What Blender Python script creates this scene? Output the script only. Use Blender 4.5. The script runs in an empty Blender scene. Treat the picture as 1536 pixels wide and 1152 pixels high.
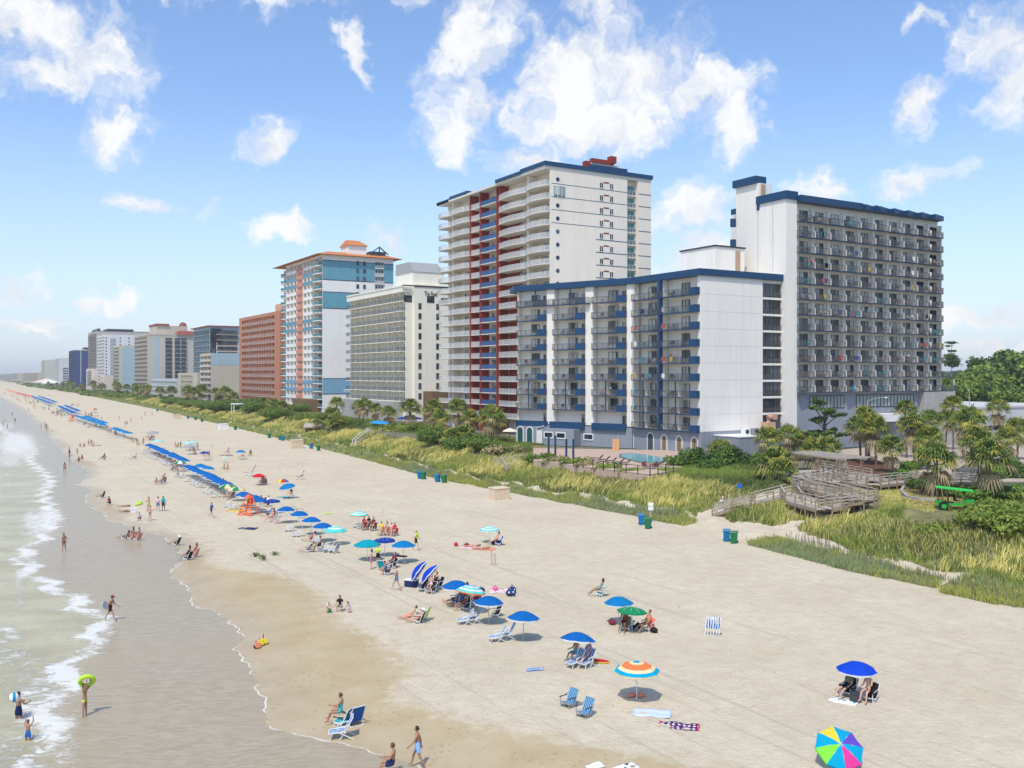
import bpy, math, random
import numpy as np
from mathutils import Vector, Matrix, Euler, noise as mnoise
R = math.radians
random.seed(11); rng = np.random.default_rng(5)
SC = bpy.context.scene
COL = SC.collection
H = 16.2; A0 = R(30.9); SA = math.sin(A0); CA = math.cos(A0); FPX = 1400.0; HY = 562.0

# ---------- where a spot of the place lies on the ground (surveyed from the camera's known height) ----------
def ray(px):
    u = (px-768)/FPX
    return SA+CA*u, CA-SA*u
def G(px, py, z=0.0):
    t = (H-z)*FPX/(py-HY); dx, dy = ray(px)
    return Vector((t*dx, t*dy, z))
def YX(px, X):
    dx, dy = ray(px); t = X/dx
    return t*dy
def XY(px, Y):
    dx, dy = ray(px); t = Y/dy
    return t*dx

def interp_y(pts):
    ys = np.array([p[1] for p in pts]); xs = np.array([p[0] for p in pts])
    o = np.argsort(ys)
    return ys[o], xs[o]
WLP = [(640,1152),(590,1137),(500,1107),(430,1098),(397,1087),(400,1065),(410,1052),(393,1035),(378,1010),(374,985),(352,974),(368,955),(360,938),(340,928),(320,915),
       (290,905),(285,877),(256,866),(268,848),(284,836),(248,804),(208,795),(187,784),(158,782),(164,773),(146,765),(128,748),(142,735),(119,727),(133,716),(133,704),(108,690),(92,672),(72,650),(52,630),(30,612),(4,598)]
_w = [G(a,b,-.15) for a,b in WLP]
WY, WX = interp_y([(p.x,p.y) for p in _w])
def wl(Y): return np.interp(Y, WY, WX)
SBP = [(70,1200),(80,1151),(86,1114),(101,1050),(112,1012),(142,975),(172,934),(120,895),(60,862),(44,840),(48,824),(74,806),(90,775),(72,742),(80,722),(76,712),(50,690),(52,672),(20,655),(2,640)]
_s = [G(a,b,-.15) for a,b in SBP]
SY, SX = interp_y([(p.x,p.y) for p in _s])
def sb(Y): return np.interp(Y, SY, SX)
DFP = [(1536,910),(1410,884),(1290,858),(1130,816),(1052,796),(960,776),(860,757),(740,735),(640,715),(520,682),(430,660),(350,641),(230,613),(160,599),(100,587),(50,578)]
_d = [G(a,b,0) for a,b in DFP]
DY, DX = interp_y([(p.x,p.y) for p in _d])
def df(Y): return np.interp(Y, DY, DX)
def sst(x, a, b):
    t = np.clip((x-a)/(b-a), 0, 1); return t*t*(3-2*t)
def h(X, Y):
    X = np.asarray(X, float); Y = np.asarray(Y, float)
    d = X-wl(Y)
    z = np.clip(0.03*(d-5), -1.4, 0)
    e = X-df(Y)
    z = z + sst(e, 0, 15)*2.9
    m = sst(e, -1, 3)*(1-sst(e, 14, 22))
    z = z + m*(0.22*np.sin(X*.8+Y*.33)*np.sin(Y*.41-X*.2)+.16*np.sin(X*1.7-Y*.9))
    b = sst(d, 3, 12)*(1-sst(e, -3, 0))
    z = z + b*(0.022*np.sin(X*.9+Y*.25)*np.sin(Y*.6)+.015*np.sin(X*2.1-Y*1.3))
    return z
def hz(x, y): return float(h(x, y))
def GT(px, py):
    z = 0.0
    for _ in range(14):
        p = G(px, py, z); z = .5*z+.5*hz(p.x, p.y)
    p = G(px, py, z); return Vector((p.x, p.y, hz(p.x, p.y)))

# ---------- mesh builder ----------
class Frame:
    def __init__(s, O, th): s.O = Vector((O[0], O[1])); s.c = math.cos(th); s.s = math.sin(th); s.th = th
    def P(s, u, y, z=0): return Vector((s.O.x+u*s.c-y*s.s, s.O.y+u*s.s+y*s.c, z))
    def at(s, px):
        dx, dy = ray(px)   # s along frame where the sight line crosses it
        det = s.c*(-dy)-s.s*(-dx)
        return (-s.O.x*(-dy)+s.O.y*(-dx))/det
class Mb:
    def __init__(s): s.v = []; s.f = []; s.m = []
    def quad(s, a, b, c, d, mi=0):
        n = len(s.v); s.v += [tuple(a), tuple(b), tuple(c), tuple(d)]; s.f.append((n, n+1, n+2, n+3)); s.m.append(mi)
    def hexa(s, p, mi=0):
        n = len(s.v); s.v += [tuple(q) for q in p]
        for q in ((0,3,2,1),(4,5,6,7),(0,1,5,4),(1,2,6,5),(2,3,7,6),(3,0,4,7)):
            s.f.append(tuple(n+i for i in q)); s.m.append(mi)
    def box(s, x0, x1, y0, y1, z0, z1, mi=0):
        s.hexa([(x0,y0,z0),(x1,y0,z0),(x1,y1,z0),(x0,y1,z0),(x0,y0,z1),(x1,y0,z1),(x1,y1,z1),(x0,y1,z1)], mi)
    def fbox(s, F, u0, u1, y0, y1, z0, z1, mi=0):
        s.hexa([F.P(u0,y0,z0),F.P(u1,y0,z0),F.P(u1,y1,z0),F.P(u0,y1,z0),F.P(u0,y0,z1),F.P(u1,y0,z1),F.P(u1,y1,z1),F.P(u0,y1,z1)], mi)
    def bar(s, a, b, w, t=None, mi=0):
        a = Vector(a); b = Vector(b); t = t or w; d = (b-a)
        if d.length < 1e-6: return
        d.normalize(); up = Vector((0,0,1)) if abs(d.z) < .95 else Vector((1,0,0))
        x = d.cross(up).normalized()*w/2; y = x.cross(d).normalized()*t/2
        s.hexa([a-x-y, a+x-y, a+x+y, a-x+y, b-x-y, b+x-y, b+x+y, b-x+y], mi)
    def tube(s, pts, rs, n=8, mi=0, cap=True):
        pts = [Vector(p) for p in pts]
        if not hasattr(rs, '__len__'): rs = [rs]*len(pts)
        base = len(s.v); k = len(pts)
        for i, p in enumerate(pts):
            d = (pts[min(i+1,k-1)]-pts[max(i-1,0)]).normalized()
            up = Vector((0,0,1)) if abs(d.z) < .9 else Vector((1,0,0))
            x = d.cross(up).normalized(); y = x.cross(d).normalized()
            for j in range(n):
                a = 2*math.pi*j/n; s.v.append(tuple(p+(x*math.cos(a)+y*math.sin(a))*rs[i]))
        for i in range(k-1):
            for j in range(n):
                s.f.append((base+i*n+j, base+i*n+(j+1)%n, base+(i+1)*n+(j+1)%n, base+(i+1)*n+j)); s.m.append(mi)
        if cap:
            s.f.append(tuple(base+j for j in range(n))[::-1]); s.m.append(mi)
            s.f.append(tuple(base+(k-1)*n+j for j in range(n))); s.m.append(mi)
    def ell(s, c, r, nu=10, nv=6, mi=0):
        b = len(s.v)
        for i in range(nv+1):
            t = math.pi*i/nv
            for j in range(nu):
                a = 2*math.pi*j/nu
                s.v.append((c[0]+r[0]*math.sin(t)*math.cos(a), c[1]+r[1]*math.sin(t)*math.sin(a), c[2]+r[2]*math.cos(t)))
        for i in range(nv):
            for j in range(nu):
                s.f.append((b+i*nu+j, b+(i+1)*nu+j, b+(i+1)*nu+(j+1)%nu, b+i*nu+(j+1)%nu)); s.m.append(mi)
    def prism(s, poly, z0, z1, mi=0, mtop=None):
        n = len(s.v); k = len(poly)
        s.v += [(p[0],p[1],z0) for p in poly]+[(p[0],p[1],z1) for p in poly]
        for i in range(k):
            s.f.append((n+i, n+(i+1)%k, n+k+(i+1)%k, n+k+i)); s.m.append(mi)
        s.f.append(tuple(n+i for i in range(k))[::-1]); s.m.append(mi)
        s.f.append(tuple(n+k+i for i in range(k))); s.m.append(mi if mtop is None else mtop)
    def mesh(s, name, mats, smooth=False):
        me = bpy.data.meshes.new(name); me.from_pydata(s.v, [], s.f)
        for m in mats: me.materials.append(m)
        me.polygons.foreach_set('material_index', s.m)
        if smooth: me.polygons.foreach_set('use_smooth', [True]*len(s.f))
        me.update(); return me
    def build(s, name, mats, parent=None, smooth=False, off=None):
        if off is not None:
            s.v = [(a-off[0], b-off[1], c-off[2]) for a, b, c in s.v]
        return link(s.mesh(name, mats if isinstance(mats, (list,tuple)) else [mats], smooth), name, parent)
def link(me, name, parent=None, loc=(0,0,0), rz=0, sc=None):
    o = bpy.data.objects.new(name, me); COL.objects.link(o); o.location = loc; o.rotation_euler = (0,0,rz)
    if sc is not None: o.scale = sc if hasattr(sc, '__len__') else (sc, sc, sc)
    if parent is not None: o.parent = parent
    return o
def tag(o, label, cat, group=None, kind=None):
    if label: o['label'] = label
    if cat: o['category'] = cat
    if group: o['group'] = group
    if kind: o['kind'] = kind
    return o
def thing(name, label, cat, loc=(0,0,0), rz=0, group=None):
    return tag(link(None, name, None, loc, rz), label, cat, group)
def struct(o): o['kind'] = 'structure'; return o
KIDS = {}
def kids(o):
    return KIDS.setdefault(o.name, [])
def adopt(o):   # remember the parts of a finished prototype
    KIDS[o.name] = [c for c in COL.objects if c.parent == o]
    for c in KIDS[o.name]: KIDS[c.name] = [d for d in COL.objects if d.parent == c]
def dup(root, loc, rz=0, label=None, group=None, sc=None, mats=None, rot=None, deep=True):
    r = root.copy(); COL.objects.link(r); r.location = loc; r.rotation_euler = rot or (0,0,rz)
    if label: r['label'] = label
    if group: r['group'] = group
    if sc is not None: r.scale = sc if hasattr(sc, '__len__') else (sc, sc, sc)
    made = [r]
    if deep:
        for ch in kids(root):
            c = ch.copy(); COL.objects.link(c); c.parent = r; made.append(c)
            for g in kids(ch):
                d = g.copy(); COL.objects.link(d); d.parent = c; made.append(d)
    if mats:
        for o in made: swap(o, mats)
    return r
def swap(o, mats):   # {source material name: other material}
    for sl in o.material_slots:
        m = sl.material
        if m is not None and m.name in mats:
            sl.link = 'OBJECT'; sl.material = mats[m.name]
def merged(me, tf, name, mats=None):
    n = len(me.vertices); co = np.empty(n*3); me.vertices.foreach_get('co', co); co = co.reshape(n, 3)
    lp = np.empty(len(me.loops), int); me.loops.foreach_get('vertex_index', lp)
    ls = np.empty(len(me.polygons), int); me.polygons.foreach_get('loop_start', ls)
    lt = np.empty(len(me.polygons), int); me.polygons.foreach_get('loop_total', lt)
    mi = np.empty(len(me.polygons), int); me.polygons.foreach_get('material_index', mi)
    V=[];L=[];S=[];T=[];I=[]
    for k, (loc, rz, sc) in enumerate(tf):
        c, s_ = math.cos(rz), math.sin(rz); q = co*np.array(sc)
        V.append(np.stack([q[:,0]*c-q[:,1]*s_+loc[0], q[:,0]*s_+q[:,1]*c+loc[1], q[:,2]+loc[2]], 1))
        L.append(lp+k*n); S.append(ls+k*len(lp)); T.append(lt); I.append(mi)
    return npmesh(name, np.concatenate(V), np.concatenate(L), np.concatenate(S), np.concatenate(T), np.concatenate(I), mats or list(me.materials))
def npmesh(name, V, L, S, T, I, mats, smooth=False):
    me = bpy.data.meshes.new(name)
    me.vertices.add(len(V)); me.vertices.foreach_set('co', np.asarray(V, np.float32).ravel())
    me.loops.add(len(L)); me.loops.foreach_set('vertex_index', np.asarray(L, np.int32))
    me.polygons.add(len(S)); me.polygons.foreach_set('loop_start', np.asarray(S, np.int32)); me.polygons.foreach_set('loop_total', np.asarray(T, np.int32))
    for m in mats: me.materials.append(m)
    if I is not None: me.polygons.foreach_set('material_index', np.asarray(I, np.int32))
    if smooth: me.polygons.foreach_set('use_smooth', np.ones(len(S), bool))
    me.update(calc_edges=True); me.validate(); return me
class Parts:   # repeated parts of one building: the nearest as objects of their own, any surplus as one
    def __init__(s, parent, name, mesh, subs=(), cap=96):
        s.p = parent; s.name = name; s.mesh = mesh; s.subs = subs; s.cap = cap; s.t = []
    def add(s, loc, rz=0, sc=(1,1,1), mats=None):
        o = s.p.location; s.t.append(((loc[0]-o.x, loc[1]-o.y, loc[2]-o.z), rz, sc, mats))
    def done(s):
        o = s.p.location
        s.t.sort(key=lambda q: (q[0][0]+o.x)**2+(q[0][1]+o.y)**2+(q[0][2]+o.z-H)**2)
        for loc, rz, sc, mats in s.t[:s.cap]:
            b = link(s.mesh, s.name, s.p, loc, rz, sc)
            if mats: swap(b, mats)
            for nm, me in s.subs:
                q = link(me, nm, b)
                if mats: swap(q, mats)
        rest = [q[:3] for q in s.t[s.cap:]]
        if rest:
            b = link(merged(s.mesh, rest, s.name), s.name, s.p); b['kind'] = 'stuff'
            for nm, me in s.subs:
                q = link(merged(me, rest, nm), nm, b); q['kind'] = 'stuff'

# ---------- materials ----------
MATS = {}
def mat(name, col, rough=.6, spec=.3, nz=None, bump=None, metal=0, var=0, trans=0, coord='Object', emit=None, stretch=None):
    """nz=(scale, amount) mottling of the surface's own colour; bump=(scale, strength); var = per-object colour variation"""
    m = bpy.data.materials.new(name); m.use_nodes = True; nt = m.node_tree; N = nt.nodes; Lk = nt.links
    b = N['Principled BSDF']; b.inputs['Roughness'].default_value = rough; b.inputs['Specular IOR Level'].default_value = spec
    b.inputs['Metallic'].default_value = metal
    b.inputs['Base Color'].default_value = (*col, 1)
    src = None
    if nz or bump:
        tc = N.new('ShaderNodeTexCoord'); mp = N.new('ShaderNodeMapping'); Lk.new(tc.outputs[coord], mp.inputs[0])
        if stretch: mp.inputs['Scale'].default_value = stretch
    if nz:
        n = N.new('ShaderNodeTexNoise'); n.inputs['Scale'].default_value = nz[0]; n.inputs['Detail'].default_value = 5; n.inputs['Roughness'].default_value = .65
        Lk.new(mp.outputs[0], n.inputs['Vector'])
        mr = N.new('ShaderNodeMapRange'); mr.inputs[1].default_value = .3; mr.inputs[2].default_value = .7
        mr.inputs[3].default_value = 1-nz[1]; mr.inputs[4].default_value = 1+nz[1]*.6; Lk.new(n.outputs['Fac'], mr.inputs[0])
        vm = N.new('ShaderNodeVectorMath'); vm.operation = 'SCALE'; vm.inputs[0].default_value = col; Lk.new(mr.outputs[0], vm.inputs['Scale'])
        src = vm.outputs[0]; Lk.new(src, b.inputs['Base Color'])
    if var:
        oi = N.new('ShaderNodeObjectInfo'); mr = N.new('ShaderNodeMapRange'); mr.inputs[3].default_value = 1-var; mr.inputs[4].default_value = 1+var
        Lk.new(oi.outputs['Random'], mr.inputs[0]); vm = N.new('ShaderNodeVectorMath'); vm.operation = 'SCALE'
        vm.inputs[0].default_value = col
        if src: Lk.new(src, vm.inputs[0])
        Lk.new(mr.outputs[0], vm.inputs['Scale']); Lk.new(vm.outputs[0], b.inputs['Base Color'])
    if bump:
        n = N.new('ShaderNodeTexNoise'); n.inputs['Scale'].default_value = bump[0]; n.inputs['Detail'].default_value = 6
        Lk.new(mp.outputs[0], n.inputs['Vector']); bp = N.new('ShaderNodeBump'); bp.inputs['Strength'].default_value = bump[1]; bp.inputs['Distance'].default_value = .05
        Lk.new(n.outputs['Fac'], bp.inputs['Height']); Lk.new(bp.outputs[0], b.inputs['Normal'])
    if trans:
        tb = N.new('ShaderNodeBsdfTranslucent'); tb.inputs[0].default_value = (*[min(1, c*1.2) for c in col], 1)
        mx = N.new('ShaderNodeMixShader'); mx.inputs[0].default_value = trans; out = N['Material Output']
        Lk.new(b.outputs[0], mx.inputs[1]); Lk.new(tb.outputs[0], mx.inputs[2]); Lk.new(mx.outputs[0], out.inputs[0])
    if emit:
        b.inputs['Emission Color'].default_value = (*col, 1); b.inputs['Emission Strength'].default_value = emit
    MATS[name] = m; return m
def see_through(name, col, alpha, rough=.3, bars=None):
    m = mat(name, col, rough); nt = m.node_tree; b = nt.nodes['Principled BSDF']; b.inputs['Alpha'].default_value = alpha
    return m
# ---------- camera, sun, sky ----------
cd = bpy.data.cameras.new('camera'); cam = bpy.data.objects.new('camera', cd); COL.objects.link(cam)
cam.location = (0,0,H); cam.rotation_euler = (R(90), 0, -A0)
cd.sensor_width = 36; cd.lens = 36*FPX/1536; cd.shift_y = -14/1536; cd.clip_end = 30000; cd.clip_start = .5
SC.camera = cam
sd = Vector((-.75, -.66, 0)).normalized(); EL = R(58)
S = Vector((sd.x*math.cos(EL), sd.y*math.cos(EL), math.sin(EL)))
sl = bpy.data.lights.new('sun', 'SUN'); sl.energy = 3.1; sl.angle = R(1.5); sl.color = (1, .93, .80)
so = bpy.data.objects.new('sun', sl); COL.objects.link(so); so.rotation_euler = S.to_track_quat('Z', 'Y').to_euler(); so.location = (0,0,200)
SC.view_settings.view_transform = 'Standard'; SC.view_settings.look = 'None'; SC.view_settings.exposure = 0.13; SC.view_settings.gamma = 1
W = bpy.data.worlds.new('World'); SC.world = W; W.cycles.sampling_method = 'MANUAL'; W.cycles.sample_map_resolution = 256; W.use_nodes = True
nt = W.node_tree; N = nt.nodes; Lk = nt.links; N.clear()
out = N.new('ShaderNodeOutputWorld'); bg = N.new('ShaderNodeBackground'); Lk.new(bg.outputs[0], out.inputs[0])
sky = N.new('ShaderNodeTexSky'); sky.sky_type = 'NISHITA'; sky.sun_disc = False; sky.sun_elevation = EL
sky.sun_rotation = math.atan2(sd.x, sd.y); sky.air_density = 1.0; sky.dust_density = 1.2; sky.ozone_density = 1.5
bg.inputs[1].default_value = .132
def math_(op, a, b=None, c=None, clamp=False):
    n = N.new('ShaderNodeMath'); n.operation = op; n.use_clamp = clamp
    for i, v in enumerate((a, b, c)):
        if v is None: continue
        if isinstance(v, (int, float)): n.inputs[i].default_value = v
        else: Lk.new(v, n.inputs[i])
    return n.outputs[0]
tc = N.new('ShaderNodeTexCoord'); sx = N.new('ShaderNodeSeparateXYZ'); Lk.new(tc.outputs['Generated'], sx.inputs[0])
az = math_('ARCTAN2', sx.outputs[0], sx.outputs[1]); el = math_('ARCSINE', sx.outputs[2])
cb = N.new('ShaderNodeCombineXYZ'); Lk.new(az, cb.inputs[0]); Lk.new(el, cb.inputs[1])
n1 = N.new('ShaderNodeTexNoise'); n1.noise_dimensions = '2D'; n1.inputs['Scale'].default_value = 9; n1.inputs['Detail'].default_value = 3; n1.inputs['Roughness'].default_value = .62; Lk.new(cb.outputs[0], n1.inputs['Vector'])
n2 = N.new('ShaderNodeTexNoise'); n2.noise_dimensions = '2D'; n2.inputs['Scale'].default_value = 28; n2.inputs['Detail'].default_value = 3; n2.inputs['Roughness'].default_value = .6; Lk.new(cb.outputs[0], n2.inputs['Vector'])
vs = N.new('ShaderNodeVectorMath'); vs.operation = 'SUBTRACT'; Lk.new(n2.outputs['Color'], vs.inputs[0]); vs.inputs[1].default_value = (.5,.5,.5)
vsc = N.new('ShaderNodeVectorMath'); vsc.operation = 'SCALE'; vsc.inputs['Scale'].default_value = .045; Lk.new(vs.outputs[0], vsc.inputs[0])
vs1 = N.new('ShaderNodeVectorMath'); vs1.operation = 'SUBTRACT'; Lk.new(n1.outputs['Color'], vs1.inputs[0]); vs1.inputs[1].default_value = (.5,.5,.5)
vs1c = N.new('ShaderNodeVectorMath'); vs1c.operation = 'SCALE'; vs1c.inputs['Scale'].default_value = .06; Lk.new(vs1.outputs[0], vs1c.inputs[0])
va = N.new('ShaderNodeVectorMath'); Lk.new(cb.outputs[0], va.inputs[0]); Lk.new(vsc.outputs[0], va.inputs[1])
vb = N.new('ShaderNodeVectorMath'); Lk.new(va.outputs[0], vb.inputs[0]); Lk.new(vs1c.outputs[0], vb.inputs[1])
# banks of cloud: centre and half-size in the survey units, then turned to azimuth and elevation
CLOUDS = [(20,30,200,70),(120,80,110,80),(60,110,110,50),(170,200,72,42),(400,208,52,46),(530,80,24,40),(240,315,90,22),(447,345,46,24),(585,350,44,30),
 (700,60,75,80),(730,150,80,60),(690,200,70,40),(860,100,120,75),(950,110,140,80),(1040,140,110,60),(900,190,170,50),(1090,190,60,45),(800,240,80,32),(870,15,70,30),
 (1040,330,80,60),(1050,380,90,45),(1250,275,55,32),(1385,275,65,34),(1385,145,54,42),(1500,60,110,60),(1520,120,70,60),(1385,40,28,18),
 (20,425,60,36),(85,478,34,18),(150,452,60,20),(40,500,90,12),(1480,470,120,26),(300,-60,400,60),(1300,-80,300,50),(1500,520,150,16),(700,505,200,14)]
acc = None
for (px, py, rx, ry) in CLOUDS:
    u = (px-768)/FPX; v = (HY-py)/FPX; a_ = A0+math.atan(u); e_ = math.atan(v/math.sqrt(1+u*u))
    k = math.cos(math.atan(u)); ra = rx/FPX*k*k; re = ry/FPX*k
    q = N.new('ShaderNodeMapping'); q.vector_type = 'TEXTURE'; Lk.new(vb.outputs[0], q.inputs[0]); q.inputs['Location'].default_value = (a_, e_, 0); q.inputs['Scale'].default_value = (ra, re, 1)
    l = N.new('ShaderNodeVectorMath'); l.operation = 'LENGTH'; Lk.new(q.outputs[0], l.inputs[0])
    acc = l.outputs['Value'] if acc is None else math_('MINIMUM', acc, l.outputs['Value'])
acc = math_('SUBTRACT', 1.10, acc)
n3 = N.new('ShaderNodeTexNoise'); n3.noise_dimensions = '2D'; n3.inputs['Scale'].default_value = 16; n3.inputs['Detail'].default_value = 8; n3.inputs['Roughness'].default_value = .6; Lk.new(vb.outputs[0], n3.inputs['Vector'])
dn = math_('ADD', acc, math_('MULTIPLY', math_('SUBTRACT', n3.outputs['Fac'], .52), 2.3))
mk = N.new('ShaderNodeMapRange'); mk.interpolation_type = 'SMOOTHSTEP'; mk.inputs[1].default_value = -.08; mk.inputs[2].default_value = .95; Lk.new(dn, mk.inputs[0])
# thin veil towards the horizon
veil = N.new('ShaderNodeMapRange'); veil.interpolation_type = 'SMOOTHSTEP'; veil.inputs[1].default_value = .30; veil.inputs[2].default_value = -.02; veil.inputs[3].default_value = 0; veil.inputs[4].default_value = .62; Lk.new(el, veil.inputs[0])
tint = N.new('ShaderNodeMix'); tint.data_type = 'RGBA'; tint.blend_type = 'MULTIPLY'; tint.inputs[0].default_value = 1; Lk.new(sky.outputs[0], tint.inputs[6]); tint.inputs[7].default_value = (1.16, 1.29, 1.48, 1)
mv = N.new('ShaderNodeMix'); mv.data_type = 'RGBA'; Lk.new(veil.outputs[0], mv.inputs[0]); Lk.new(tint.outputs[2], mv.inputs[6]); mv.inputs[7].default_value = (5.6, 6.4, 7.3, 1)
cc = N.new('ShaderNodeMix'); cc.data_type = 'RGBA'; ccf = N.new('ShaderNodeMapRange'); ccf.inputs[1].default_value = .25; ccf.inputs[2].default_value = .62; Lk.new(n3.outputs['Fac'], ccf.inputs[0]); Lk.new(ccf.outputs[0], cc.inputs[0]); cc.inputs[6].default_value = (5.0,5.3,5.9,1); cc.inputs[7].default_value = (7.1,7.1,7.1,1)
cm = N.new('ShaderNodeMix'); cm.data_type = 'RGBA'; Lk.new(math_('MULTIPLY', mk.outputs[0], .95), cm.inputs[0]); Lk.new(mv.outputs[2], cm.inputs[6]); Lk.new(cc.outputs[2], cm.inputs[7])
Lk.new(cm.outputs[2], bg.inputs[0])

# ---------- ground ----------
def grow(a, b, d0, g, lim=400):
    o = [a]; d = d0
    while o[-1] < b: o.append(o[-1]+d); d = min(d*g, lim)
    return o
def gridmesh(name, V, nx, ny, mats, smooth=True, flip=False):
    i = np.arange(ny-1)[:,None]*nx+np.arange(nx-1)[None,:]
    q = np.stack([i, i+1, i+nx+1, i+nx], -1).reshape(-1, 4)
    return npmesh(name, V, q.ravel(), np.arange(len(q))*4, np.full(len(q), 4), None, mats, smooth)
def attr(me, name, val):
    a = me.attributes.new(name, 'FLOAT', 'POINT'); a.data.foreach_set('value', np.asarray(val, np.float32).ravel())
def inpoly(X, Y, poly):
    ins = np.zeros(X.shape, bool); k = len(poly)
    for i in range(k):
        x0, y0 = poly[i][:2]; x1, y1 = poly[(i+1)%k][:2]
        if y0 == y1: continue
        c = ((y0 > Y) != (y1 > Y)) & (X < (x1-x0)*(Y-y0)/(y1-y0)+x0); ins ^= c
    return ins
def wpoly(pts): return [tuple(GT(*p)) for p in pts]
STRIP_A = wpoly([(1118,812),(1150,802),(1250,825),(1340,848),(1412,868),(1405,882),(1290,861),(1190,835),(1125,818)])
STRIP_B = wpoly([(1412,880),(1450,862),(1536,880),(1700,925),(1700,960),(1536,912),(1490,906),(1412,890)])
MAIN_R = wpoly([(1192,793),(1222,778),(1275,768),(1330,762),(1400,765),(1480,765),(1620,760),(1720,930),(1536,886),(1440,858),(1340,840),(1270,823)])
ISLE = wpoly([(1083,772),(1092,760),(1150,756),(1228,766),(1218,782),(1150,788),(1095,783)])
DEAD = wpoly([(1235,770),(1310,757),(1300,738),(1370,735),(1400,750),(1400,768),(1330,768),(1275,770)])
BWZ = wpoly([(1228,768),(1245,790),(1330,768),(1330,735),(1275,720),(1240,690),(1160,690),(1170,740),(1225,750)])
TERP = wpoly([(795,692),(905,706),(975,714),(1014,708),(1045,688),(1052,670),(795,668)])
def veg(X, Y):
    e = X-df(Y); m = np.zeros(X.shape)
    left = (Y > 76) & (e > .1) & (e < 30)
    gap = (e > 3.2) & (e < 4.3) & (Y < 600)
    wig = np.sin(Y*1.3)*.3+np.sin(Y*.37)*.5
    m[left & ~((e+wig > 3.3) & (e+wig < 4.2))] = 1
    # the sandy way up to the boardwalk
    pa = wpoly([(1040,800),(1045,772),(1072,762),(1082,766),(1090,786),(1070,800)])
    m[inpoly(X, Y, pa)] = 0
    for P in (STRIP_A, STRIP_B, MAIN_R, ISLE, DEAD, BWZ): m[inpoly(X, Y, P)] = 1
    m[(Y < 76) & (e > 19)] = 1
    return m
xs = grow(-3, 100, .45, 1.0)+grow(100.5, 6000, 1.5, 1.12)[0:]
xs = [-4000,-1500,-600,-250,-120,-60,-30,-15,-8]+xs
ys = [-2500,-1200,-500,-150,-40,0,10]+grow(18, 150, .5, 1.0)+grow(150.6, 900, .8, 1.02, 12)+grow(915, 6500, 20, 1.2, 1500)
Xg, Yg = np.meshgrid(np.array(xs), np.array(ys)); Zg = h(Xg, Yg)
Zg[(Xg < -30)] = -1.4
sand = bpy.data.materials.new('sand'); sand.use_nodes = True
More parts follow.
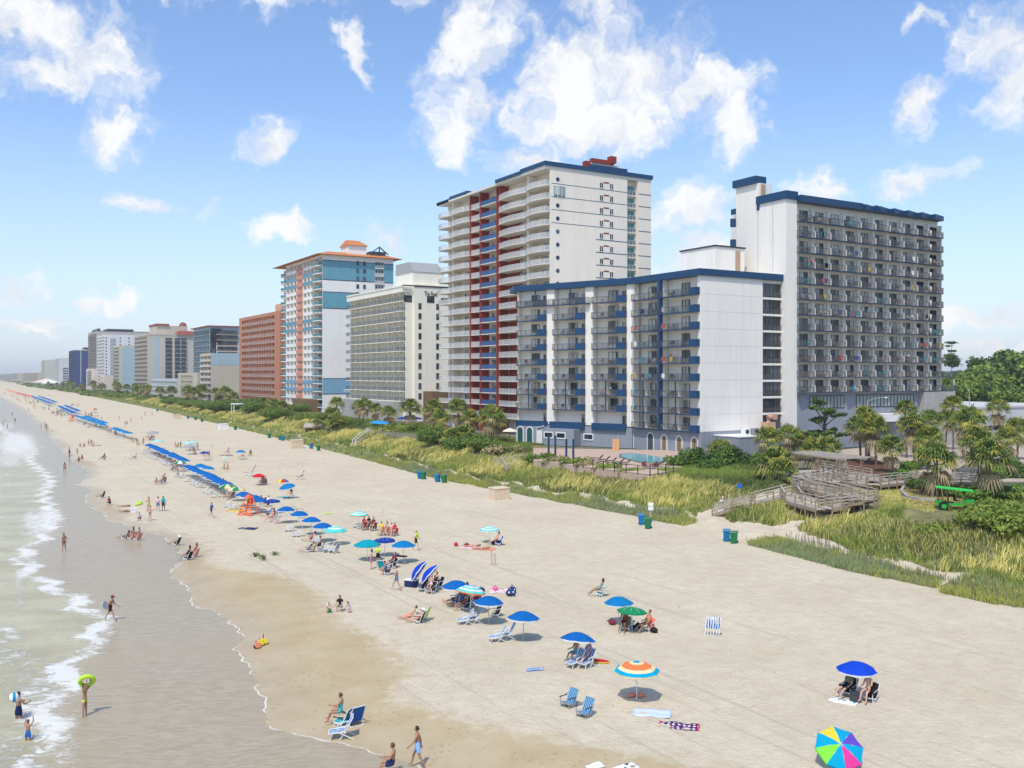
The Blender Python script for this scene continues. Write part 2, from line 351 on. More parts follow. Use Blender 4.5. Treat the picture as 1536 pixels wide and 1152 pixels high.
def sand_nodes(m):
    nt = m.node_tree; N = nt.nodes; Lk = nt.links; b = N['Principled BSDF']
    tc = N.new('ShaderNodeTexCoord')
    def nz(sc, det=6, ro=.6, st=(1,1,1), rz=0):
        mp = N.new('ShaderNodeMapping'); mp.inputs['Scale'].default_value = st; mp.inputs['Rotation'].default_value = (0,0,rz); Lk.new(tc.outputs['Object'], mp.inputs[0])
        n = N.new('ShaderNodeTexNoise'); n.inputs['Scale'].default_value = sc; n.inputs['Detail'].default_value = det; n.inputs['Roughness'].default_value = ro; Lk.new(mp.outputs[0], n.inputs[0]); return n.outputs['Fac']
    def mr(x, a, b_, c, d, sm=False):
        n = N.new('ShaderNodeMapRange'); Lk.new(x, n.inputs[0])
        if sm: n.interpolation_type = 'SMOOTHSTEP'
        for i, v in enumerate((a,b_,c,d)): n.inputs[i+1].default_value = v
        return n.outputs[0]
    def mix(f, a, b_):
        n = N.new('ShaderNodeMix'); n.data_type = 'RGBA'
        if isinstance(f, float): n.inputs[0].default_value = f
        else: Lk.new(f, n.inputs[0])
        for i, v in ((6,a),(7,b_)):
            if isinstance(v, tuple): n.inputs[i].default_value = (*v, 1)
            else: Lk.new(v, n.inputs[i])
        return n.outputs[2]
    def ma(op, a, b_=None, clamp=False):
        n = N.new('ShaderNodeMath'); n.operation = op; n.use_clamp = clamp
        for i, v in enumerate((a,b_)):
            if v is None: continue
            if isinstance(v, (int,float)): n.inputs[i].default_value = v
            else: Lk.new(v, n.inputs[i])
        return n.outputs[0]
    def at(nm):
        n = N.new('ShaderNodeAttribute'); n.attribute_name = nm; return n.outputs['Fac']
    big = nz(.12, 5, .6); med = nz(.9, 7, .7); fine = nz(7, 5, .7); foot = nz(3.2, 4, .75)
    dry = mix(mr(big,.35,.65,0,1), (.585,.51,.365), (.655,.575,.435))
    dry = mix(mr(med,.38,.72,0,.7), dry, (.49,.415,.29))
    # scuffed footprints: small dark dents in patches
    patch = mr(nz(.16, 4, .6),.40,.58,.15,1,True)
    dent = mr(foot,.57,.68,0,1,True)
    dry = mix(ma('MULTIPLY', ma('MULTIPLY', dent, patch), .6), dry, (.36,.29,.21))
    dry = mix(mr(fine,.58,.78,0,.32), dry, (.42,.35,.27))
    # tyre tracks along the beach
    trk = nz(.7, 3, .6, (2.6,.05,1), R(8)); dry = mix(mr(trk,.59,.65,0,.5,True), dry, (.45,.38,.30))
    wet = mix(mr(nz(.35,5,.6),.3,.7,0,1), (.42,.33,.19), (.50,.405,.26))
    wet = mix(mr(nz(2.0,5,.75),.62,.72,0,.5,True), wet, (.28,.21,.13))
    wet = mix(ma('MULTIPLY', ma('MULTIPLY', mr(foot,.57,.66,0,1,True), mr(nz(.3,4,.6),.42,.6,0,1,True)), .7), wet, (.20,.145,.08))
    wf = ma('ADD', at('wet'), ma('MULTIPLY', ma('SUBTRACT', med, .5), 1.1))
    wf = mr(wf,.3,.75,0,1,True)
    c = mix(wf, dry, wet)
    vc = mix(mr(nz(.5,6,.7),.35,.65,0,1), (.11,.12,.05), (.27,.24,.11))
    vf = mr(ma('ADD', at('veg'), ma('MULTIPLY', ma('SUBTRACT', nz(1.5,5,.7), .5), .9)),.35,.65,0,1,True)
    c = mix(vf, c, vc)
    c = mix(at('inland'), c, mix(mr(nz(.05,5,.6),.4,.6,0,1), (.10,.12,.06), (.24,.22,.17)))
    Lk.new(c, b.inputs['Base Color'])
    film = mr(at('film'), .0, 1, 0, 1)
    r = ma('SUBTRACT', .9, ma('MULTIPLY', film, .55)); Lk.new(r, b.inputs['Roughness']); b.inputs['Specular IOR Level'].default_value = .18
    bp = N.new('ShaderNodeBump'); bp.inputs['Distance'].default_value = .17
    hh = ma('ADD', ma('MULTIPLY', foot, .6), ma('ADD', ma('MULTIPLY', med, .8), ma('MULTIPLY', fine, .25)))
    Lk.new(hh, bp.inputs['Height']); Lk.new(ma('SUBTRACT', .95, ma('MULTIPLY', wf, .75)), bp.inputs['Strength']); Lk.new(bp.outputs[0], b.inputs['Normal'])
sand_nodes(sand)
me = gridmesh('ground', np.stack([Xg, Yg, Zg], -1).reshape(-1, 3), Xg.shape[1], Xg.shape[0], [sand])
dW = Xg-wl(Yg)
wave = 2.2*np.sin(Yg*.11)+1.5*np.sin(Yg*.27+1)
ww = np.interp(Yg, [20,55,85,140], [8.5,7.5,2.0,.5])+wave*np.interp(Yg,[60,90],[1,.4]); attr(me, 'wet', 1-sst(dW, ww-3, ww+4.5)); attr(me, 'film', 1-sst(dW, .5, 4.5))
attr(me, 'veg', veg(Xg, Yg)); attr(me, 'inland', sst(Xg-df(Yg), 29, 31))
struct(link(me, 'ground'))

# ---------- water ----------
water = bpy.data.materials.new('water'); water.use_nodes = True
def water_nodes(m):
    nt = m.node_tree; N = nt.nodes; Lk = nt.links; b = N['Principled BSDF']
    tc = N.new('ShaderNodeTexCoord')
    def nz(sc, det=6, ro=.6, st=(1,1,1), rz=0, dist=0):
        mp = N.new('ShaderNodeMapping'); mp.vector_type = 'TEXTURE'; mp.inputs['Scale'].default_value = st; mp.inputs['Rotation'].default_value = (0,0,rz); Lk.new(tc.outputs['Object'], mp.inputs[0])
        n = N.new('ShaderNodeTexNoise'); n.inputs['Scale'].default_value = sc; n.inputs['Detail'].default_value = det; n.inputs['Roughness'].default_value = ro; n.inputs['Distortion'].default_value = dist; Lk.new(mp.outputs[0], n.inputs[0]); return n.outputs['Fac']
    def mr(x, a, b_, c, d, sm=True):
        n = N.new('ShaderNodeMapRange'); Lk.new(x, n.inputs[0])
        if sm: n.interpolation_type = 'SMOOTHSTEP'
        for i, v in enumerate((a,b_,c,d)): n.inputs[i+1].default_value = v
        return n.outputs[0]
    def mix(f, a, b_):
        n = N.new('ShaderNodeMix'); n.data_type = 'RGBA'
        Lk.new(f, n.inputs[0])
        for i, v in ((6,a),(7,b_)):
            if isinstance(v, tuple): n.inputs[i].default_value = (*v, 1)
            else: Lk.new(v, n.inputs[i])
        return n.outputs[2]
    def ma(op, a, b_=None, clamp=False):
        n = N.new('ShaderNodeMath'); n.operation = op; n.use_clamp = clamp
        for i, v in enumerate((a,b_)):
            if v is None: continue
            if isinstance(v, (int,float)): n.inputs[i].default_value = v
            else: Lk.new(v, n.inputs[i])
        return n.outputs[0]
    def at(nm):
        n = N.new('ShaderNodeAttribute'); n.attribute_name = nm; return n.outputs['Fac']
    th = R(-22)
    lace = nz(1.5, 10, .8, (1.2,.8,1), th, 1.0); rip = nz(2.8, 7, .68, (2.0,.5,1), th, .25); rip2 = nz(4.6, 6, .7, (1.5,.6,1), th+.25, .4)
    wash = mix(mr(rip,.38,.62,0,1), (.335,.28,.19), (.42,.355,.25))
    wash = mix(mr(nz(.15,4,.5),.35,.65,0,.6), wash, (.39,.32,.215))
    seac = mix(mr(nz(.25,5,.6,(2,1,1),th),.35,.65,0,1), (.40,.36,.22), (.51,.47,.31))
    seac = mix(mr(rip2,.5,.7,0,.5), seac, (.31,.28,.17))
    c = mix(at('sea'), wash, seac)
    f1 = ma('ADD', at('foam'), ma('MULTIPLY', ma('SUBTRACT', lace, .5), 2.6))
    ff = mr(f1, .46, .86, 0, 1)
    c = mix(ff, c, (.68,.67,.62))
    Lk.new(c, b.inputs['Base Color'])
    Lk.new(ma('ADD', mr(ff,0,1,.26,.85), 0), b.inputs['Roughness']); b.inputs['IOR'].default_value = 1.33; b.inputs['Specular IOR Level'].default_value = .22
    bp = N.new('ShaderNodeBump'); bp.inputs['Distance'].default_value = .06
    hh = ma('ADD', ma('ADD', ma('MULTIPLY', rip, .9), ma('MULTIPLY', rip2, .45)), ma('MULTIPLY', ff, .5))
    Lk.new(hh, bp.inputs['Height']); Lk.new(ma('ADD', ma('MULTIPLY', at('sea'), .5), .38), bp.inputs['Strength']); Lk.new(bp.outputs[0], b.inputs['Normal'])
water_nodes(water)
ysw = [-2500,-900,-200,-40,0,12,20]+grow(26, 150, .35, 1.0)+grow(150.5, 900, .6, 1.02, 10)+grow(912, 6500, 20, 1.2, 1500)
ysw = np.array(ysw)
ns = 130
k = np.linspace(0, 1, ns); off = 60*k**1.9; off = np.concatenate([off, [75,110,180,350,800,2000,3900]])
jag = np.interp(ysw, ysw, .12*np.sin(ysw*2.3)+.10*np.sin(ysw*5.1+1)+.22*np.sin(ysw*.9))*(ysw < 320)
Yw = np.repeat(ysw[:,None], len(off), 1); Xw = (wl(ysw)+jag)[:,None]-off[None,:]
dsea = sb(Yw)-Xw; Yn = Yw
sea = sst(dsea, -1.0, 1.8)
foam = .36*sea+.10*sea*np.sin(Xw*.8+Yn*.22)*np.sin(Yn*.31)
foam = np.maximum(foam, 1.08*np.exp(-((dsea-.6-.5*np.sin(Yn*.9)-.25*np.sin(Yn*2.3))/1.05)**2)*(.86+.14*np.sin(Yn*.8)))
foam = np.maximum(foam, .62*np.exp(-((dsea-7-1.2*np.sin(Yn*.35))/.9)**2)*(Yn > 30))
for (px, py, rx, ry, a) in [(q0,q1,q2,q3,q4*(.78 if q4 > .7 else 1)) for q0,q1,q2,q3,q4 in [(55,785,44,34,1.0),(75,775,28,22,1.15),(25,665,50,26,1.1),(15,690,36,18,.9),(75,727,12,8,1.0),(30,905,18,22,.8),(28,870,14,30,.9),(114,1022,14,24,1.3),(165,945,12,20,.8),(45,840,30,18,.8),(60,1075,70,90,.62),(20,1000,70,60,.5),(10,1130,60,60,.6),(100,1130,30,40,.6),(8,640,30,12,.8)]]:
    c = G(px, py, -.15); ex = G(px+rx, py, -.15)-c; ey = G(px, py-ry, -.15)-c
    M2 = np.linalg.inv(np.array([[ex.x, ey.x],[ex.y, ey.y]])); P = np.stack([Xw-c.x, Yw-c.y], -1)@M2.T
    foam = np.maximum(foam, a*np.clip(1.3-np.hypot(P[...,0], P[...,1]), 0, 1)) if a > .56 else foam+a*.5*np.clip(1.2-np.hypot(P[...,0], P[...,1]), 0, 1)
foam = np.minimum(foam, .98)
foam = np.maximum(foam, .97*(off[None,:] < .13))
foam = np.where(Yw > 170, np.maximum(foam, .62*np.clip(np.sin((Xw+Yw*.02)*.35)*2-.9, 0, 1)*sst(dsea, -2, 4)), foam)
Zw = -.15+.14*np.clip(foam-.5, 0, .7)*sst(dsea, -2, 1)+.03*np.sin(Xw*1.1+Yw*.3)*sea
Zw = np.where(off[None,:] < .05, -.16, Zw)
me = gridmesh('water', np.stack([Xw, Yw, Zw], -1).reshape(-1, 3), len(off), len(ysw), [water])
me.flip_normals()
attr(me, 'foam', foam); attr(me, 'sea', sea)
struct(link(me, 'water'))

hz_m = bpy.data.materials.new('haze_air'); hz_m.use_nodes = True; n_ = hz_m.node_tree.nodes; n_.clear(); ou = n_.new('ShaderNodeOutputMaterial'); pv = n_.new('ShaderNodeVolumePrincipled'); pv.inputs['Density'].default_value = .00016; pv.inputs['Color'].default_value = (.97,.985,1.0,1); hz_m.node_tree.links.new(pv.outputs[0], ou.inputs['Volume'])
q = Mb(); q.box(-4100,6700,-2900,8200,-3,66); o = q.build('haze', hz_m); o['kind'] = 'stuff'; o['label'] = 'pale even sea haze over the whole coast'
# ================= buildings =================
def stucco(name, col, amt=.06, sc=.25):
    m = mat(name, col, .85, .2, nz=(sc, amt), bump=(14, .12), stretch=(1,1,.35)); nt = m.node_tree; N = nt.nodes; Lk = nt.links; b = N['Principled BSDF']   # faint rain streaks down the wall
    src = b.inputs['Base Color'].links[0].from_socket; tc = N.new('ShaderNodeTexCoord'); mp = N.new('ShaderNodeMapping'); mp.inputs['Scale'].default_value = (1.3,1.3,.045); Lk.new(tc.outputs['Object'], mp.inputs[0])
    n = N.new('ShaderNodeTexNoise'); n.inputs['Scale'].default_value = 1.6; n.inputs['Detail'].default_value = 6; n.inputs['Roughness'].default_value = .7; Lk.new(mp.outputs[0], n.inputs[0])
    mr = N.new('ShaderNodeMapRange'); mr.inputs[1].default_value = .52; mr.inputs[2].default_value = .78; mr.inputs[3].default_value = 1; mr.inputs[4].default_value = .84; Lk.new(n.outputs['Fac'], mr.inputs[0])
    vm = N.new('ShaderNodeVectorMath'); vm.operation = 'SCALE'; Lk.new(src, vm.inputs[0]); Lk.new(mr.outputs[0], vm.inputs['Scale']); Lk.new(vm.outputs[0], b.inputs['Base Color']); return m
m_white = stucco('white_stucco', (.80,.765,.70), .05); m_white2 = stucco('warm_white_stucco', (.76,.69,.59)); m_cream = stucco('cream_stucco', (.80,.77,.67))
m_grey = stucco('blue_grey_stucco', (.27,.29,.335), .10); m_blue = mat('navy_blue_paint', (.011,.055,.135), .45, nz=(2,.15)); m_conc = stucco('bare_concrete', (.40,.385,.355), .15, .5)
m_trimw = mat('white_trim', (.72,.72,.71), .6); m_roof = mat('pale_roof_membrane', (.52,.52,.50), .9, nz=(.4,.2)); m_dark = mat('dark_frame', (.03,.03,.035), .4)
m_shade = stucco('shaded_wall_stucco', (.56,.57,.58))  # greyer copy of the wall stucco, recess shade put into its colour; unassigned
def glassm(name, c0, c1, rough=.12):
    m = mat(name, c0, rough, .5); nt = m.node_tree; N = nt.nodes; Lk = nt.links; b = N['Principled BSDF']
    tc = N.new('ShaderNodeTexCoord'); oi = N.new('ShaderNodeObjectInfo'); geo = N.new('ShaderNodeNewGeometry')
    sn = N.new('ShaderNodeVectorMath'); sn.operation = 'SNAP'; Lk.new(geo.outputs['Position'], sn.inputs[0]); sn.inputs[1].default_value = (1.35,1.35,2.7)
    wn = N.new('ShaderNodeTexWhiteNoise'); Lk.new(sn.outputs[0], wn.inputs[0])
    mr = N.new('ShaderNodeMapRange'); mr.inputs[1].default_value = .35; mr.inputs[2].default_value = .9; Lk.new(wn.outputs[0], mr.inputs[0])
    mx = N.new('ShaderNodeMix'); mx.data_type = 'RGBA'; Lk.new(mr.outputs[0], mx.inputs[0]); mx.inputs[6].default_value = (*c0,1); mx.inputs[7].default_value = (*c1,1)
    Lk.new(mx.outputs[2], b.inputs['Base Color']); return m
m_glass = glassm('window_glass_with_curtains', (.04,.05,.055), (.56,.55,.51)); m_glass2 = glassm('grey_green_glass', (.13,.18,.18), (.50,.55,.52)); m_gdark = glassm('dark_glass', (.02,.025,.035), (.09,.10,.12))
m_railm = see_through('dark_railing_mesh', (.14,.14,.145), .36); m_railw = see_through('white_railing_bars', (.70,.70,.68), .55); m_railt = see_through('teal_railing_glass', (.02,.20,.22), .75)
m_railb = see_through('blue_railing_glass', (.02,.10,.27), .85); m_railg = see_through('grey_glass_railing', (.20,.22,.24), .45)
PIH = math.pi/2

def win_mesh(w, hh, fr=m_dark, gl=m_glass, t=.06, mull=1, depth=.08):
    """one window or sliding door: frame and panes; origin bottom centre, outward is -y"""
    mb = Mb()
    mb.box(-w/2, w/2, -.02, .0, 0, hh, 1)
    for x in ([-w/2, w/2-t]+[-w/2+w*(i+1)/(mull+1)-t/2 for i in range(mull)]): mb.box(x, x+t, -depth, -.02, 0, hh, 0)
    mb.box(-w/2+t, w/2-t, -depth+.01, -.02, 0, t, 0); mb.box(-w/2+t, w/2-t, -depth+.01, -.02, hh-t, hh, 0)
    return mb.mesh('window', [fr, gl])
def balc_mesh(w, d, slab=m_trimw, t=.18, bow=0, back=0):
    mb = Mb()
    if bow:
        n = 8; pts = [(-w/2,0)]+[(-w/2+w*i/n, -d-bow*math.sin(math.pi*i/n)) for i in range(n+1)]+[(w/2,0)]
        mb.prism(pts, -t, 0)
    else: mb.box(-w/2, w/2, -d, back, -t, 0)
    return mb.mesh('balcony', [slab])
def rail_mesh(w, d, rm=m_railm, fr=m_dark, hh=1.05, panel=0, pm=None, bow=0, n=3):
    mb = Mb()
    if bow:
        k = 8; pts = [(-w/2+.03,-.05)]+[(-w/2+.03+(w-.06)*i/k, -d+.04-bow*math.sin(math.pi*i/k)) for i in range(k+1)]+[(w/2-.03,-.05)]
    else: pts = [(-w/2+.03,-.02),(-w/2+.03,-d+.04),(w/2-.03,-d+.04),(w/2-.03,-.02)] if d > .1 else [(-w/2+.03,-d+.04),(w/2-.03,-d+.04)]
    for a, b in zip(pts[:-1], pts[1:]):
        mb.bar((a[0],a[1],hh-.03), (b[0],b[1],hh-.03), .07, .05, 0); mb.bar((a[0],a[1],.08), (b[0],b[1],.08), .05, .04, 0)
        mb.quad((a[0],a[1],.11), (b[0],b[1],.11), (b[0],b[1],hh-.06), (a[0],a[1],hh-.06), 1)
        L = math.hypot(b[0]-a[0], b[1]-a[1]); q = max(1, round(L/1.1))
        for i in range(q+1):
            p = (a[0]+(b[0]-a[0])*i/q, a[1]+(b[1]-a[1])*i/q); mb.bar((p[0],p[1],0), (p[0],p[1],hh-.06), .045, .045, 0)
    if panel: mb.box(w/2-panel, w/2+.02, -d-.04, -d+.0, -.16, hh+.03, 2); mb.box(w/2-.0, w/2+.05, -d+.001, -.02, -.16, hh+.03, 2)
    return mb.mesh('railing', [fr, rm, pm or fr])

def patio_chair_mesh():
    mb = Mb()
    for x in (-.25,.25):
        for y in (-.22,.22): mb.bar((x,y,0), (x,y*.9,.42), .04)
        mb.bar((x,.22,.42), (x*.9,.34,.95), .04); mb.bar((x,-.24,.62), (x,.26,.62), .05); mb.bar((x,-.22,.42), (x,-.22,.62), .04)
    mb.box(-.26,.26,-.24,.22,.40,.44); mb.hexa([(-.24,.22,.46),(.24,.22,.46),(.24,.25,.46),(-.24,.25,.46),(-.22,.32,.93),(.22,.32,.93),(.22,.35,.93),(-.22,.35,.93)])
    return mb
fc_cols = {'dark': (.06,.05,.045), 'tan': (.34,.27,.18), 'teal': (.02,.30,.31), 'white': (.62,.62,.6), 'red': (.22,.06,.06)}
fc_mats = {k: mat('patio_'+k, v, .5) for k, v in fc_cols.items()}
pc_me = patio_chair_mesh().mesh('patio_chair', [fc_mats['dark']])
tb = Mb(); tb.tube([(0,0,.68),(0,0,.72)], .42, 12); tb.tube([(0,0,0),(0,0,.68)], .05, 6); tb.tube([(0,0,0),(0,0,.04)], .25, 8); tb_me = tb.mesh('patio_table', [fc_mats['dark']])
NCH = [0, 0]
def furnish(F, u, z, y, where, w=2.4):
    """two chairs and sometimes a table on one balcony"""
    kcol = random.choices(list(fc_cols), [5,4,1.3,1.2,.7])[0]
    for i, du in enumerate((-w*.3, w*.3)):
        if NCH[0] >= 290 or random.random() < .12: continue
        NCH[0] += 1; p = F.P(u+du, y+random.uniform(-.1,.15), z)
        o = link(pc_me, 'patio_chair', None, p, F.th+random.uniform(-.9,.9)); o.scale = (1.1,1.1,1.05)
        tag(o, '%s patio chair on a balcony of %s' % (kcol, where), 'chair', '%s patio chairs on the balconies of %s' % (kcol, where))
        if kcol != 'dark': swap(o, {'patio_dark': fc_mats[kcol]})
    if random.random() < .4 and NCH[1] < 120:
        NCH[1] += 1; o = link(tb_me, 'patio_table', None, F.P(u, y+.1, z), 0)
        tag(o, 'small round patio table on a balcony of %s' % where, 'table', 'patio tables on the balconies of %s' % where)

def part(B, name, mb, mats, smooth=False): return mb.build(name, mats, B, smooth, off=B.location)
def signtext(B, txt, F, u, z, size, m, y=-.06, name='lettering', ext=.04):
    cu = bpy.data.curves.new(name, 'FONT'); cu.body = txt; cu.size = size; cu.extrude = ext; cu.resolution_u = 3
    tmp = bpy.data.objects.new('tmp', cu); COL.objects.link(tmp)
    me = bpy.data.meshes.new_from_object(tmp); bpy.data.objects.remove(tmp)
    me.materials.clear(); me.materials.append(m)
    p = F.P(u, y, z); o = link(me, name, B, (p.x-B.location.x, p.y-B.location.y, p.z-B.location.z)); o.rotation_euler = (PIH, 0, F.th); return o

# ---------- white and blue hotel in front ----------
def hotel_near():
    B = thing('hotel_building', 'white nine storey hotel with navy roof band and blue balcony panels, behind the small pool', 'building', (104.4,114.6,3.0))
    F1 = Frame((94.5,155.8), math.atan2(132-155.8, 9.7)); L1 = math.hypot(9.7, 23.8)
    F2 = Frame((104.2,132), math.atan2(-17.4, .2)); L2 = 17.4
    Z = [6.87+2.82*k for k in range(9)]; top = 32.4
    wall = Mb(); rec = 1.15
    at1 = F1.at; at2 = F2.at
    c1 = [(at1(777.5),at1(820)), (at1(831.6),at1(878)), (at1(890),at1(940))]; c2 = [(at2(951.5),at2(991.2)), (at2(994.2),L2-.25)]
    # solid body behind the loggias
    pA = F1.P(0,rec); pB = F1.P(L1,rec); pC = F2.P(0,rec); pD = F2.P(L2-.3, rec)
    wall.prism([(pD.x,pD.y),(123.2,114.9),(123.2,160),(pA.x,pA.y),(pB.x+.5,pB.y-.2)], 3.0, top, 0)
    wall.box(104.4,118.3,114.6,115.4,6.87,top,0)     # end wall facing the dunes path
    ends = [(0,c1[0][0]), (c1[0][1],c1[1][0]), (c1[1][1],c1[2][0]), (c1[2][1],L1)]
    for a, b in ends: wall.fbox(F1, a, b, 0, rec, 6.87, top-.02, 0)
    for a, b in [(0,c2[0][0])]: wall.fbox(F2, a, b, 0, rec, 6.87, top-.02, 0)
    wall.fbox(F2, L2-.25, L2, .2, rec, 6.87, top-.02, 0)
    for k, z in enumerate(Z):
        for a, b in c1: wall.fbox(F1, a, b, .0, rec, z-.2, z, 0)
        for a, b in c2: wall.fbox(F2, a, b, .0, rec, z-.2, z, 0)
    part(B, 'wall', wall, m_white)
    pod = Mb(); pod.fbox(F1, -.3, L1-.0, -.25, rec+.2, 3.0, 6.66, 0); pod.fbox(F2, .0, L2+.1, .0, rec+.2, 3.0, 6.66, 0)
    pod.box(104.35,123.1,114.45,115.2,3.0,6.82,0); pod.box(107,119.5,108.5,114.4,3.0,6.2,0)
    pod.fbox(F1, at1(783), at1(829), -1.4, -.26, 3.0, 6.3, 0); pod.fbox(F1, at1(829), at1(872), -2.6, -.26, 3.0, 6.1, 0)
    part(B, 'ground_floor_wall', pod, m_grey)
    sh = Mb(); sh.box(106.9,119.6,108.4,114.42,6.2,6.36,0); part(B, 'annex_roof', sh, m_trimw)
    # navy roof band
    rb = Mb(); o_ = .55
    P0 = F1.P(-.5,-o_); P1 = F1.P(L1,-o_); P2 = F2.P(0.2,-o_); P3 = F2.P(L2+.35,-o_)
    rb.prism([(P0.x,P0.y),(P1.x,P1.y),(P2.x,P2.y),(P3.x,P3.y),(123.6,114.2),(123.6,160.5),(P0.x+2,161)], top, 33.5, 0, 1)
    part(B, 'roof_band', rb, [m_blue, m_roof])
    jt = Mb()
    for z in Z[1:]: jt.box(104.8,118.2,114.585,114.598,z-.03,z+.03,0)
    for x in (109,113.6): jt.box(x,x+.05,114.583,114.5845,6.9,32.3,0)
    part(B, 'wall_joint', jt, mat('joint_grey',(.62,.61,.59),.8))
    # blue skirt over the ground floor
    sk = Mb()
    for a, b in ((at1(777),at1(822)), (at1(827),at1(878.5)), (at1(890),at1(940.5))): sk.fbox(F1, a, b, -.7, -.02, 6.1, 7.35, 0)
    part(B, 'blue_skirt', sk, m_blue)
    door = win_mesh(1.9, 2.15, m_dark, m_glass); wnd = win_mesh(1.35, 1.9, m_trimw, m_glass, mull=1)
    D = Parts(B, 'sliding_door', door); Wn = Parts(B, 'window', wnd)
    Pm = {}
    def bal(F, a, b, z, panel, kd=.75):
        w = b-a; key = round(w,1), panel > 0
        if key not in Pm: Pm[key] = Parts(B, 'balcony', balc_mesh(w, kd, m_blue, .16, back=-.01), (('railing', rail_mesh(w, kd, m_railm, m_dark, panel=panel, pm=m_blue)),), cap=100)
        p = F.P((a+b)/2, -.01, z-.02); Pm[key].add(p, F.th)
    for k, z in enumerate(Z):
        for j, (a, b) in enumerate(c1+c2):
            F = F1 if j < 3 else F2
            if k == 0 and j < 3: 
                Wn.add(F.P(b-.9, rec-.01, z+.05), F.th); continue
            pn = .26*(b-a) if j in (0,1,2) else (.19*(b-a) if j == 4 else 0)
            bal(F, a, b, z, pn)
            D.add(F.P(a+(b-a)*.50, rec-.01, z+.03), F.th); Wn.add(F.P(b-.95 if j != 3 else b-1.0, rec-.01, z+.12), F.th)
            furnish(F, a+(b-a)*.45, z, .35, 'the white hotel with navy roof band', (b-a)*.7)
            if j == 4: furnish(F, a+(b-a)*.2, z, .3, 'the white hotel with navy roof band', 1.2)
    D.done(); Wn.done()
    for q in Pm.values(): q.done()
    # thin blue posts between balconies
    pw = Mb(); DV = Parts(B, 'divider_post', (lambda m: (m.box(-.09,.09,-.6,-.45,0,2.6), m.mesh('divider_post',[m_blue]))[1])(Mb())); DW = Parts(B, 'divider_wall', (lambda m: (m.box(-.05,.05,.02,rec-.05,0,2.6), m.mesh('divider_wall',[m_white]))[1])(Mb()))
    for k, z in enumerate(Z[:3]):
        for j, (a, b) in enumerate(c1+c2):
            if k == 0 and j < 3: continue
            F = F1 if j < 3 else F2; p = F.P(a+(b-a)*.42, 0, z); DV.add(p, F.th); DW.add(p, F.th)
    DV.done(); DW.done()
    q = Mb(); q.fbox(F2, c2[0][1]+.02, c2[1][0]-.02, -.72, .0, 6.6, top, 0); q.fbox(F2, c2[0][1]+.02, c2[1][0]-.02, .0, rec, 6.87, top-.02, 1); part(B, 'blue_pilaster', q, [m_blue, m_white])
    for px in (805, 857): q = Mb(); q.fbox(F1, at1(px), at1(px+1.4), -.68, -.5, 29.4, top, 0); part(B, 'corner_post', q, m_blue)
    # long top balcony across the first two columns
    w = c1[2][0]-c1[0][0]-.6; tb2 = Mb(); me = balc_mesh(w, .85, m_blue, .16, back=-.01); p = F1.P(c1[0][0]+w/2, -.015, Z[8]-.03)
    b_ = link(me, 'long_balcony', B, p-B.location, F1.th); link(rail_mesh(w, .85, m_railm, m_dark), 'railing', b_)
    # stair gallery on the end face
    FS = Frame((118.3,114.6), 0); gal = Mb()
    for k in range(9):
        z = Z[k]
        gal.fbox(FS, 0, 4.9, .0, 1.2, z-.36, z-.0, 0); gal.fbox(FS, 0, .12, 0.01, 1.2, z, z+2.46, 0)
    part(B, 'gallery_floors', gal, m_white)
    gm = win_mesh(4.7, 2.4, m_dark, m_gdark, mull=4, t=.07); GP = Parts(B, 'gallery_window', gm)
    gr = rail_mesh(4.7, .12, m_railm, m_dark, 1.0); RP = Parts(B, 'gallery_railing', gr)
    for k in range(9): GP.add(FS.P(2.5,.32,Z[k]+.02)); RP.add(FS.P(2.5,.12,Z[k]+.01))
    GP.done(); RP.done()
    # ground floor openings
    def arch(F, u, y, w, z0, hh, fill):
        fr = Mb(); n = 10; r = w/2
        def ring(r_, yy): return [(u-r_,yy,z0)]+[(u+r_*math.cos(math.pi-math.pi*i/n), yy, z0+hh-r+r_*math.sin(math.pi*i/n)) for i in range(n+1)]+[(u+r_,yy,z0)]
        o1 = ring(r+.2, y-.10); i1 = ring(r, y-.10)
        for i in range(len(o1)-1):
            a, b, c, d = o1[i], o1[i+1], i1[i+1], i1[i]
            q = [F.P(*a), F.P(*b), F.P(*c), F.P(*d)]; q2 = [F.P(x[0], y-.005, x[2]) for x in (a,b,c,d)]
            fr.hexa(q2+q, 0)
        f = part(B, 'arched_window', fr, m_trimw)
        g = Mb(); pts = ring(r, y-.04); n0 = len(g.v); g.v += [tuple(F.P(*q)) for q in pts]; g.f.append(tuple(range(len(pts)))); g.m.append(0)
        g.v = [(a-B.location.x, b-B.location.y, c-B.location.z) for a,b,c in g.v]
        pane = link(g.mesh('pane', [fill]), 'pane', f)
        bars = Mb(); bars.fbox(F, u-.04, u+.04, y-.08, y-.045, z0, z0+hh, 0); bars.fbox(F, u-r, u-.041, y-.08, y-.045, z0+hh-r-.04, z0+hh-r+.04, 0); bars.fbox(F, u+.041, u+r, y-.08, y-.045, z0+hh-r-.04, z0+hh-r+.04, 0)
        bars.v = [(a-B.location.x, b-B.location.y, c-B.location.z) for a,b,c in bars.v]; link(bars.mesh('glazing_bars', [m_dark]), 'glazing_bars', f)
    m_blind = mat('tan_blind', (.27,.20,.12), .7)
    arch(F2, at2(976), 0, 1.5, 3.0, 3.0, m_gdark)
    for px in (996.5, 1019, 1042): arch(F2, at2(px), 0, 1.3, 3.15, 2.7, m_blind)
    for px in (787, 801): arch(F1, at1(px), -1.4, 1.3, 3.2, 2.9, mat('teal_glass_%d' % px, (.02,.10,.10), .2))
    wm = win_mesh(2.2, 1.25, m_trimw, m_gdark, t=.2, mull=0, depth=.12)
    for px, y in ((835,-2.6),(853,-2.6)): link(wm, 'window', B, F1.P(at1(px), y-.01, 4.3)-B.location, F1.th)
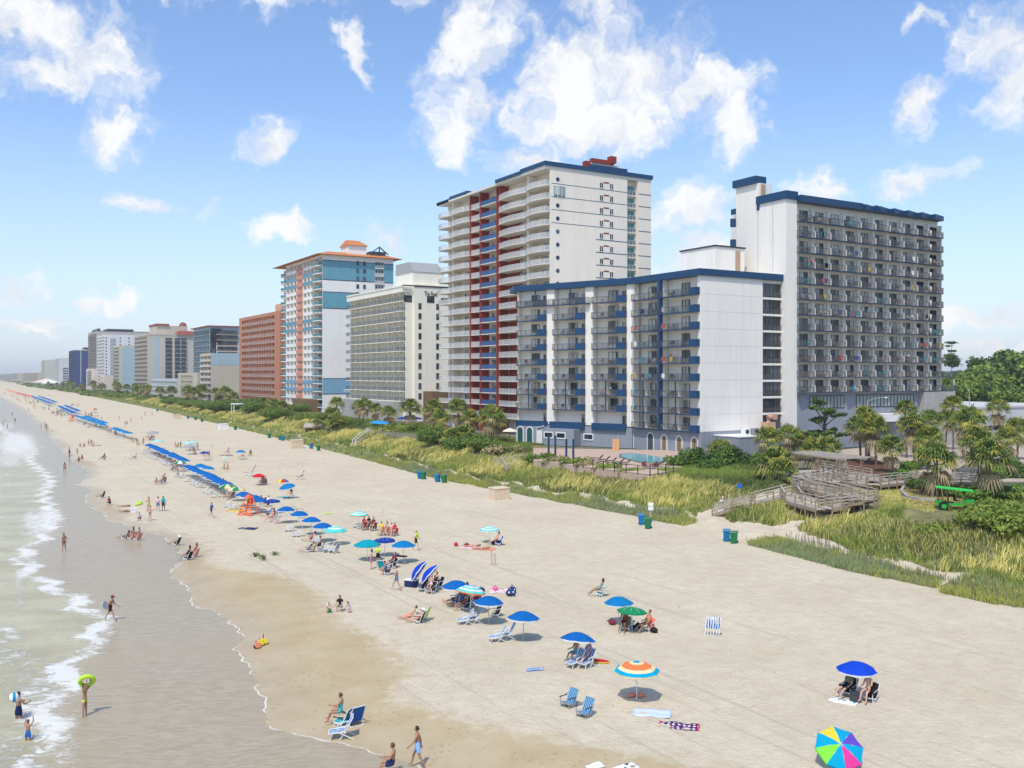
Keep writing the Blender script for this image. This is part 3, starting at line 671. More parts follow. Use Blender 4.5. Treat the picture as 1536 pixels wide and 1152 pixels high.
    link(wm, 'window', B, F1.P(at1(884), -.26, 4.1)-B.location, F1.th)
    dm = Mb(); dm.box(-.6,.6,-.08,0,0,2.5); link(dm.mesh('door', [m_trimw]), 'door', B, F1.P(at1(816), -1.41, 3.1)-B.location, F1.th)
    dp = Mb(); dp.tube([F1.P(at1(812),-1.55,3.1), F1.P(at1(812),-1.55,6.1), F1.P(at1(823),-1.55,6.5)], .08, 8); dp.tube([F2.P(.35,-.12,3.1), F2.P(.35,-.12,31.9)], .07, 8); part(B, 'drain_pipe', dp, m_trimw)
    # rooftop block and chimneys
    rt = Mb(); rt.box(114.5,121.5,122,131,33.5,38.7,0); rt.box(114.3,121.7,121.8,131.2,38.7,38.95,1); part(B, 'rooftop_stair_block', rt, [m_white, m_dark])
    lv = Mb(); lv.box(119.3,120.3,121.8,121.96,34.6,38.2,0); part(B, 'louvre_door', lv, mat('tan_louvre', (.42,.30,.20), .7))
    return B
hotel_near()

# ---------- balcony tower on the right ----------
def hotel_tower():
    B = thing('hotel_tower', 'white hotel slab with rows of saw-tooth balconies under a navy roof edge', 'building', (125.6,113.6,3.0))
    X0 = 125.6; Y0 = 113.6; WD = 40.4; nc = 10; cw = WD/nc; F = Frame((X0,Y0), 0); rec = .85
    Z = [13.15+2.705*k for k in range(12)]; top = 46.2
    wall = Mb(); wall.box(X0, X0+WD, Y0+rec, Y0+16, 3.0, top, 0)
    wall.box(X0-2.6, X0+.02, Y0-.0, Y0+6.6, 3.0, top+.3, 0); wall.box(X0-2.4,X0+1,Y0+6.6,Y0+12.2,3.0,50.4,0)
    for z in Z: wall.box(X0+.03, X0+WD, Y0-.0, Y0+rec, z-.22, z, 0)
    fins = Mb()
    for k, z in enumerate(Z):
        for c in range(nc+1):
            hgt = 2.47
            u = c*cw; wall.box(X0+u-.08+(0.12 if c==0 else 0), X0+u+.08, Y0+.01, Y0+rec, z, z+hgt, 0)
    wall.box(X0-2.4,X0-.0,Y0+3.6,Y0+6.5,46.5,47.2,0)
    part(B, 'wall', wall, m_white)
    pod = Mb(); pod.box(X0+.03,X0+33.9,Y0+.35,Y0+rec+.3,3.0,12.93,0); part(B, 'podium_wall', pod, m_grey)
    cb_ = Mb(); cb_.box(X0+33.9,X0+43.2,Y0-1.0,Y0+rec-.05,3.0,12.9,0); cb_.box(X0+33.85,X0+43.3,Y0-1.06,Y0+rec,9.0,9.15,0); part(B, 'concrete_end_block', cb_, m_conc)
    m_strip = mat('pale_tinted_glass', (.30,.34,.33), .15, .5)
    link(win_mesh(16.5, 2.3, m_dark, m_strip, mull=16, t=.12), 'strip_window', B, (24.0, .33, 7.2)); link(win_mesh(9, 2.3, m_dark, m_strip, mull=9, t=.12), 'strip_window', B, (8.0, .33, 7.2))
    aw = Mb(); aw.box(X0+19.5,X0+31,Y0-2.4,Y0+.34,8.7,9.0,0); aw.box(X0+19.5,X0+31,Y0-2.6,Y0-2.41,7.6,9.0,0); part(B, 'entrance_canopy', aw, m_trimw)
    # roof edge: straight over four columns, then one angled piece per column
    rb = Mb(); rb.box(X0-.0,X0+4*cw,Y0-1.0,Y0+16,top+.01,47.3,0)
    for c in range(4, nc):
        a = X0+c*cw; rb.hexa([(a,Y0-1.5,top),(a+cw,Y0-.5,top),(a+cw,Y0+16,top),(a,Y0+16,top),(a,Y0-1.5,47.1),(a+cw,Y0-.5,47.1),(a+cw,Y0+16,47.1),(a,Y0+16,47.1)], 0)
    rb.box(X0-2.9,X0-.01,Y0-.3,Y0+6.8,46.5,47.9,0); rb.box(X0-2.95,X0-.3,Y0+6.81,Y0+12.6,50.4,51.7,0)
    rb.box(X0-2.7,X0-2.45,Y0+6.2,Y0+6.75,45.5,46.49,0)
    part(B, 'roof_band', rb, m_blue)
    sb_ = Mb()
    for z in (35.5,39.5,43.3): sb_.box(X0-3.2,X0-2.4,Y0+12.2,Y0+12.9,z,z+1.5,0)
    part(B, 'side_balcony_panel', sb_, m_blue)
    bm = Mb()
    def sk(me_w, d0, d1):
        m = Mb(); m.hexa([(-cw/2,-d0,-.16),(cw/2,-d1,-.16),(cw/2,-.01,-.16),(-cw/2,-.01,-.16),(-cw/2,-d0,-.02),(cw/2,-d1,-.02),(cw/2,-.01,-.02),(-cw/2,-.01,-.02)], 0); return m.mesh('balcony', [m_blue])
    def rl(d0, d1):
        m = Mb(); hh = 1.05; pts = [(-cw/2+.04,-.02),(-cw/2+.04,-d0+.04),(cw/2-.04,-d1+.04),(cw/2-.04,-.02)]
        for i, (a, b) in enumerate(zip(pts[:-1], pts[1:])):
            m.bar((*a,hh-.03),(*b,hh-.03),.06,.05,0); m.quad((*a,.0),(*b,.0),(*b,hh-.06),(*a,hh-.06),1 if i else 2)
            for q in range(5): x = a[0]+(b[0]-a[0])*q/4; y = a[1]+(b[1]-a[1])*q/4; m.bar((x,y,0),(x,y,hh-.06),.04,.04,0)
        return m.mesh('railing', [m_dark, m_railm, m_railg])
    BP = Parts(B, 'balcony', sk(cw,1.0,.45), (('railing', rl(1.0,.45)),)); DP = Parts(B, 'sliding_door', win_mesh(2.0, 2.1, m_dark, m_glass, mull=1)); FP = Parts(B, 'screen_panel', (lambda m: (m.box(-.035,.035,-.55,0,0,1.15), m.mesh('screen_panel', [m_trimw]))[1])(Mb()))
    for k, z in enumerate(Z):
        for c in range(nc):
            u = (c+.5)*cw
            BP.add(F.P(u,0,z)); DP.add(F.P(u+.55,rec-.01,z+.02)); 
            if c and not (k == 11 and c < 4): FP.add(F.P(c*cw-.02,-.05,z))
            furnish(F, u, z, -.35, 'the white saw-tooth balcony tower', 2.2)
    for k, z in enumerate(Z[:2]):
        for c in (0,): BP.add(F.P((nc+.45)*cw-.1,0,z))
    BP.done(); DP.done(); FP.done()
    rv = Mb()
    for i, (x, hh) in enumerate(((150,1.9),(151.2,2.2),(152.4,1.8),(153.6,1.7),(155,1.4),(156,2.3))): rv.box(x, x+.9, 121, 122.2, 47.4, 48.2+hh*.6, 0)
    part(B, 'rooftop_vents', rv, m_blue)
    lv = Mb(); lv.box(X0-1.9,X0-.9,Y0+6.4,Y0+6.59,48.0,50.2,0); part(B, 'louvre_door', lv, MATS['tan_louvre'])
    gv = Mb()
    for yy in (Y0+3.0, Y0+6.54): gv.box(X0-2.64,X0-2.61,yy,yy+.06,34,46.4,0)
    part(B, 'wall_joint', gv, m_conc)
hotel_tower()
tw_cols = [(.40,.08,.08),(.03,.22,.30),(.70,.70,.68),(.45,.30,.08),(.04,.08,.25),(.32,.13,.24),(.08,.26,.20)]
tw_m = [mat('hung_towel_%d' % i, c, .9) for i, c in enumerate(tw_cols)]; tq = Mb(); tq.box(-.35,.35,-.06,-.03,-.75,.02); tq.box(-.35,.35,-.03,.05,-.0,.02); tq.box(-.35,.35,.05,.08,-.35,.02); tw_me = tq.mesh('hung_towel', [tw_m[0]])
def hang(F, u, y, z, where, i):
    o = link(tw_me, 'hung_towel', None, F.P(u, y, z+1.05), F.th); o.material_slots[0].link = 'OBJECT'; o.material_slots[0].material = tw_m[i]
    tag(o, '%s towel hung over a balcony rail of %s' % (['red','teal','white','ochre','navy','purple','green'][i], where), 'towel', 'towels hung over the rails of %s' % where)
rh = random.Random(8)
for i in range(22): c = rh.randrange(10); k = rh.randrange(11); hang(Frame((125.6,113.6),0), (c+rh.uniform(.35,.65))*4.04, -.80, 13.15+2.705*k, 'the white saw-tooth tower', rh.randrange(7))
for i in range(16): k = rh.randrange(1,8); px = rh.choice((958,968,980,1000,1012)); F_ = Frame((104.2,132), math.atan2(-17.4,.2)); hang(F_, F_.at(px), -.74, 6.87+2.82*k, 'the white hotel by the pool', rh.randrange(7))

# ---------- tall white, red and blue tower ----------
def tower_red():
    X0 = 107.0; Y0 = 163.2; fh = 2.74
    B = thing('condominium_tower', 'tall cream tower with white curved balconies and a red and blue balcony stack', 'building', (X0,Y0,3.0))
    m_red = mat('deep_red_paint', (.27,.035,.022), .6, nz=(1.5,.12))
    L = 50.8; F = Frame((X0,Y0+L), -PIH); at = F.at; top = 59.2; rec = 2.0
    Z = [55.9-fh*k for k in range(19)]
    S0 = Frame((X0,Y0), 0); sat = S0.at
    us = [at(q) for q in (662.5,680,707,722,747,751,793,825.8)]
    W1 = sat(941) ; W2 = sat(957); W3 = sat(976.5)
    wall = Mb(); wall.box(X0+rec, X0+W1, Y0, Y0+L, 3.0, top, 0); wall.box(X0+W1, X0+W2, Y0+1.6, Y0+L, 3.0, top-.01, 0); wall.box(X0+W2, X0+W3, Y0, Y0+L, 3.0, top, 0)
    wall.box(X0, X0+rec, Y0, Y0+.35, 3.0, top, 0)
    red = Mb()
    for i, u in enumerate(us):
        if i in (0,7): continue
        t = red if i in (2,3,4,5) else wall
        tt = .22 if i not in (6,) else .35
        t.fbox(F, u-tt, u+tt, -.35 if i in (2,3,4,5) else -.2, rec-.02, 3.0, top-.05, 0)
    for z in Z:
        for a, b in zip(us[:-1], us[1:]):
            if b-a < 1.2: continue
            wall.fbox(F, a+.25, b-.36 if b == us[7] else b-.25, .02, rec, z-.22, z, 0)
    part(B, 'wall', wall, m_white2); part(B, 'red_pier', red, m_red)
    ri = Mb()
    for z in Z[2:]:
        for a, b in ((us[2],us[3]),(us[5]+.3,us[5]+(us[6]-us[5])*.55)): ri.fbox(F, a+.23, b-.23, rec-.08, rec-.01, z, z+fh-.23, 0)
    part(B, 'red_inner_wall', ri, m_red)
    # balconies by column
    m_slab = mat('cream_slab', (.66,.63,.57), .8)
    spec = {0: (.9,.7,m_railw), 1: (.8,.6,m_railw), 2: (.25,0,m_railw), 3: (.35,.0,m_railb), 5: (.6,.8,m_railw), 6: (.9,.8,m_railw)}
    P = []
    for c, (d, bow, rm) in spec.items():
        a, b = us[c], us[c+1]; w = b-a-(.5 if c in (2,3) else .12)
        fr = m_trimw if rm is m_railw else m_railb
        q = Parts(B, 'balcony', balc_mesh(w, d, m_slab, .2, bow), (('railing', rail_mesh(w, d, rm, fr, bow=bow)),), cap=19)
        dw = Parts(B, 'sliding_door', win_mesh(min(w*.62,4.6), 2.2, m_trimw, m_glass2, mull=3 if w > 4 else 1), cap=19)
        for k, z in enumerate(Z):
            q.add(F.P((a+b)/2,-.01,z+.0), F.th)
            if not (c in (2,)): dw.add(F.P((a+b)/2+(w*.15 if c == 5 else 0),rec-.09 if c == 5 else rec-.01,z+.03), F.th)
            if c == 3 and k % 1 == 0: furnish(F, (a+b)/2, z, .5, 'the tall red and blue tower', 2.4)
        q.done(); dw.done()
    # left end: small rounded balconies seen in profile
    # roof edges
    rb = Mb(); rb.box(X0-1.6,X0+W3+.3,Y0-.35,Y0+us[7]-us[6]+1,top+.6,top+1.5,0); rb.box(X0+2,X0+W3+.3,Y0+us[7]-us[6]+1,Y0+L,top+.55,top+1.3,0)
    rb.fbox(F,us[5],us[6]-.2,-1.5,0,top+.5,top+1.2,0); rb.fbox(F,us[1],us[2],-1.2,0,top+.4,top+1.2,0); rb.fbox(F,us[0]-.5,us[1]-.3,-1.2,0,top+.0,top+.8,0)
    part(B, 'roof_band', rb, m_blue)
    pf = Mb(); pf.box(X0-1.4,X0+W3,Y0-.05,Y0+us[7]-us[6]+.9,top,top+.6,0); pf.fbox(F,us[0]-.3,us[6]+1,-1.2,3,top-.02,top+.5,0); part(B, 'parapet', pf, m_slab)
    # end wall: storey lines, portholes, paired windows, red spandrels
    ln = Mb()
    for k in range(19):
        z = 55.9+.3-fh*k
        if k < 4: ln.box(X0+.3,X0+W1-.1,Y0-.03,Y0-.002,z,z+.11,0)
        else: ln.box(X0+sat(894),X0+W1-.1,Y0-.03,Y0-.002,z,z+.16,0)
        ln.box(X0+W2+.1,X0+W3,Y0-.03,Y0-.002,z,z+.16,0)
    part(B, 'storey_line', ln, m_blue)
    PW = Parts(B, 'window', win_mesh(1.0,1.25,m_trimw,m_gdark,mull=1)); SP = []
    ph = Mb(); ph.tube([(0,-.06,0),(0,0,0)], .45, 14, 0); ph.tube([(0,-.065,0),(0,-.02,0)], .3, 12, 1); phm = ph.mesh('porthole', [m_blue, m_gdark]); PH = Parts(B, 'porthole_window', phm)
    rs = Mb()
    for k in range(12):
        z = 56.4-fh*k
        for px in (902,917): PW.add((X0+sat(px),Y0-.01,z+.1))
        rs.box(X0+sat(905.5),X0+sat(913.5),Y0-.04,Y0-.002,z+1.25,z+1.55,0)
        if k != 1: PH.add((X0+sat(836.5),Y0-.01,z+.8))
    PW.done(); PH.done(); part(B, 'red_spandrel', rs, m_red)
    link(win_mesh(3.2,2.5,m_trimw,m_glass2,mull=2), 'corner_window', B, (sat(839.5)-.0, -.01, 56.1-fh-3.0))
    GW = Parts(B, 'recess_window', win_mesh(W2-W1-.1,2.3,m_trimw,mat('teal_recess_glass',(.06,.25,.28),.15),mull=2)); GR = Parts(B, 'recess_balcony', balc_mesh(W2-W1-.1,.9,m_slab,.2), (('railing', rail_mesh(W2-W1-.1,.9,m_railg,m_trimw)),))
    for k in range(12): z = 55.9-fh*k; GW.add((X0+(W1+W2)/2,Y0+1.58,z)); GR.add((X0+(W1+W2)/2,Y0+1.58,z))
    GW.done(); GR.done()
    # stepped red and blue crown
    cr = Mb(); zz = top+1.5
    cr.box(X0+sat(900),X0+sat(951),Y0+3,Y0+9,zz-.6,zz+.9,1); cr.box(X0+sat(898.5),X0+sat(953),Y0+2.8,Y0+9.2,zz+.9,zz+1.5,0)
    cr.box(X0+sat(901),X0+sat(945),Y0+4,Y0+9,zz+1.5,zz+2.2,1); cr.box(X0+sat(903),X0+sat(936),Y0+3.6,Y0+4.6,zz+2.2,zz+3.1,2); cr.box(X0+sat(930.5),X0+sat(939),Y0+3.4,Y0+4.8,zz+2.6,zz+4.1,2); cr.box(X0+sat(893),X0+sat(900),Y0+3.5,Y0+4.8,zz-.3,zz+2.3,2)
    part(B, 'rooftop_crown', cr, [m_blue, m_slab, m_red])
tower_red()

# ---------- generic beachfront block: loggia grid on the sea side, plain end wall ----------
def block(name, label, X0, Y0, Y1, depthX, top, nfl, fh, ncol, m_w, rm, door=(1.6,2.0), gl=m_glass, rec=1.4, zb=None, cat='building', end_pier=1.2, slab=None, rail_d=.25, colpat=None, cap=96, winfr=m_trimw, parapet=None, pproud=.05, finw=.13):
    B = thing(name, label, cat, (X0,Y0,3.0)); L = Y1-Y0; F = Frame((X0,Y1), -PIH)
    wall = Mb(); wall.box(X0+rec, X0+depthX, Y0, Y1, 3.0, top, 0); wall.box(X0, X0+rec, Y0, Y0+end_pier, 3.0, top, 0); wall.box(X0, X0+rec, Y1-end_pier*.6, Y1, 3.0, top, 0)
    u0 = end_pier*.6; u1 = L-end_pier; cw = (u1-u0)/ncol
    Z = [top-parapet_h-fh*(k+1)+.0 for k in range(nfl)] if False else [top-1.2-fh*(k+1) for k in range(nfl)]
    for z in Z: wall.fbox(F, u0, u1, .0, rec, z-.2, z, 0)
    wall.fbox(F, u0, u1, .0, rec, top-1.2-.2, top, 0)
    wall.fbox(F, u0, u1, .0, rec, 3.0, Z[-1]-.2, 0)
    for c in range(1, ncol):
        for z in Z: wall.fbox(F, u0+c*cw-finw, u0+c*cw+finw, -.02, rec, z, z+fh-.2, 0)
    part(B, 'wall', wall, m_w)
    if parapet:
        pb = Mb(); pb.box(X0-pproud,X0+depthX+pproud,Y0-pproud,Y1+pproud,top+.01,top+.5,0); part(B, 'roof_edge', pb, parapet)
    if rm:
        q = Parts(B, 'balcony', balc_mesh(cw-.24, rail_d, slab or m_w, .16), (('railing', rail_mesh(cw-.24, rail_d, rm, m_dark if rm is m_railm else m_trimw)),), cap=cap)
    dq = Parts(B, 'window', win_mesh(*door, winfr, gl, mull=1), cap=cap)
    for z in Z:
        for c in range(ncol):
            if rm: q.add(F.P(u0+(c+.5)*cw,-.01,z-.0), F.th)
            dq.add(F.P(u0+(c+.5)*cw,rec-.01,z+.03), F.th)
    if rm: q.done()
    dq.done()
    return B, F, Z, u0, u1, cw
parapet_h = 1.2

def reef():
    X0 = 108.9; Y0 = 240.0
    B, F, Z, u0, u1, cw = block('hotel_building', 'cream eleven storey hotel with dark balcony rails and old style lettering near its top', X0, Y0, 282.5, 26, 41.0, 11, 2.82, 10, m_cream, None, (1.9,2.1), m_glass2, 1.0, end_pier=.5, finw=.22)
    for z in Z:
        pass
    bp = Parts(B, 'long_balcony', balc_mesh(u1-u0+1.8,1.1,m_cream,.2), (('railing', rail_mesh(u1-u0+1.8,1.1,m_railm,m_dark)),))
    for z in Z: bp.add(F.P((u0+u1)/2-.6,-.01,z), F.th)
    bp.done()
    FS = Frame((X0,Y0),0); at = FS.at
    w = Mb(); w.box(X0+at(620),X0+at(690),Y0-.8,Y0+14,3.0,41.6,0); w.box(X0+at(620)+.5,X0+at(669),Y0+1,Y0+13,41.6,45.4,0)
    part(B, 'stair_tower', w, m_cream)
    rf = Mb(); a = X0+at(620)+.3; b = X0+at(669)+.3
    # sloped grey roof on the stair tower
    rf.hexa([(a,Y0+.8,45.4),(b,Y0+.8,45.4),(b,Y0+13.2,45.4),(a,Y0+13.2,45.4),(a+.2,Y0+4,48.4),(b-1.0,Y0+4,48.4),(b-1.0,Y0+13.2,48.4),(a+.2,Y0+13.2,48.4)],0); part(B, 'stair_tower_roof', rf, mat('grey_metal_roof', (.33,.33,.33), .5))
    rl = Mb(); rl.box(X0-1.4,X0+at(690),Y0-1.0,Y0-.82,41.0,41.35,0); rl.box(X0-1.4,X0-1.2,Y0-.82,Y0+42.5,40.9,41.3,1); rl.box(X0-1.2,X0+1.5,Y0-.4,Y0+42.6,39.4,40.9,1); part(B, 'roof_edge', rl, [m_dark, m_cream])
    wp = Parts(B, 'window', win_mesh(.9,1.7,m_dark,m_gdark,mull=0))
    for z in Z[1:]:
        wp.add((X0+at(628),Y0-.81,z+.5)); wp.add((X0+at(654.5),Y0-.81,z+.5))
    wp.done()
    link(win_mesh(2.3,1.9,m_dark,m_gdark,mull=1), 'window', B, (at(644),-.82,33.6)); link(win_mesh(2.3,1.9,m_dark,m_gdark,mull=1), 'window', B, (at(665),-.82,33.2)); link(win_mesh(2.4,1.9,m_dark,m_gdark,mull=1), 'window', B, (at(612),-.01,33.6))
    signtext(B, 'The Reef', Frame((X0,Y0-.8),0), at(634.5), 38.45, 2.0, m_dark).scale = (.56,1,1)
    gb = Mb(); gb.box(X0-3,X0-.01,Y0+2,Y0+42,3.0,8.6,0); gb.box(X0+at(633),X0+at(665),Y0-6,Y0-.81,3,11.5,1); part(B, 'garage_front', gb, [m_conc, mat('brown_render',(.17,.10,.06),.8)])
reef()

def teal_tower():
    X0 = 110.6; Y0 = 313.6; Y1 = 357; top = 58.2; fh = 2.76; n = 19
    B = thing('condominium_tower', 'white tower with teal bands, salmon balcony stack and an orange roof edge', 'building', (X0,Y0,3.0))
    m_w = stucco('clean_white_stucco', (.80,.77,.73)); m_teal = stucco('teal_stucco', (.13,.32,.40)); m_sal = stucco('salmon_stucco', (.60,.27,.19)); m_or = mat('orange_tile', (.55,.20,.07), .7, nz=(2,.2)); m_lb = stucco('light_blue_stucco', (.19,.36,.50))
    F = Frame((X0,Y1+6), -PIH); at = F.at; S0 = Frame((X0,Y0),0); sat = S0.at; rec = 1.5
    uL = at(429); uE = at(484)
    cols = [at(q) for q in (429,434.5,439.8,445)]; sal = (at(445),at(454.4)); cols2 = [at(q) for q in (454.4,460,465,470.6)]; cur = (at(470.6),at(484))
    W_ = sat(590)
    wall = Mb(); wall.box(X0+rec,X0+W_,Y0,Y1,3.0,top,0); wall.box(X0+rec,X0+W_-3,Y1,Y1+6,3,top-1,0)
    Z = [top-.9-fh*(k+1) for k in range(n)]
    wall.box(X0,X0+rec,Y0,Y0+.3,3,top,0)
    for z in Z: wall.fbox(F, uL, uE-.31, .0, rec, z-.22, z, 0); 
    wall.fbox(F, uL, uE-.31, 0, rec, 3, Z[-1]-.22, 0); wall.fbox(F, uL, uE-.31, 0, rec, top-.9, top, 0)
    for u in cols+cols2:
        for z in Z: wall.fbox(F, u-.3, u+.3, .01, rec, z, z+fh-.22, 0)
    for z in Z:   # solid parapets under the openings
        for a, b in list(zip(cols[:-1],cols[1:]))+list(zip(cols2[:-1],cols2[1:])): wall.fbox(F, a+.3, b-.3, .02, .15, z, z+1.0, 0)
    part(B, 'wall', wall, m_w)
    tl = [1,2,7,8]; bl = [15,16]
    for k in tl+bl:
        z = Z[k]; mi = 0 if k in tl else 1
        for a, b in ((cols[0],cols[3]),(cols2[0],cols2[3])): q_ = Mb(); q_.fbox(F, a-.3, b+.3, -.03, -.005, z-.2, z+1.05, 0); part(B, 'front_band', q_, [m_teal, m_lb][mi])
    def band(z0, z1, mi, x1=W_):
        bd = Mb(); bd.box(X0-.02,X0+x1+.02,Y0-.03,Y0-.004,z0,z1,mi); bd.box(X0-.02,X0+x1+.02,Y0-.06,Y0-.031,z0-.15,z0+.1,2); bd.box(X0-.02,X0+x1+.02,Y0-.06,Y0-.031,z1-.1,z1+.15,2); part(B, 'colour_band', bd, [m_teal, m_lb, m_dark])
    s_ = 326/1400
    band(16.2+(562-419)*s_, 16.2+(562-390)*s_, 0); band(16.2+(562-462)*s_, 16.2+(562-437.5)*s_, 0); band(16.2+(562-591)*s_, 16.2+(562-568)*s_, 1)
    sp = Mb(); sp.fbox(F, sal[0]+.3, sal[1]-.3, .3, rec-.01, 5, Z[0], 0)
    for z in Z:
        sp.fbox(F, sal[0]+.1, sal[1]-.1, -.25, .29, z, z+1.2, 0)
        if z > Z[6]:
            for a, b in ((cols[0],cols[3]),(cols2[0],cols2[3])): sp.fbox(F, a-.1, b+.1, rec-.06, rec-.01, z+2, z+2.5, 0)
    part(B, 'salmon_stack', sp, m_sal)
    wq = Parts(B, 'window', win_mesh(1.5,2.1,m_trimw,m_glass2,mull=1))
    for z in Z:
        for a, b in list(zip(cols[:-1],cols[1:]))+list(zip(cols2[:-1],cols2[1:])): wq.add(F.P((a+b)/2, rec-.01, z+.03), F.th)
    wq.done()
    w = cur[1]-cur[0]-.5; cq = Parts(B, 'curved_balcony', balc_mesh(w,.6,m_w,.22,bow=.9), (('railing', rail_mesh(w,.6,m_railt,m_trimw,bow=.9)),)); cd_ = Parts(B, 'sliding_door', win_mesh(w*.8,2.2,m_trimw,m_gdark,mull=3))
    lw = 4.6; lq = Parts(B, 'end_balcony', balc_mesh(lw,1.2,m_w,.22,bow=.8), (('railing', rail_mesh(lw,1.2,m_railt,m_trimw,bow=.8)),)); ld = Parts(B, 'end_door', win_mesh(3.6,2.2,m_trimw,m_gdark,mull=2))
    for z in Z: cq.add(F.P((cur[0]+cur[1])/2,.0,z),F.th); cd_.add(F.P((cur[0]+cur[1])/2,rec-.01,z),F.th); lq.add(F.P(3.0,rec,z),F.th); ld.add(F.P(3.0,rec-.02,z),F.th)
    for q in (cq,cd_,lq,ld): q.done()
    wp = Parts(B, 'side_window', win_mesh(1.0,1.5,m_dark,m_gdark,mull=0)); rp = Parts(B, 'side_balcony', balc_mesh(3.6,.3,m_w,.2), (('railing', rail_mesh(3.6,.3,m_railw,m_trimw)),)); rd = Parts(B, 'side_door', win_mesh(3.4,2.2,m_trimw,m_gdark,mull=2))
    for z in Z[:12]:
        for px in (536.5,546.5): wp.add((X0+sat(px),Y0-.05,z+.6))
        rp.add((X0+sat(568.8),Y0-.07,z)); rd.add((X0+sat(568.8),Y0-.07,z+.02))
    for q in (wp,rp,rd): q.done()
    rf = Mb()
    rf.hexa([(X0-2.6,Y0-1.8,top+.0),(X0+W_+3,Y0-1.8,top+.0),(X0+W_+3,Y1+9,top+.0),(X0-2.6,Y1+9,top+.0),(X0+3,Y0+3,top+1.6),(X0+W_-2,Y0+3,top+1.6),(X0+W_-2,Y1+2,top+1.6),(X0+3,Y1+2,top+1.6)],0); part(B, 'roof', rf, m_or)
    ch = Mb(); a = X0+sat(523); b = X0+sat(553); ch.box(a+.5,b-.3,Y0+1.5,Y0+9,top+1,top+4.2,0); part(B, 'rooftop_house', ch, m_w)
    hr = Mb(); hr.hexa([(a,Y0+.8,top+4.2),(b+.3,Y0+.8,top+4.2),(b+.3,Y0+9.6,top+4.2),(a,Y0+9.6,top+4.2),(a+1.0,Y0+4.5,top+6.4),(b-2,Y0+4.5,top+6.4),(b-2,Y0+6,top+6.4),(a+1,Y0+6,top+6.4)],0); part(B, 'rooftop_house_roof', hr, m_or)
    gb = Mb(); a = X0+sat(557); b = X0+sat(584); m_ = (a+b)/2
    gb.bar((a,Y0+1,top+1.6),(m_,Y0+1,top+4.2),.5,.3); gb.bar((m_,Y0+1,top+4.2),(b,Y0+1,top+1.6),.5,.3); gb.bar((m_,Y0+1,top),(m_,Y0+1,top+4),.35)
    gb.box(a+.6,b-.6,Y0+2,Y0+7,top+.9,top+2.6,0); part(B, 'gable', gb, mat('dark_green_trim',(.04,.06,.06),.6))
    gf = Mb(); gf.box(X0-5,X0-.5,Y0+2,Y0+18,3,7.6,0); part(B, 'brown_pool_house', gf, mat('brown_siding',(.20,.12,.06),.8))
    signtext(B, 'Westgate', S0, sat(515), 9.9, 1.9, m_trimw, y=-.08)
    lg = Mb(); u = X0+sat(524); lg.hexa([(u,Y0-.1,12.2),(u+6,Y0-.1,13.0),(u+6,Y0-.07,13.0),(u,Y0-.07,12.2),(u+3.5,Y0-.1,15.0),(u+4,Y0-.1,15.1),(u+4,Y0-.07,15.1),(u+3.5,Y0-.07,15.0)],0); part(B, 'logo', lg, mat('sky_blue_paint',(.05,.30,.75),.5))
teal_tower()

# orange-brown block
m_org = stucco('terracotta_stucco', (.47,.21,.13)); 
B,F,Z,u0,u1,cw = block('hotel_building', 'terracotta orange hotel block with a grid of deep balconies', 110.5, 363, 424, 20, 41.5, 13, 2.78, 13, m_org, m_railg, (2.4,2.1), m_glass2, 1.1, end_pier=7.5, cap=96, finw=.35, rail_d=.03)
q = Mb(); q.box(112,122,366,374,41.5,44.6,0); part(B, 'rooftop_box', q, stucco('peach_stucco',(.60,.36,.26)))
# blue-white upper tower with the pale lower block in front
m_lbl = stucco('pale_blue_stucco',(.36,.47,.53)); m_bei = stucco('beige_stucco',(.52,.46,.37))
B,F,Z,u0,u1,cw = block('hotel_building', 'beige mid-height block with a pale blue top band, left of the terracotta block', 108, 466, 490, 40, 26.8, 8, 2.75, 3, m_bei, m_railw, (4.5,2.0), m_glass2, 1.3, end_pier=1)
q = Mb(); q.box(107.9,148.1,465.93,466-.002,21.0,26.8,0); part(B, 'pale_blue_band', q, m_lbl)
B,F,Z,u0,u1,cw = block('hotel_tower', 'pale blue tower with dark balconies and a dark red roof edge, above the beige block', 111, 482, 520, 40, 40.5, 12, 2.75, 6, m_lbl, m_railm, (3.6,2.1), m_gdark, 1.6, end_pier=1, parapet=mat('dark_red_tile',(.26,.055,.04),.7), pproud=1.3)
q = Mb(); q.box(111,117,481.6,481.99,26.8,39.5,0); q.box(114,132,481.5,481.98,26.8,32.4,1); part(B, 'side_panel', q, [m_gdark, m_trimw])
wp = Parts(B, 'side_balcony', balc_mesh(11,.8,m_bei,.2), (('railing', rail_mesh(11,.8,m_railm,m_dark)),)); wd = Parts(B, 'side_door', win_mesh(10,2.1,m_dark,m_gdark,mull=4))
for z in Z[:5]: wp.add((119.5,481.5,z)); wd.add((119.5,481.5,z+.02))
wp.done(); wd.done()
# low glass-fronted annexes
m_ggl = glassm('green_grey_glass', (.10,.14,.15), (.22,.28,.28))
B,F,Z,u0,u1,cw = block('hotel_annex', 'low white annex with a long glazed front, left of the beige block', 108, 548, 628, 14, 13.6, 3, 2.9, 20, mat('annex_white',(.5,.53,.55),.7), None, (3.2,2.3), m_ggl, .5, end_pier=.5, cap=60)
B,F,Z,u0,u1,cw = block('hotel_annex', 'small two-part glazed annex beside the pale beige end wall', 108, 496, 545, 24, 17.2, 4, 2.9, 9, m_bei, None, (4,2.3), m_ggl, .5, end_pier=12, cap=60)
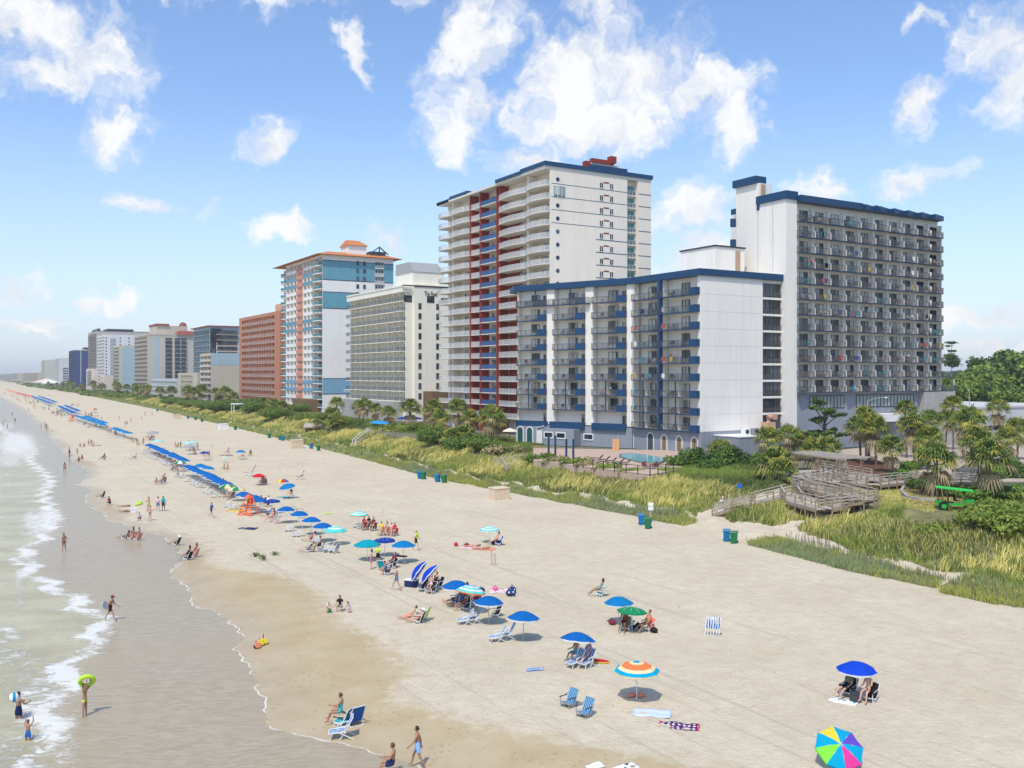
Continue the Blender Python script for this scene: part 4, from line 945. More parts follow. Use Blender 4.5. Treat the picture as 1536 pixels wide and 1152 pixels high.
# beige tower with blue stripes and a red roof
B,F,Z,u0,u1,cw = block('hotel_tower', 'beige tower with pale blue vertical stripes and a small red roof', 108, 641, 692, 34, 42.6, 13, 2.78, 6, stucco('sand_stucco',(.50,.45,.38)), m_railg, (6,2.1), m_gdark, 1.6, end_pier=1.5)
FS = Frame((108,641),0); sat = FS.at; q = Mb()
for a, b, mi, y in ((231.5,237.5,0,.05),(248,258,1,.05),(258.5,262,2,.08),(262,270,1,.1),(272,279,1,.1)): q.box(108+sat(a),108+sat(b),641-y,641-.003,5,40.4 if mi < 2 else 42.6,mi)
part(B, 'coloured_stripe', q, [m_lbl, mat('slate_glass',(.07,.09,.12),.3), m_bei])
wd = Parts(B, 'side_balcony', balc_mesh(3.4,.9,m_bei,.2), (('railing', rail_mesh(3.4,.9,m_railm,m_dark)),), cap=60)
for z in Z: 
    for px in (266,275.5,252.8): wd.add((108+sat(px),641-.1,z))
wd.done()
q = Mb(); q.hexa([(126,639.5,42.6),(142.5,639.5,42.6),(142.5,672,42.6),(126,672,42.6),(130,650,45.6),(138,650,45.6),(138,660,45.6),(130,660,45.6)],0); q.box(116,136,655,680,42.6,49,1); q.box(115.6,124,654,681,49,50.2,0); q.ell((134,660,49.5),(2.5,2.5,2.4),10,6,0); part(B, 'red_roof', q, [MATS['dark_red_tile'], m_bei])
q = Mb(); q.box(107.8,130,640.8,692.5,41.9,43.0,0); part(B, 'cornice', q, m_bei)
# light blue and yellow block
B,F,Z,u0,u1,cw = block('hotel_tower', 'light blue block with pale yellow balconies and roof trim', 108, 762, 792, 22, 38.6, 12, 2.7, 3, mat('pale_yellow_stucco',(.50,.48,.38),.8), m_railg, (6,2), m_gdark, 1.5, end_pier=1)
q = Mb(); q.box(110,130.1,761.9,761.99,3,36.6,0); q.box(119,119.8,761.8,761.89,3,36.6,1); part(B, 'light_blue_side', q, [m_lbl, m_bei])
# white tower
B,F,Z,u0,u1,cw = block('hotel_tower', 'plain white tower with small dark windows, left of the light blue block', 108, 840, 890, 32, 49.6, 16, 2.75, 3, mat('bright_white_stucco',(.66,.66,.67),.8,nz=(.2,.05)), m_railw, (7,1.6), m_gdark, 1.0, end_pier=2)
FS = Frame((108,840),0); sat = FS.at; wd = Parts(B, 'side_window', win_mesh(1,1.2,m_dark,m_gdark,mull=0), cap=60); wb = Parts(B, 'side_balcony', balc_mesh(4.2,.6,m_trimw,.2), (('railing', rail_mesh(4.2,.6,m_railm,m_dark)),))
for z in Z:
    wb.add((108+sat(169),839.9,z))
    for px in (180.5,193.5,159.5): wd.add((108+sat(px),839.99,z+.6))
wd.done(); wb.done()
# dark-balconied grey tower
B,F,Z,u0,u1,cw = block('hotel_tower', 'tall grey tower with black balconies, behind the plain white tower', 109, 899, 960, 44, 54.6, 17, 2.8, 7, stucco('warm_grey_stucco',(.46,.43,.39)), m_railm, (7,2.2), m_gdark, 2.0, end_pier=1.5, parapet=m_dark)
q = Mb(); q.box(118,140,902,930,54.6,57.2,0); q.box(110,112,899,940,55.1,57.2,0); part(B, 'rooftop_plant', q, m_dark)
# navy tower
m_nv = stucco('navy_stucco',(.035,.06,.17)); B,F,Z,u0,u1,cw = block('hotel_tower', 'dark navy blue tower, far down the beach', 106, 1061, 1100, 24, 41.4, 13, 2.7, 5, m_nv, m_railm, (5,2), m_gdark, 1.2, end_pier=2)
q = Mb(); q.box(113.2,113.7,1060.85,1060.99,8,41,0); q.box(106,131,1060.6,1062,41.4,42.2,0); q.box(117,126,1065,1080,42.2,44.6,1); part(B, 'white_trim_line', q, [m_trimw, m_dark])
# far pale towers
for (nm, lab, X0, Y0, Y1, dx, top, n, c, mw) in (('hotel_tower','far pale grey tower just left of the navy tower, with a lower wing',108,1233,1290,38,36,10,4,stucco('far_white',(.55,.55,.54))),
      ('hotel_tower','narrow far cream tower, last of the tall towers down the beach',107,1420,1480,18,36.5,10,4,stucco('far_cream',(.52,.52,.46)))):
    B,F,Z,u0,u1,cw = block(nm, lab, X0, Y0, Y1, dx, top, n, 3.0, c, mw, None, (8,1.8), m_gdark, 1.0, end_pier=2)
    if Y0 == 1233:
        q = Mb(); q.box(112,124,1226,1232.9,3,25.5,0); q.box(128,143,1233.5,1280,36,42,1); part(B, 'front_wing', q, [stucco('pale_lilac_stucco',(.50,.52,.58)), mw])
        wd = Parts(B, 'window', win_mesh(6,1.3,m_dark,m_gdark,mull=2))
        for z in Z[3:]: wd.add((114.5,1225.95,z))
        wd.done()
B,F,Z,u0,u1,cw = block('hotel_building', 'long low hotel with brown balcony bays at the far end of the beach', 108, 1560, 1900, 50, 19.5, 4, 3.3, 13, stucco('far_tan',(.46,.42,.36)), None, (14,2.4), mat('brown_bay',(.16,.10,.06),.6), 1.2, end_pier=8)
B,F,Z,u0,u1,cw = block('hotel_building', 'small low hotel standing last before the distant woods', 108, 2040, 2300, 40, 19.5, 4, 3.3, 6, MATS['far_tan'], None, (18,2.2), m_gdark, 1.2, end_pier=20)
B,F,Z,u0,u1,cw = block('hotel_building', 'small peach and white four storey hotel in front of the navy tower', 104, 880, 930, 10, 21.5, 5, 2.8, 4, stucco('pale_peach_stucco',(.64,.57,.51)), m_railm, (4,2), m_gdark, 1.2, end_pier=12)
B,F,Z,u0,u1,cw = block('hotel_building', 'low white building with a pink side wall beside the white tower', 104, 812, 836, 8, 15.5, 3, 2.8, 2, MATS['pale_peach_stucco'], None, (3,1.5), m_gdark, 1.2, end_pier=6)
# round white pavilions
def pavilion(x, y, r, hh, label, col):
    t = thing('beach_pavilion', label, 'pavilion', (x,y,hz(x,y)))
    q = Mb(); q.tube([(0,0,hh),(0,0,hh*1.65)], [r, r*.06], 10); q.build('roof', [col], t)
    q = Mb()
    for i in range(10):
        a = 2*math.pi*i/10; q.tube([(r*.85*math.cos(a), r*.85*math.sin(a), 0),(r*.85*math.cos(a), r*.85*math.sin(a), hh)], .2, 6)
    q.build('posts', [m_trimw], t)
pavilion(98,1270,17,7,'round cream tent roof pavilion far down the beach', mat('cream_canvas',(.68,.60,.48),.8)); pavilion(99,1225,12,6,'smaller white tent roof pavilion far down the beach', m_trimw)
# low grey building and parked things at the far right
B = thing('parking_structure', 'low pale concrete parking building in front of the trees at the right', 'building', (172,112,3)); q = Mb(); q.box(169.5,214,116,140,3,4.5,0); q.box(169,215,115.6,141,5.6,9.2,0); q.box(168.8,215.2,115.4,141.2,9.2,9.6,0)
for i in range(8): q.box(170+i*6,170.6+i*6,117,139,4.5,5.6,0)
part(B, 'wall', q, mat('pale_concrete',(.55,.54,.52),.85,nz=(.3,.12)))
q = Mb(); q.box(171,213,118.5,119,4.5,5.6,0); part(B, 'opening_shade_panel', q, m_dark)  # solid dark panel standing in for the shade inside the opening
# ================= vegetation =================
def leafmat(name, col, tr=.25, var=.0, rough=.6): return mat(name, col, rough, .25, nz=(.6,.18), trans=tr, var=var)
g1 = leafmat('palm_green', (.165,.235,.05)); g2 = leafmat('palm_yellow_green', (.44,.42,.085)); g3 = leafmat('palm_dark_green', (.06,.105,.03)); g4 = leafmat('dead_frond', (.42,.33,.17), .15)
bark = mat('palm_bark', (.17,.13,.10), .9, nz=(6,.35), bump=(12,.6)); bark2 = mat('tree_bark', (.11,.085,.065), .9, nz=(4,.3), bump=(8,.6))
def palm_crown_mesh(seed, n=62, dead=12, R1=1.0, blade=1.05):
    rg = random.Random(seed); mb = Mb()
    for i in range(n+dead):
        isd = i >= n
        el = rg.uniform(-.25, 1.35) if not isd else rg.uniform(-1.25, -.45)
        a = i*2.39996+rg.uniform(-.2,.2); L1 = R1*rg.uniform(.75,1.15)*(1 if not isd else .8)
        d = Vector((math.cos(el)*math.cos(a), math.cos(el)*math.sin(a), math.sin(el)))
        side = d.cross(Vector((0,0,1))).normalized(); up = side.cross(d).normalized()
        p0 = Vector((0,0,-.15 if not isd else -.5)); p1 = p0+d*L1; p1.z -= .12*L1
        mi = 3 if isd else rg.choices([0,1,2],[5,3.4,2.2])[0]
        if not isd and el < .05 and rg.random() < .35: mi = 3
        mb.bar(p0, p1, .035, .025, mi)
        nb = 10; tw = rg.uniform(-.5,.5)
        for k in range(nb):
            f = (k/(nb-1)-.5)*2; an = f*1.5
            dd = (d*math.cos(an)+side*math.sin(an)*math.cos(tw)+up*math.sin(an)*math.sin(tw)).normalized()
            bl = blade*rg.uniform(.75,1.1)*(1-.25*abs(f)); w = .055
            q = dd.cross(up).normalized()*w
            m_ = p1+dd*bl*.55+up*.02; e_ = p1+dd*bl; e_.z -= bl*rg.uniform(.30,.60)*(1.3 if isd else 1)
            n_ = len(mb.v); mb.v += [tuple(p1-q*.4), tuple(p1+q*.4), tuple(m_+q), tuple(m_-q), tuple(e_)]
            mb.f += [(n_,n_+1,n_+2,n_+3),(n_+3,n_+2,n_+4)]; mb.m += [mi,mi]
    return mb.mesh('crown', [g1,g2,g3,g4])
palm_meshes = [palm_crown_mesh(3), palm_crown_mesh(8, 52, 18), palm_crown_mesh(15, 70, 8)]
palm_dark = [palm_crown_mesh(21, 60, 8)]
def trunk_mesh(hh, r=.19, bend=.25, seed=0):
    rg = random.Random(seed); mb = Mb(); k = 12; pts=[]; rs=[]
    a = rg.uniform(0,6.28)
    for i in range(k+1):
        t = i/k; pts.append((math.cos(a)*bend*t*t, math.sin(a)*bend*t*t, hh*t-.3)); rs.append(r*(1.15-.25*t+(.18 if t > .75 else 0))*(1+.10*(i%2)))
    mb.tube(pts, rs, 9); return mb.mesh('trunk', [bark]), Vector(pts[-1])
NP_ = 0
def palm(px, by, cy, r=1.0, label=None, group='palmettos among the dunes and hotel gardens', z=None, cat='palm tree', var=None, base=None):
    """px, by: foot of the trunk on the ground; cy: where the crown's heart stands"""
    global NP_
    NP_ += 1
    p = base or GT(px, by); u = ray(px); t = math.hypot(p.x, p.y)/math.hypot(*u)
    hh = max(.6, H-(cy-HY)*t/FPX-p.z)
    o = thing('palm_tree', label, cat, (p.x,p.y,p.z), 0, group)
    tm, tip = trunk_mesh(hh, .16*min(1.2, r), .2+.1*(NP_%3), NP_); link(tm, 'trunk', o)
    me = palm_meshes[NP_%3] if var is None else var
    link(me, 'crown', o, tip+Vector((0,0,.15)), NP_*1.7, r*1.38)
    return o
PALMS = [ # foot x, foot y, crown y, size, label
 (1405,746,684,1.12,'palmetto with a pale dead skirt right beside the green cart'),
 (1479,753,684,1.12,'straight-trunked palmetto standing just right of the green cart'),
 (1470,735,660,1.0,'palmetto close behind the straight one by the cart'),
 (1458,722,628,1.05,'palmetto with a full crown above the two by the cart'),
 (1526,690,640,1.0,'palmetto at the right edge of the picture'),
 (1508,700,655,.95,'palmetto left of the one at the right edge'),
 (1500,672,610,1.0,'palmetto in front of the orange roadside umbrellas'),
 (1340,710,668,.95,'short palmetto with two pale trunks between the walkway and the road'),
 (1314,699,640,1.05,'palmetto at the right of the trunk row on the mulch bed'),
 (1304,697,630,.95,'palmetto in the middle of the trunk row on the mulch bed'),
 (1291,694,636,.95,'palmetto at the left of the trunk row on the mulch bed'),
 (1299,690,622,.9,'palmetto at the back of the trunk row on the mulch bed'),
 (1372,700,635,1.05,'palmetto with a reddish trunk left of the parked car'),
 (1379,698,650,.95,'palmetto leaning beside the reddish trunk'),
 (1392,706,655,1.0,'palmetto directly behind the skirted one by the cart'),
 (1398,690,628,1.0,'palmetto with a tall crown before the concrete end block'),
 (1360,688,612,.9,'palmetto below the glazed strip of the white tower'),
 (1430,676,606,.95,'palmetto in front of the parking building'),
 (1445,690,630,1.0,'palmetto between the parking building and the parked car'),
 (1418,684,625,.8,'small palmetto beside the orange barrier'),
 (1152,694,655,1.0,'palmetto at the corner of the grey annex'),
 (1180,692,652,1.05,'yellowish palmetto in front of the tower foot'),
 (1198,690,660,1.0,'palmetto right of the yellowish one by the tower foot'),
 (1222,706,672,1.05,'broad palmetto hanging over the pergola'),
 (1245,702,668,1.0,'broad palmetto at the right of the pergola'),
 (1160,722,690,1.15,'bushy trunkless palmetto at the left of the pergola'),
 (1172,726,704,.95,'lowest palmetto clump beside the pergola deck'),
 (545,642,605,1.0,'slim palmetto in front of the garage wall'), (539,638,608,.9,'thin palmetto just left of the slim one by the garage wall'),
 (564,640,612,.9,'small palmetto over the blue garden umbrella'), (581,645,617,1.0,'yellow-green palmetto right of the blue garden umbrella'),
 (614,648,610,1.25,'large yellow palmetto before the brown entrance'), (651,650,612,1.25,'large golden palmetto left of the red tower foot'),
 (664,654,625,1.1,'golden palmetto with a long dead skirt'), (689,652,610,1.2,'palmetto standing clear with a pale trunk before the tower'),
 (706,655,625,1.0,'ragged palmetto by the tower terrace'), (737,665,622,1.3,'large dark palmetto in front of the tower terrace'), (746,660,628,1.1,'palmetto beside the cream garden umbrella'),
 (505,630,604,1.1,'palmetto against the teal tower foot'), (657,668,650,1.2,'squat dark palmetto in the dune thicket'), (700,672,652,1.2,'squat palmetto clump right of the thicket'), (680,674,655,1.1,'squat grey-green palmetto in the thicket'),
 (502,648,632,1.25,'squat palmetto near the wooden steps'), (488,645,630,1.2,'squat palmetto left of the one near the wooden steps'), (497,640,620,1.1,'taller palmetto behind the squat ones near the steps'),
 (410,622,608,1.5,'large low palmetto in the thicket under the orange block'), (395,618,606,1.5,'low palmetto left in the thicket under the orange block'), (424,624,612,1.4,'low palmetto right in the thicket under the orange block'),
 (400,608,596,1.3,'golden palmetto above the thicket'), (352,605,594,1.3,'palmetto by the white shelter'), (330,606,598,1.3,'dense low palmetto by the beige block'), (295,598,578,.9,'tall lone palmetto left of the beige block'), (288,600,588,.8,'shorter palmetto beside the tall lone one'), (302,600,590,.8,'small palmetto right of the tall lone one'),
 (1080,690,674,1.1,'yucca-like palmetto rising from the hedge by the pool')]
for a in PALMS: palm(*a)
rgp = random.Random(77)
for i in range(34):   # the far gardens
    px = rgp.uniform(70, 345); X = rgp.uniform(93, 104); Y = YX(px, X)
    if Y > 1300: continue
    base = Vector((X, Y, hz(X, Y))); t = math.hypot(X, Y)/math.hypot(*ray(px)); by = HY+(H-base.z)*FPX/t
    palm(px, by, by-rgp.uniform(4.5,7)*FPX/t, rgp.uniform(1.0,1.6), 'small far palm in the gardens down the beach', group='far palms in the gardens down the beach', base=base)

# ---- leafy masses ----
def leafcloud(name, blobs, n, size, mats, seed=0, flat=.0, shell=.55, wts=None):
    rg = np.random.default_rng(seed); B_ = np.array(blobs, float)
    vol = (B_[:,3]*B_[:,4]*B_[:,5])**.75; idx = rg.choice(len(B_), n, p=vol/vol.sum())
    d = rg.normal(size=(n,3)); d /= np.linalg.norm(d, axis=1)[:,None]; r = (1-shell*rg.random(n)**1.6)*(1+.10*rg.normal(size=n))
    c = B_[idx,:3]+d*B_[idx,3:6]*r[:,None]
    nrm = d*.9+rg.normal(size=(n,3))*.6; nrm[:,2] += .35; nrm /= np.linalg.norm(nrm, axis=1)[:,None]
    t = np.cross(nrm, rg.normal(size=(n,3))); t /= np.linalg.norm(t, axis=1)[:,None]; b = np.cross(nrm, t)
    s = size*rg.uniform(.55,1.35,n)[:,None]
    V = np.stack([c-t*s-b*s*.35, c+t*s*.2-b*s*.75, c+t*s+b*s*.25, c-t*s*.1+b*s*.8], 1).reshape(-1,3)
    k = np.arange(n)
    cl = (np.sin(c[:,0]*1.1+seed)+np.sin(c[:,1]*1.3+2)+np.sin(c[:,2]*1.7)+rg.normal(size=n)*.9)
    I = np.digitize(cl, [-.7,.8]) if len(mats) == 3 else np.zeros(n, int)
    return npmesh(name, V, np.arange(4*n), k*4, np.full(n,4), I, mats)
l1 = leafmat('leaf_dark', (.05,.10,.025)); l2 = leafmat('leaf_mid', (.13,.215,.045)); l3 = leafmat('leaf_light', (.24,.34,.06))
h1 = leafmat('hedge_dark', (.035,.08,.02)); h2 = leafmat('hedge_mid', (.07,.14,.028)); h3 = leafmat('hedge_light', (.15,.26,.04))
y2 = leafmat('shrub_mid', (.15,.21,.035)); y3 = leafmat('shrub_light', (.27,.33,.06))
def blobs_tree(seed, r, hh, n=22, low=.3):
    rg = random.Random(seed); B = []
    for i in range(n):
        a = rg.uniform(0,6.28); q = rg.random()**.6*r*.78; z = hh*rg.uniform(low,.93); sh = math.sqrt(max(.08, 1-((z/hh-.55)/.55)**2)); q *= sh
        s = r*rg.uniform(.22,.40); B.append((q*math.cos(a), q*math.sin(a), z, s, s, s*.75))
    return B
def limbs(seed, r, hh, k=9, tr=.4, base=.3):
    rg = random.Random(seed); mb = Mb(); top = hh*base
    mb.tube([(0,0,-.4),(.1,0,top*.5),(0,.1,top)], [tr*1.3,tr,tr*.8], 9)
    for i in range(k):
        a = 6.28*i/k+rg.uniform(-.3,.3); q = r*rg.uniform(.45,.8); z = hh*rg.uniform(.5,.88)
        mb.tube([(0,.1,top*.9),(q*.35*math.cos(a),q*.35*math.sin(a),top+(z-top)*.45),(q*math.cos(a),q*math.sin(a),z)], [tr*.5,tr*.28,.05], 6, cap=False)
    return mb
def tree(x, y, r, hh, label, seed, n=5200, mats=(l1,l2,l3), group='broad trees behind the parking building', size=None, name='broadleaf_tree'):
    o = thing(name, label, 'tree', (x,y,hz(x,y)), 0, group)
    limbs(seed, r, hh).build('trunk', bark2, o, smooth=True)
    link(leafcloud('crown', blobs_tree(seed, r, hh), n, size or r*.055, mats, seed), 'crown', o); return o
def tx(px, Y): return XY(px, Y)
for px, Y, r, hh, lab, sd_ in ((1500,175,14,19.5,'largest broad green tree, highest crown at the right edge',1),(1462,170,10,14.5,'yellow-green broad tree in front of the largest one',2),(1440,165,8,12.5,'bright leafy tree just right of the white tower',3),
   (1540,165,11,17,'dark broad tree cut by the right edge of the picture',4),(1478,158,8,10.5,'low dense tree behind the parking roof',5),(1515,152,7,9,'low dark tree by the parking roof end',6),(1432,200,8,13.5,'tree showing behind the lowest balconies',7),(1580,150,12,16,'broad tree beyond the right edge',8)):
    tree(tx(px,Y), Y, r, hh, lab, sd_, 7000 if r > 9 else 4200, mats=(l2,l3,y2) if sd_ in (2,3,7) else (l1,l2,l3))
# flat-topped pine tips behind
def pine_tip(px, py, label):
    Y = 210; x = tx(px,Y); t = Y/ray(px)[1]; z = H-(py-HY)*t/FPX; b = hz(x,Y)
    o = thing('umbrella_pine', label, 'tree', (x,Y,b), 0, 'flat-topped pines behind the tower'); hh = z-b
    m = Mb(); m.tube([(0,0,0),(.3,0,hh*.6),(0,0,hh)], [.16,.12,.06], 7); m.tube([(0,0,hh*.8),(-3,0,hh*.93)], [.12,.05], 5); m.build('trunk', bark2, o)
    link(leafcloud('crown', [(0,0,hh,2.4,2,.45),(-1.8,0,hh-1.2,1.5,1.3,.3),(1.4,.5,hh-3,1.7,1.5,.4),(-.8,0,hh-5,2.4,2.2,1.2),(.5,0,hh-7,3,3,2)], 1900, .3, (l1,l1,l2), 5), 'crown', o)
pine_tip(1427,514,'thin flat-topped pine, the upper dark tuft beside the tower')
# dark pine in front of the white tower
def dark_pine(px, by, topy, label):
    p = GT(px, by); t = math.hypot(p.x,p.y)/math.hypot(*ray(px)); hh = H-(topy-HY)*t/FPX-p.z
    o = thing('pine_tree', label, 'tree', tuple(p)); rg = random.Random(4); m = Mb(); m.tube([(0,0,-.3),(.4,.2,hh*.5),(.1,0,hh*.8)], [.35,.25,.1], 8); B=[]
    for i in range(15):
        a = rg.uniform(0,6.28); z = hh*rg.uniform(.35,.97); q = (1.15-z/hh)*5.0*rg.uniform(.5,1)+.6; e = (q*math.cos(a), q*math.sin(a), z)
        m.tube([(.3,.1,z*.75),(e[0]*.6,e[1]*.6,z*.93),e], [.1,.07,.03], 5, cap=False)
        for k in range(3): B.append((e[0]*(1-.22*k)+rg.uniform(-.3,.3), e[1]*(1-.22*k), z-.1*k+.1, rg.uniform(.5,1.0), rg.uniform(.5,1.0), .30))
    m.build('trunk', bark2, o, smooth=True); link(leafcloud('crown', B, 5200, .16, (l1,l1,l2), 9, shell=.9), 'crown', o)
dark_pine(1236,690,594,'dark spreading pine with open branches before the white tower')
def shrub(px, py, rx, ry, hh, label, seed, mats=(h1,h2,h3), n=1800, size=.16, group=None, name='shrub', stems=True, nb=14, loc=None, cat='shrub'):
    p = loc or GT(px, py); o = thing(name, label, cat, tuple(p), 0, group); rg = random.Random(seed); B = []
    for i in range(nb):
        a = rg.uniform(0,6.28); q = math.sqrt(rg.random())*.75; s = rg.uniform(.3,.5)
        B.append((rx*q*math.cos(a), ry*q*math.sin(a), hh*rg.uniform(.35,.68), max(.35,rx*s), max(.35,ry*s), hh*.38))
    link(leafcloud('foliage', B, n, size, mats, seed), 'foliage', o)
    m = Mb()
    for i in range(7):
        a = rg.uniform(0,6.28); m.tube([(0,0,-.1),(rx*.5*math.cos(a),ry*.5*math.sin(a),hh*.6)], [.06,.02], 5, cap=False)
    m.build('stems', bark2, o); return o
SHR = [(1090,702,3.0,2.2,3.2,'tall dark shrub with the palmetto in it, right of the pool',0),(1040,700,2.6,1.8,2.8,'dense round shrub hiding the last arched window',0),(1012,702,1.8,1.6,2.0,'low shrub at the corner of the pool deck',0),
 (1062,706,2,1.8,1.8,'low shrub in front of the hotel hedge',0),(1355,722,2.6,2.0,1.5,'clipped dark shrub by the end of the walkway',0),(1385,735,2.4,1.8,1.6,'clipped dark shrub inside the curbed bed',0),(1365,706,2.6,1.6,1.3,'dark round shrub on the mulch behind the walkway',0),(1496,718,2.2,1.7,1.7,'round dark shrub by the parked car',0),
 (1440,745,3.2,2,1.3,'dark hedge behind the green cart',0),(1475,752,3.6,2,1.4,'dark hedge right of the green cart',0),(1515,748,3.6,2,1.5,'dark hedge at the right edge behind the dunes',0),
 (1533,718,2.4,2.2,2.6,'upright shrub cut by the right edge',0),(1560,760,4,3,2.2,'large shrub beyond the right edge',1),
 (1480,790,4.2,2.8,2.0,'big bright green bush in the dune grass at the right',1),(1412,800,2.2,1.6,.8,'bright green bush below the green cart',1),(1525,800,3.2,2.4,1.8,'bright green bush at the right edge of the dunes',1),(1500,772,3.4,2.2,1.5,'green bush behind the big one in the dune grass',1),
 (655,668,4.0,3,3.6,'dark thicket on the dune left of the terrace',2),(640,664,3,2.4,3.0,'left lobe of dark thicket by the wooden fence',2),(700,674,5,3,2.8,'grey-green thicket below the terrace palms',2),(725,676,3.5,2.4,2.2,'brown-green thicket at the terrace wall',2),(755,680,4,2,1.5,'rusty low shrubs along the terrace edge',3),(812,694,3.2,1.6,1.5,'grey-green low shrub hiding the left end of the pool terrace',2),(835,697,2.6,1.4,1.3,'rusty shrub below the blue terrace posts',3),(862,701,3.0,1.5,1.5,'green shrub below the right blue terrace posts',1),(885,704,2.4,1.3,1.2,'low reddish shrub at the pool fence',3),(910,707,2.6,1.2,1.1,'low green shrub at the pool fence under the loungers',1),(945,713,2.6,1.2,1.0,'low green shrub at the right half of the pool fence',1),
 (620,648,5,2.5,2.2,'yellow-green garden bed behind the wooden fence',1),(600,646,3.5,2,1.8,'yellow-green bushes right of the blue garden umbrella',1),
 (500,645,4.5,3,2.8,'bushy thicket near the wooden steps',2),(465,632,5,3,2.2,'green bushes before the brown pool house',1),(530,640,3,2,1.8,'small bushes at the garage foot',2),
 (360,616,8,5,4.6,'dark tree-like thicket before the terracotta block',2),(335,618,7,5,4.0,'round thicket in front of the beige block',2),(385,620,7,5,4.0,'thicket left of the low palmettos',2),(420,628,6,4,3.4,'yellowish thicket below the terracotta block',1),(440,620,6,4,3.2,'green thicket left of the brown pool house',1),
 (315,612,8,5,3.0,'green scrub left of the beige block',1),(290,610,8,5,3.0,'green scrub beneath the tall lone palmetto',1),(265,606,9,5,3.0,'scrub in front of the glazed annex',2)]
MT = {0:(h1,h2,h3), 1:(h3,y2,y3), 2:(l2,h3,y2), 3:(leafmat('rusty_leaf',(.16,.06,.03)), l2, g4)}
for i, (px,py,rx,ry,hh,lab,mt_) in enumerate(SHR): shrub(px,py,rx,ry,hh,lab,40+i,MT[mt_],n=int(700+rx*ry*hh*62),size=.13+.012*rx)
# long clipped hedge along the grey annex
o = thing('hedge', 'long dark green hedge running along the grey annex', 'hedge', tuple(GT(1110,704))); a = GT(1062,703)-o.location; b = GT(1165,700)-o.location
B = [(a.x+(b.x-a.x)*i/13, a.y+(b.y-a.y)*i/13, .95+.15*math.sin(i*2.1), 1.2, 1.2, 1.05) for i in range(14)]
link(leafcloud('foliage', B, 6500, .16, (h1,h2,h3), 3), 'foliage', o)
# distant scrub belt in front of the far hotels
for i in range(40):
    Y = 560*(1.028**i); X = 94+rgp.uniform(-4,6)
    if Y > 1750: break
    shrub(0,0,7+i*.12,5,2.0+.04*i,'small far clump of scrub between the dune and the far hotels',200+i,MT[rgp.choice((1,1,2))],n=420,size=.55,group='far scrub between the dune and the far hotels',loc=Vector((X,Y,hz(X,Y))),nb=7)
hl = Mb()
for i in range(60): 
    x0 = -400+i*60; hl.ell((x0, 5200+60*math.sin(i*1.7), 0), (90,60,22+5*math.sin(i*2.3)), 10, 6)
struct(hl.build('hills', mat('distant_woods', (.10,.15,.13), .9, nz=(.02,.3)), smooth=False))
hl = Mb()
for i in range(46):
    x0 = 380+i*30; hl.ell((x0, 560+50*math.sin(i*1.3)+.12*i*i, 2), (34,26,16+3*math.sin(i*2.3)), 10, 6)
ob = hl.build('distant_woodland', mat('woodland', (.055,.10,.035), .9, nz=(.12,.45), bump=(.5,1)), smooth=False); tag(ob, 'far dark green woodland behind the broad trees at the right', 'woodland', kind='stuff')

# ---- dune grass ----
def grass(name, X, Y, hgt, wid, k, mats, seed, lean=(.35,.25), jit=.35, pick=None):
    rg = np.random.default_rng(seed); n = len(X); N_ = n*k
    bx = np.repeat(X, k)+rg.normal(size=N_)*jit*.5; by = np.repeat(Y, k)+rg.normal(size=N_)*jit*.5; bz = h(bx, by)-.03
    hh = np.repeat(hgt, k)*rg.uniform(.6,1.15,N_); a = rg.uniform(0,2*np.pi,N_); w = wid*rg.uniform(.7,1.3,N_) if np.isscalar(wid) else np.repeat(wid,k)*rg.uniform(.7,1.3,N_)
    lx = (lean[0]+rg.normal(size=N_)*.28)*hh; ly = (lean[1]+rg.normal(size=N_)*.28)*hh
    P0 = np.stack([bx-np.cos(a)*w, by-np.sin(a)*w, bz],1); P1 = np.stack([bx+np.cos(a)*w, by+np.sin(a)*w, bz],1)
    M0 = np.stack([bx+lx*.35-np.cos(a)*w*.8, by+ly*.35-np.sin(a)*w*.8, bz+hh*.6],1); M1 = np.stack([bx+lx*.35+np.cos(a)*w*.8, by+ly*.35+np.sin(a)*w*.8, bz+hh*.6],1)
    T = np.stack([bx+lx, by+ly, bz+hh*.95],1)
    V = np.stack([P0,P1,M1,M0,T],1).reshape(-1,3); i = np.arange(N_)*5
    L = np.stack([i,i+1,i+2,i+3,i+3,i+2,i+4],1).ravel(); S_ = (np.arange(N_)[:,None]*7+np.array([0,4])).ravel(); T_ = np.tile([4,3], N_)
    fld = np.sin(bx*.31+by*.13)+np.sin(by*.23-bx*.11+1.7)+np.sin(bx*.9+by*.7)*.4+rg.normal(size=N_)*.7
    I = np.clip(np.digitize(fld, [-.6,.5,1.5]), 0, len(mats)-1) if pick is None else pick(bx,by,fld,rg)
    return link(npmesh(name, V, L, S_, T_, np.repeat(I,2), mats), name)
gg = [leafmat('grass_dark_green',(.10,.14,.035),.3), leafmat('grass_green',(.22,.29,.05),.3), leafmat('grass_olive',(.34,.36,.08),.3), leafmat('grass_straw',(.58,.52,.17),.3), leafmat('sea_oat_gold',(.78,.68,.22),.35), leafmat('grass_grey_green',(.25,.30,.14),.3)]
rg = np.random.default_rng(9)
def scatter(x0, x1, y0, y1, dens):
    n = int((x1-x0)*(y1-y0)*dens); X = rg.uniform(x0,x1,n); Y = rg.uniform(y0,y1,n); return X, Y
def keep(X, Y):
    m = veg(X, Y) > .5
    m &= ~inpoly(X, Y, DEAD)
    e = X-df(Y)
    m &= ~((Y < 76) & (e > 19))      # that ground is lawn and beds
    m &= ~((Y > 76) & (Y < 90) & (e > 24)) & ~inpoly(X, Y, BW)
    c_ = GT(1432,776)
    return m & ~inpoly(X, Y, TERP) & (np.hypot(X-c_.x, (Y-c_.y)*.8) > 3.8)
BW = wpoly([(1178,775),(1235,785),(1320,770),(1325,745),(1275,735),(1240,700),(1170,700)])
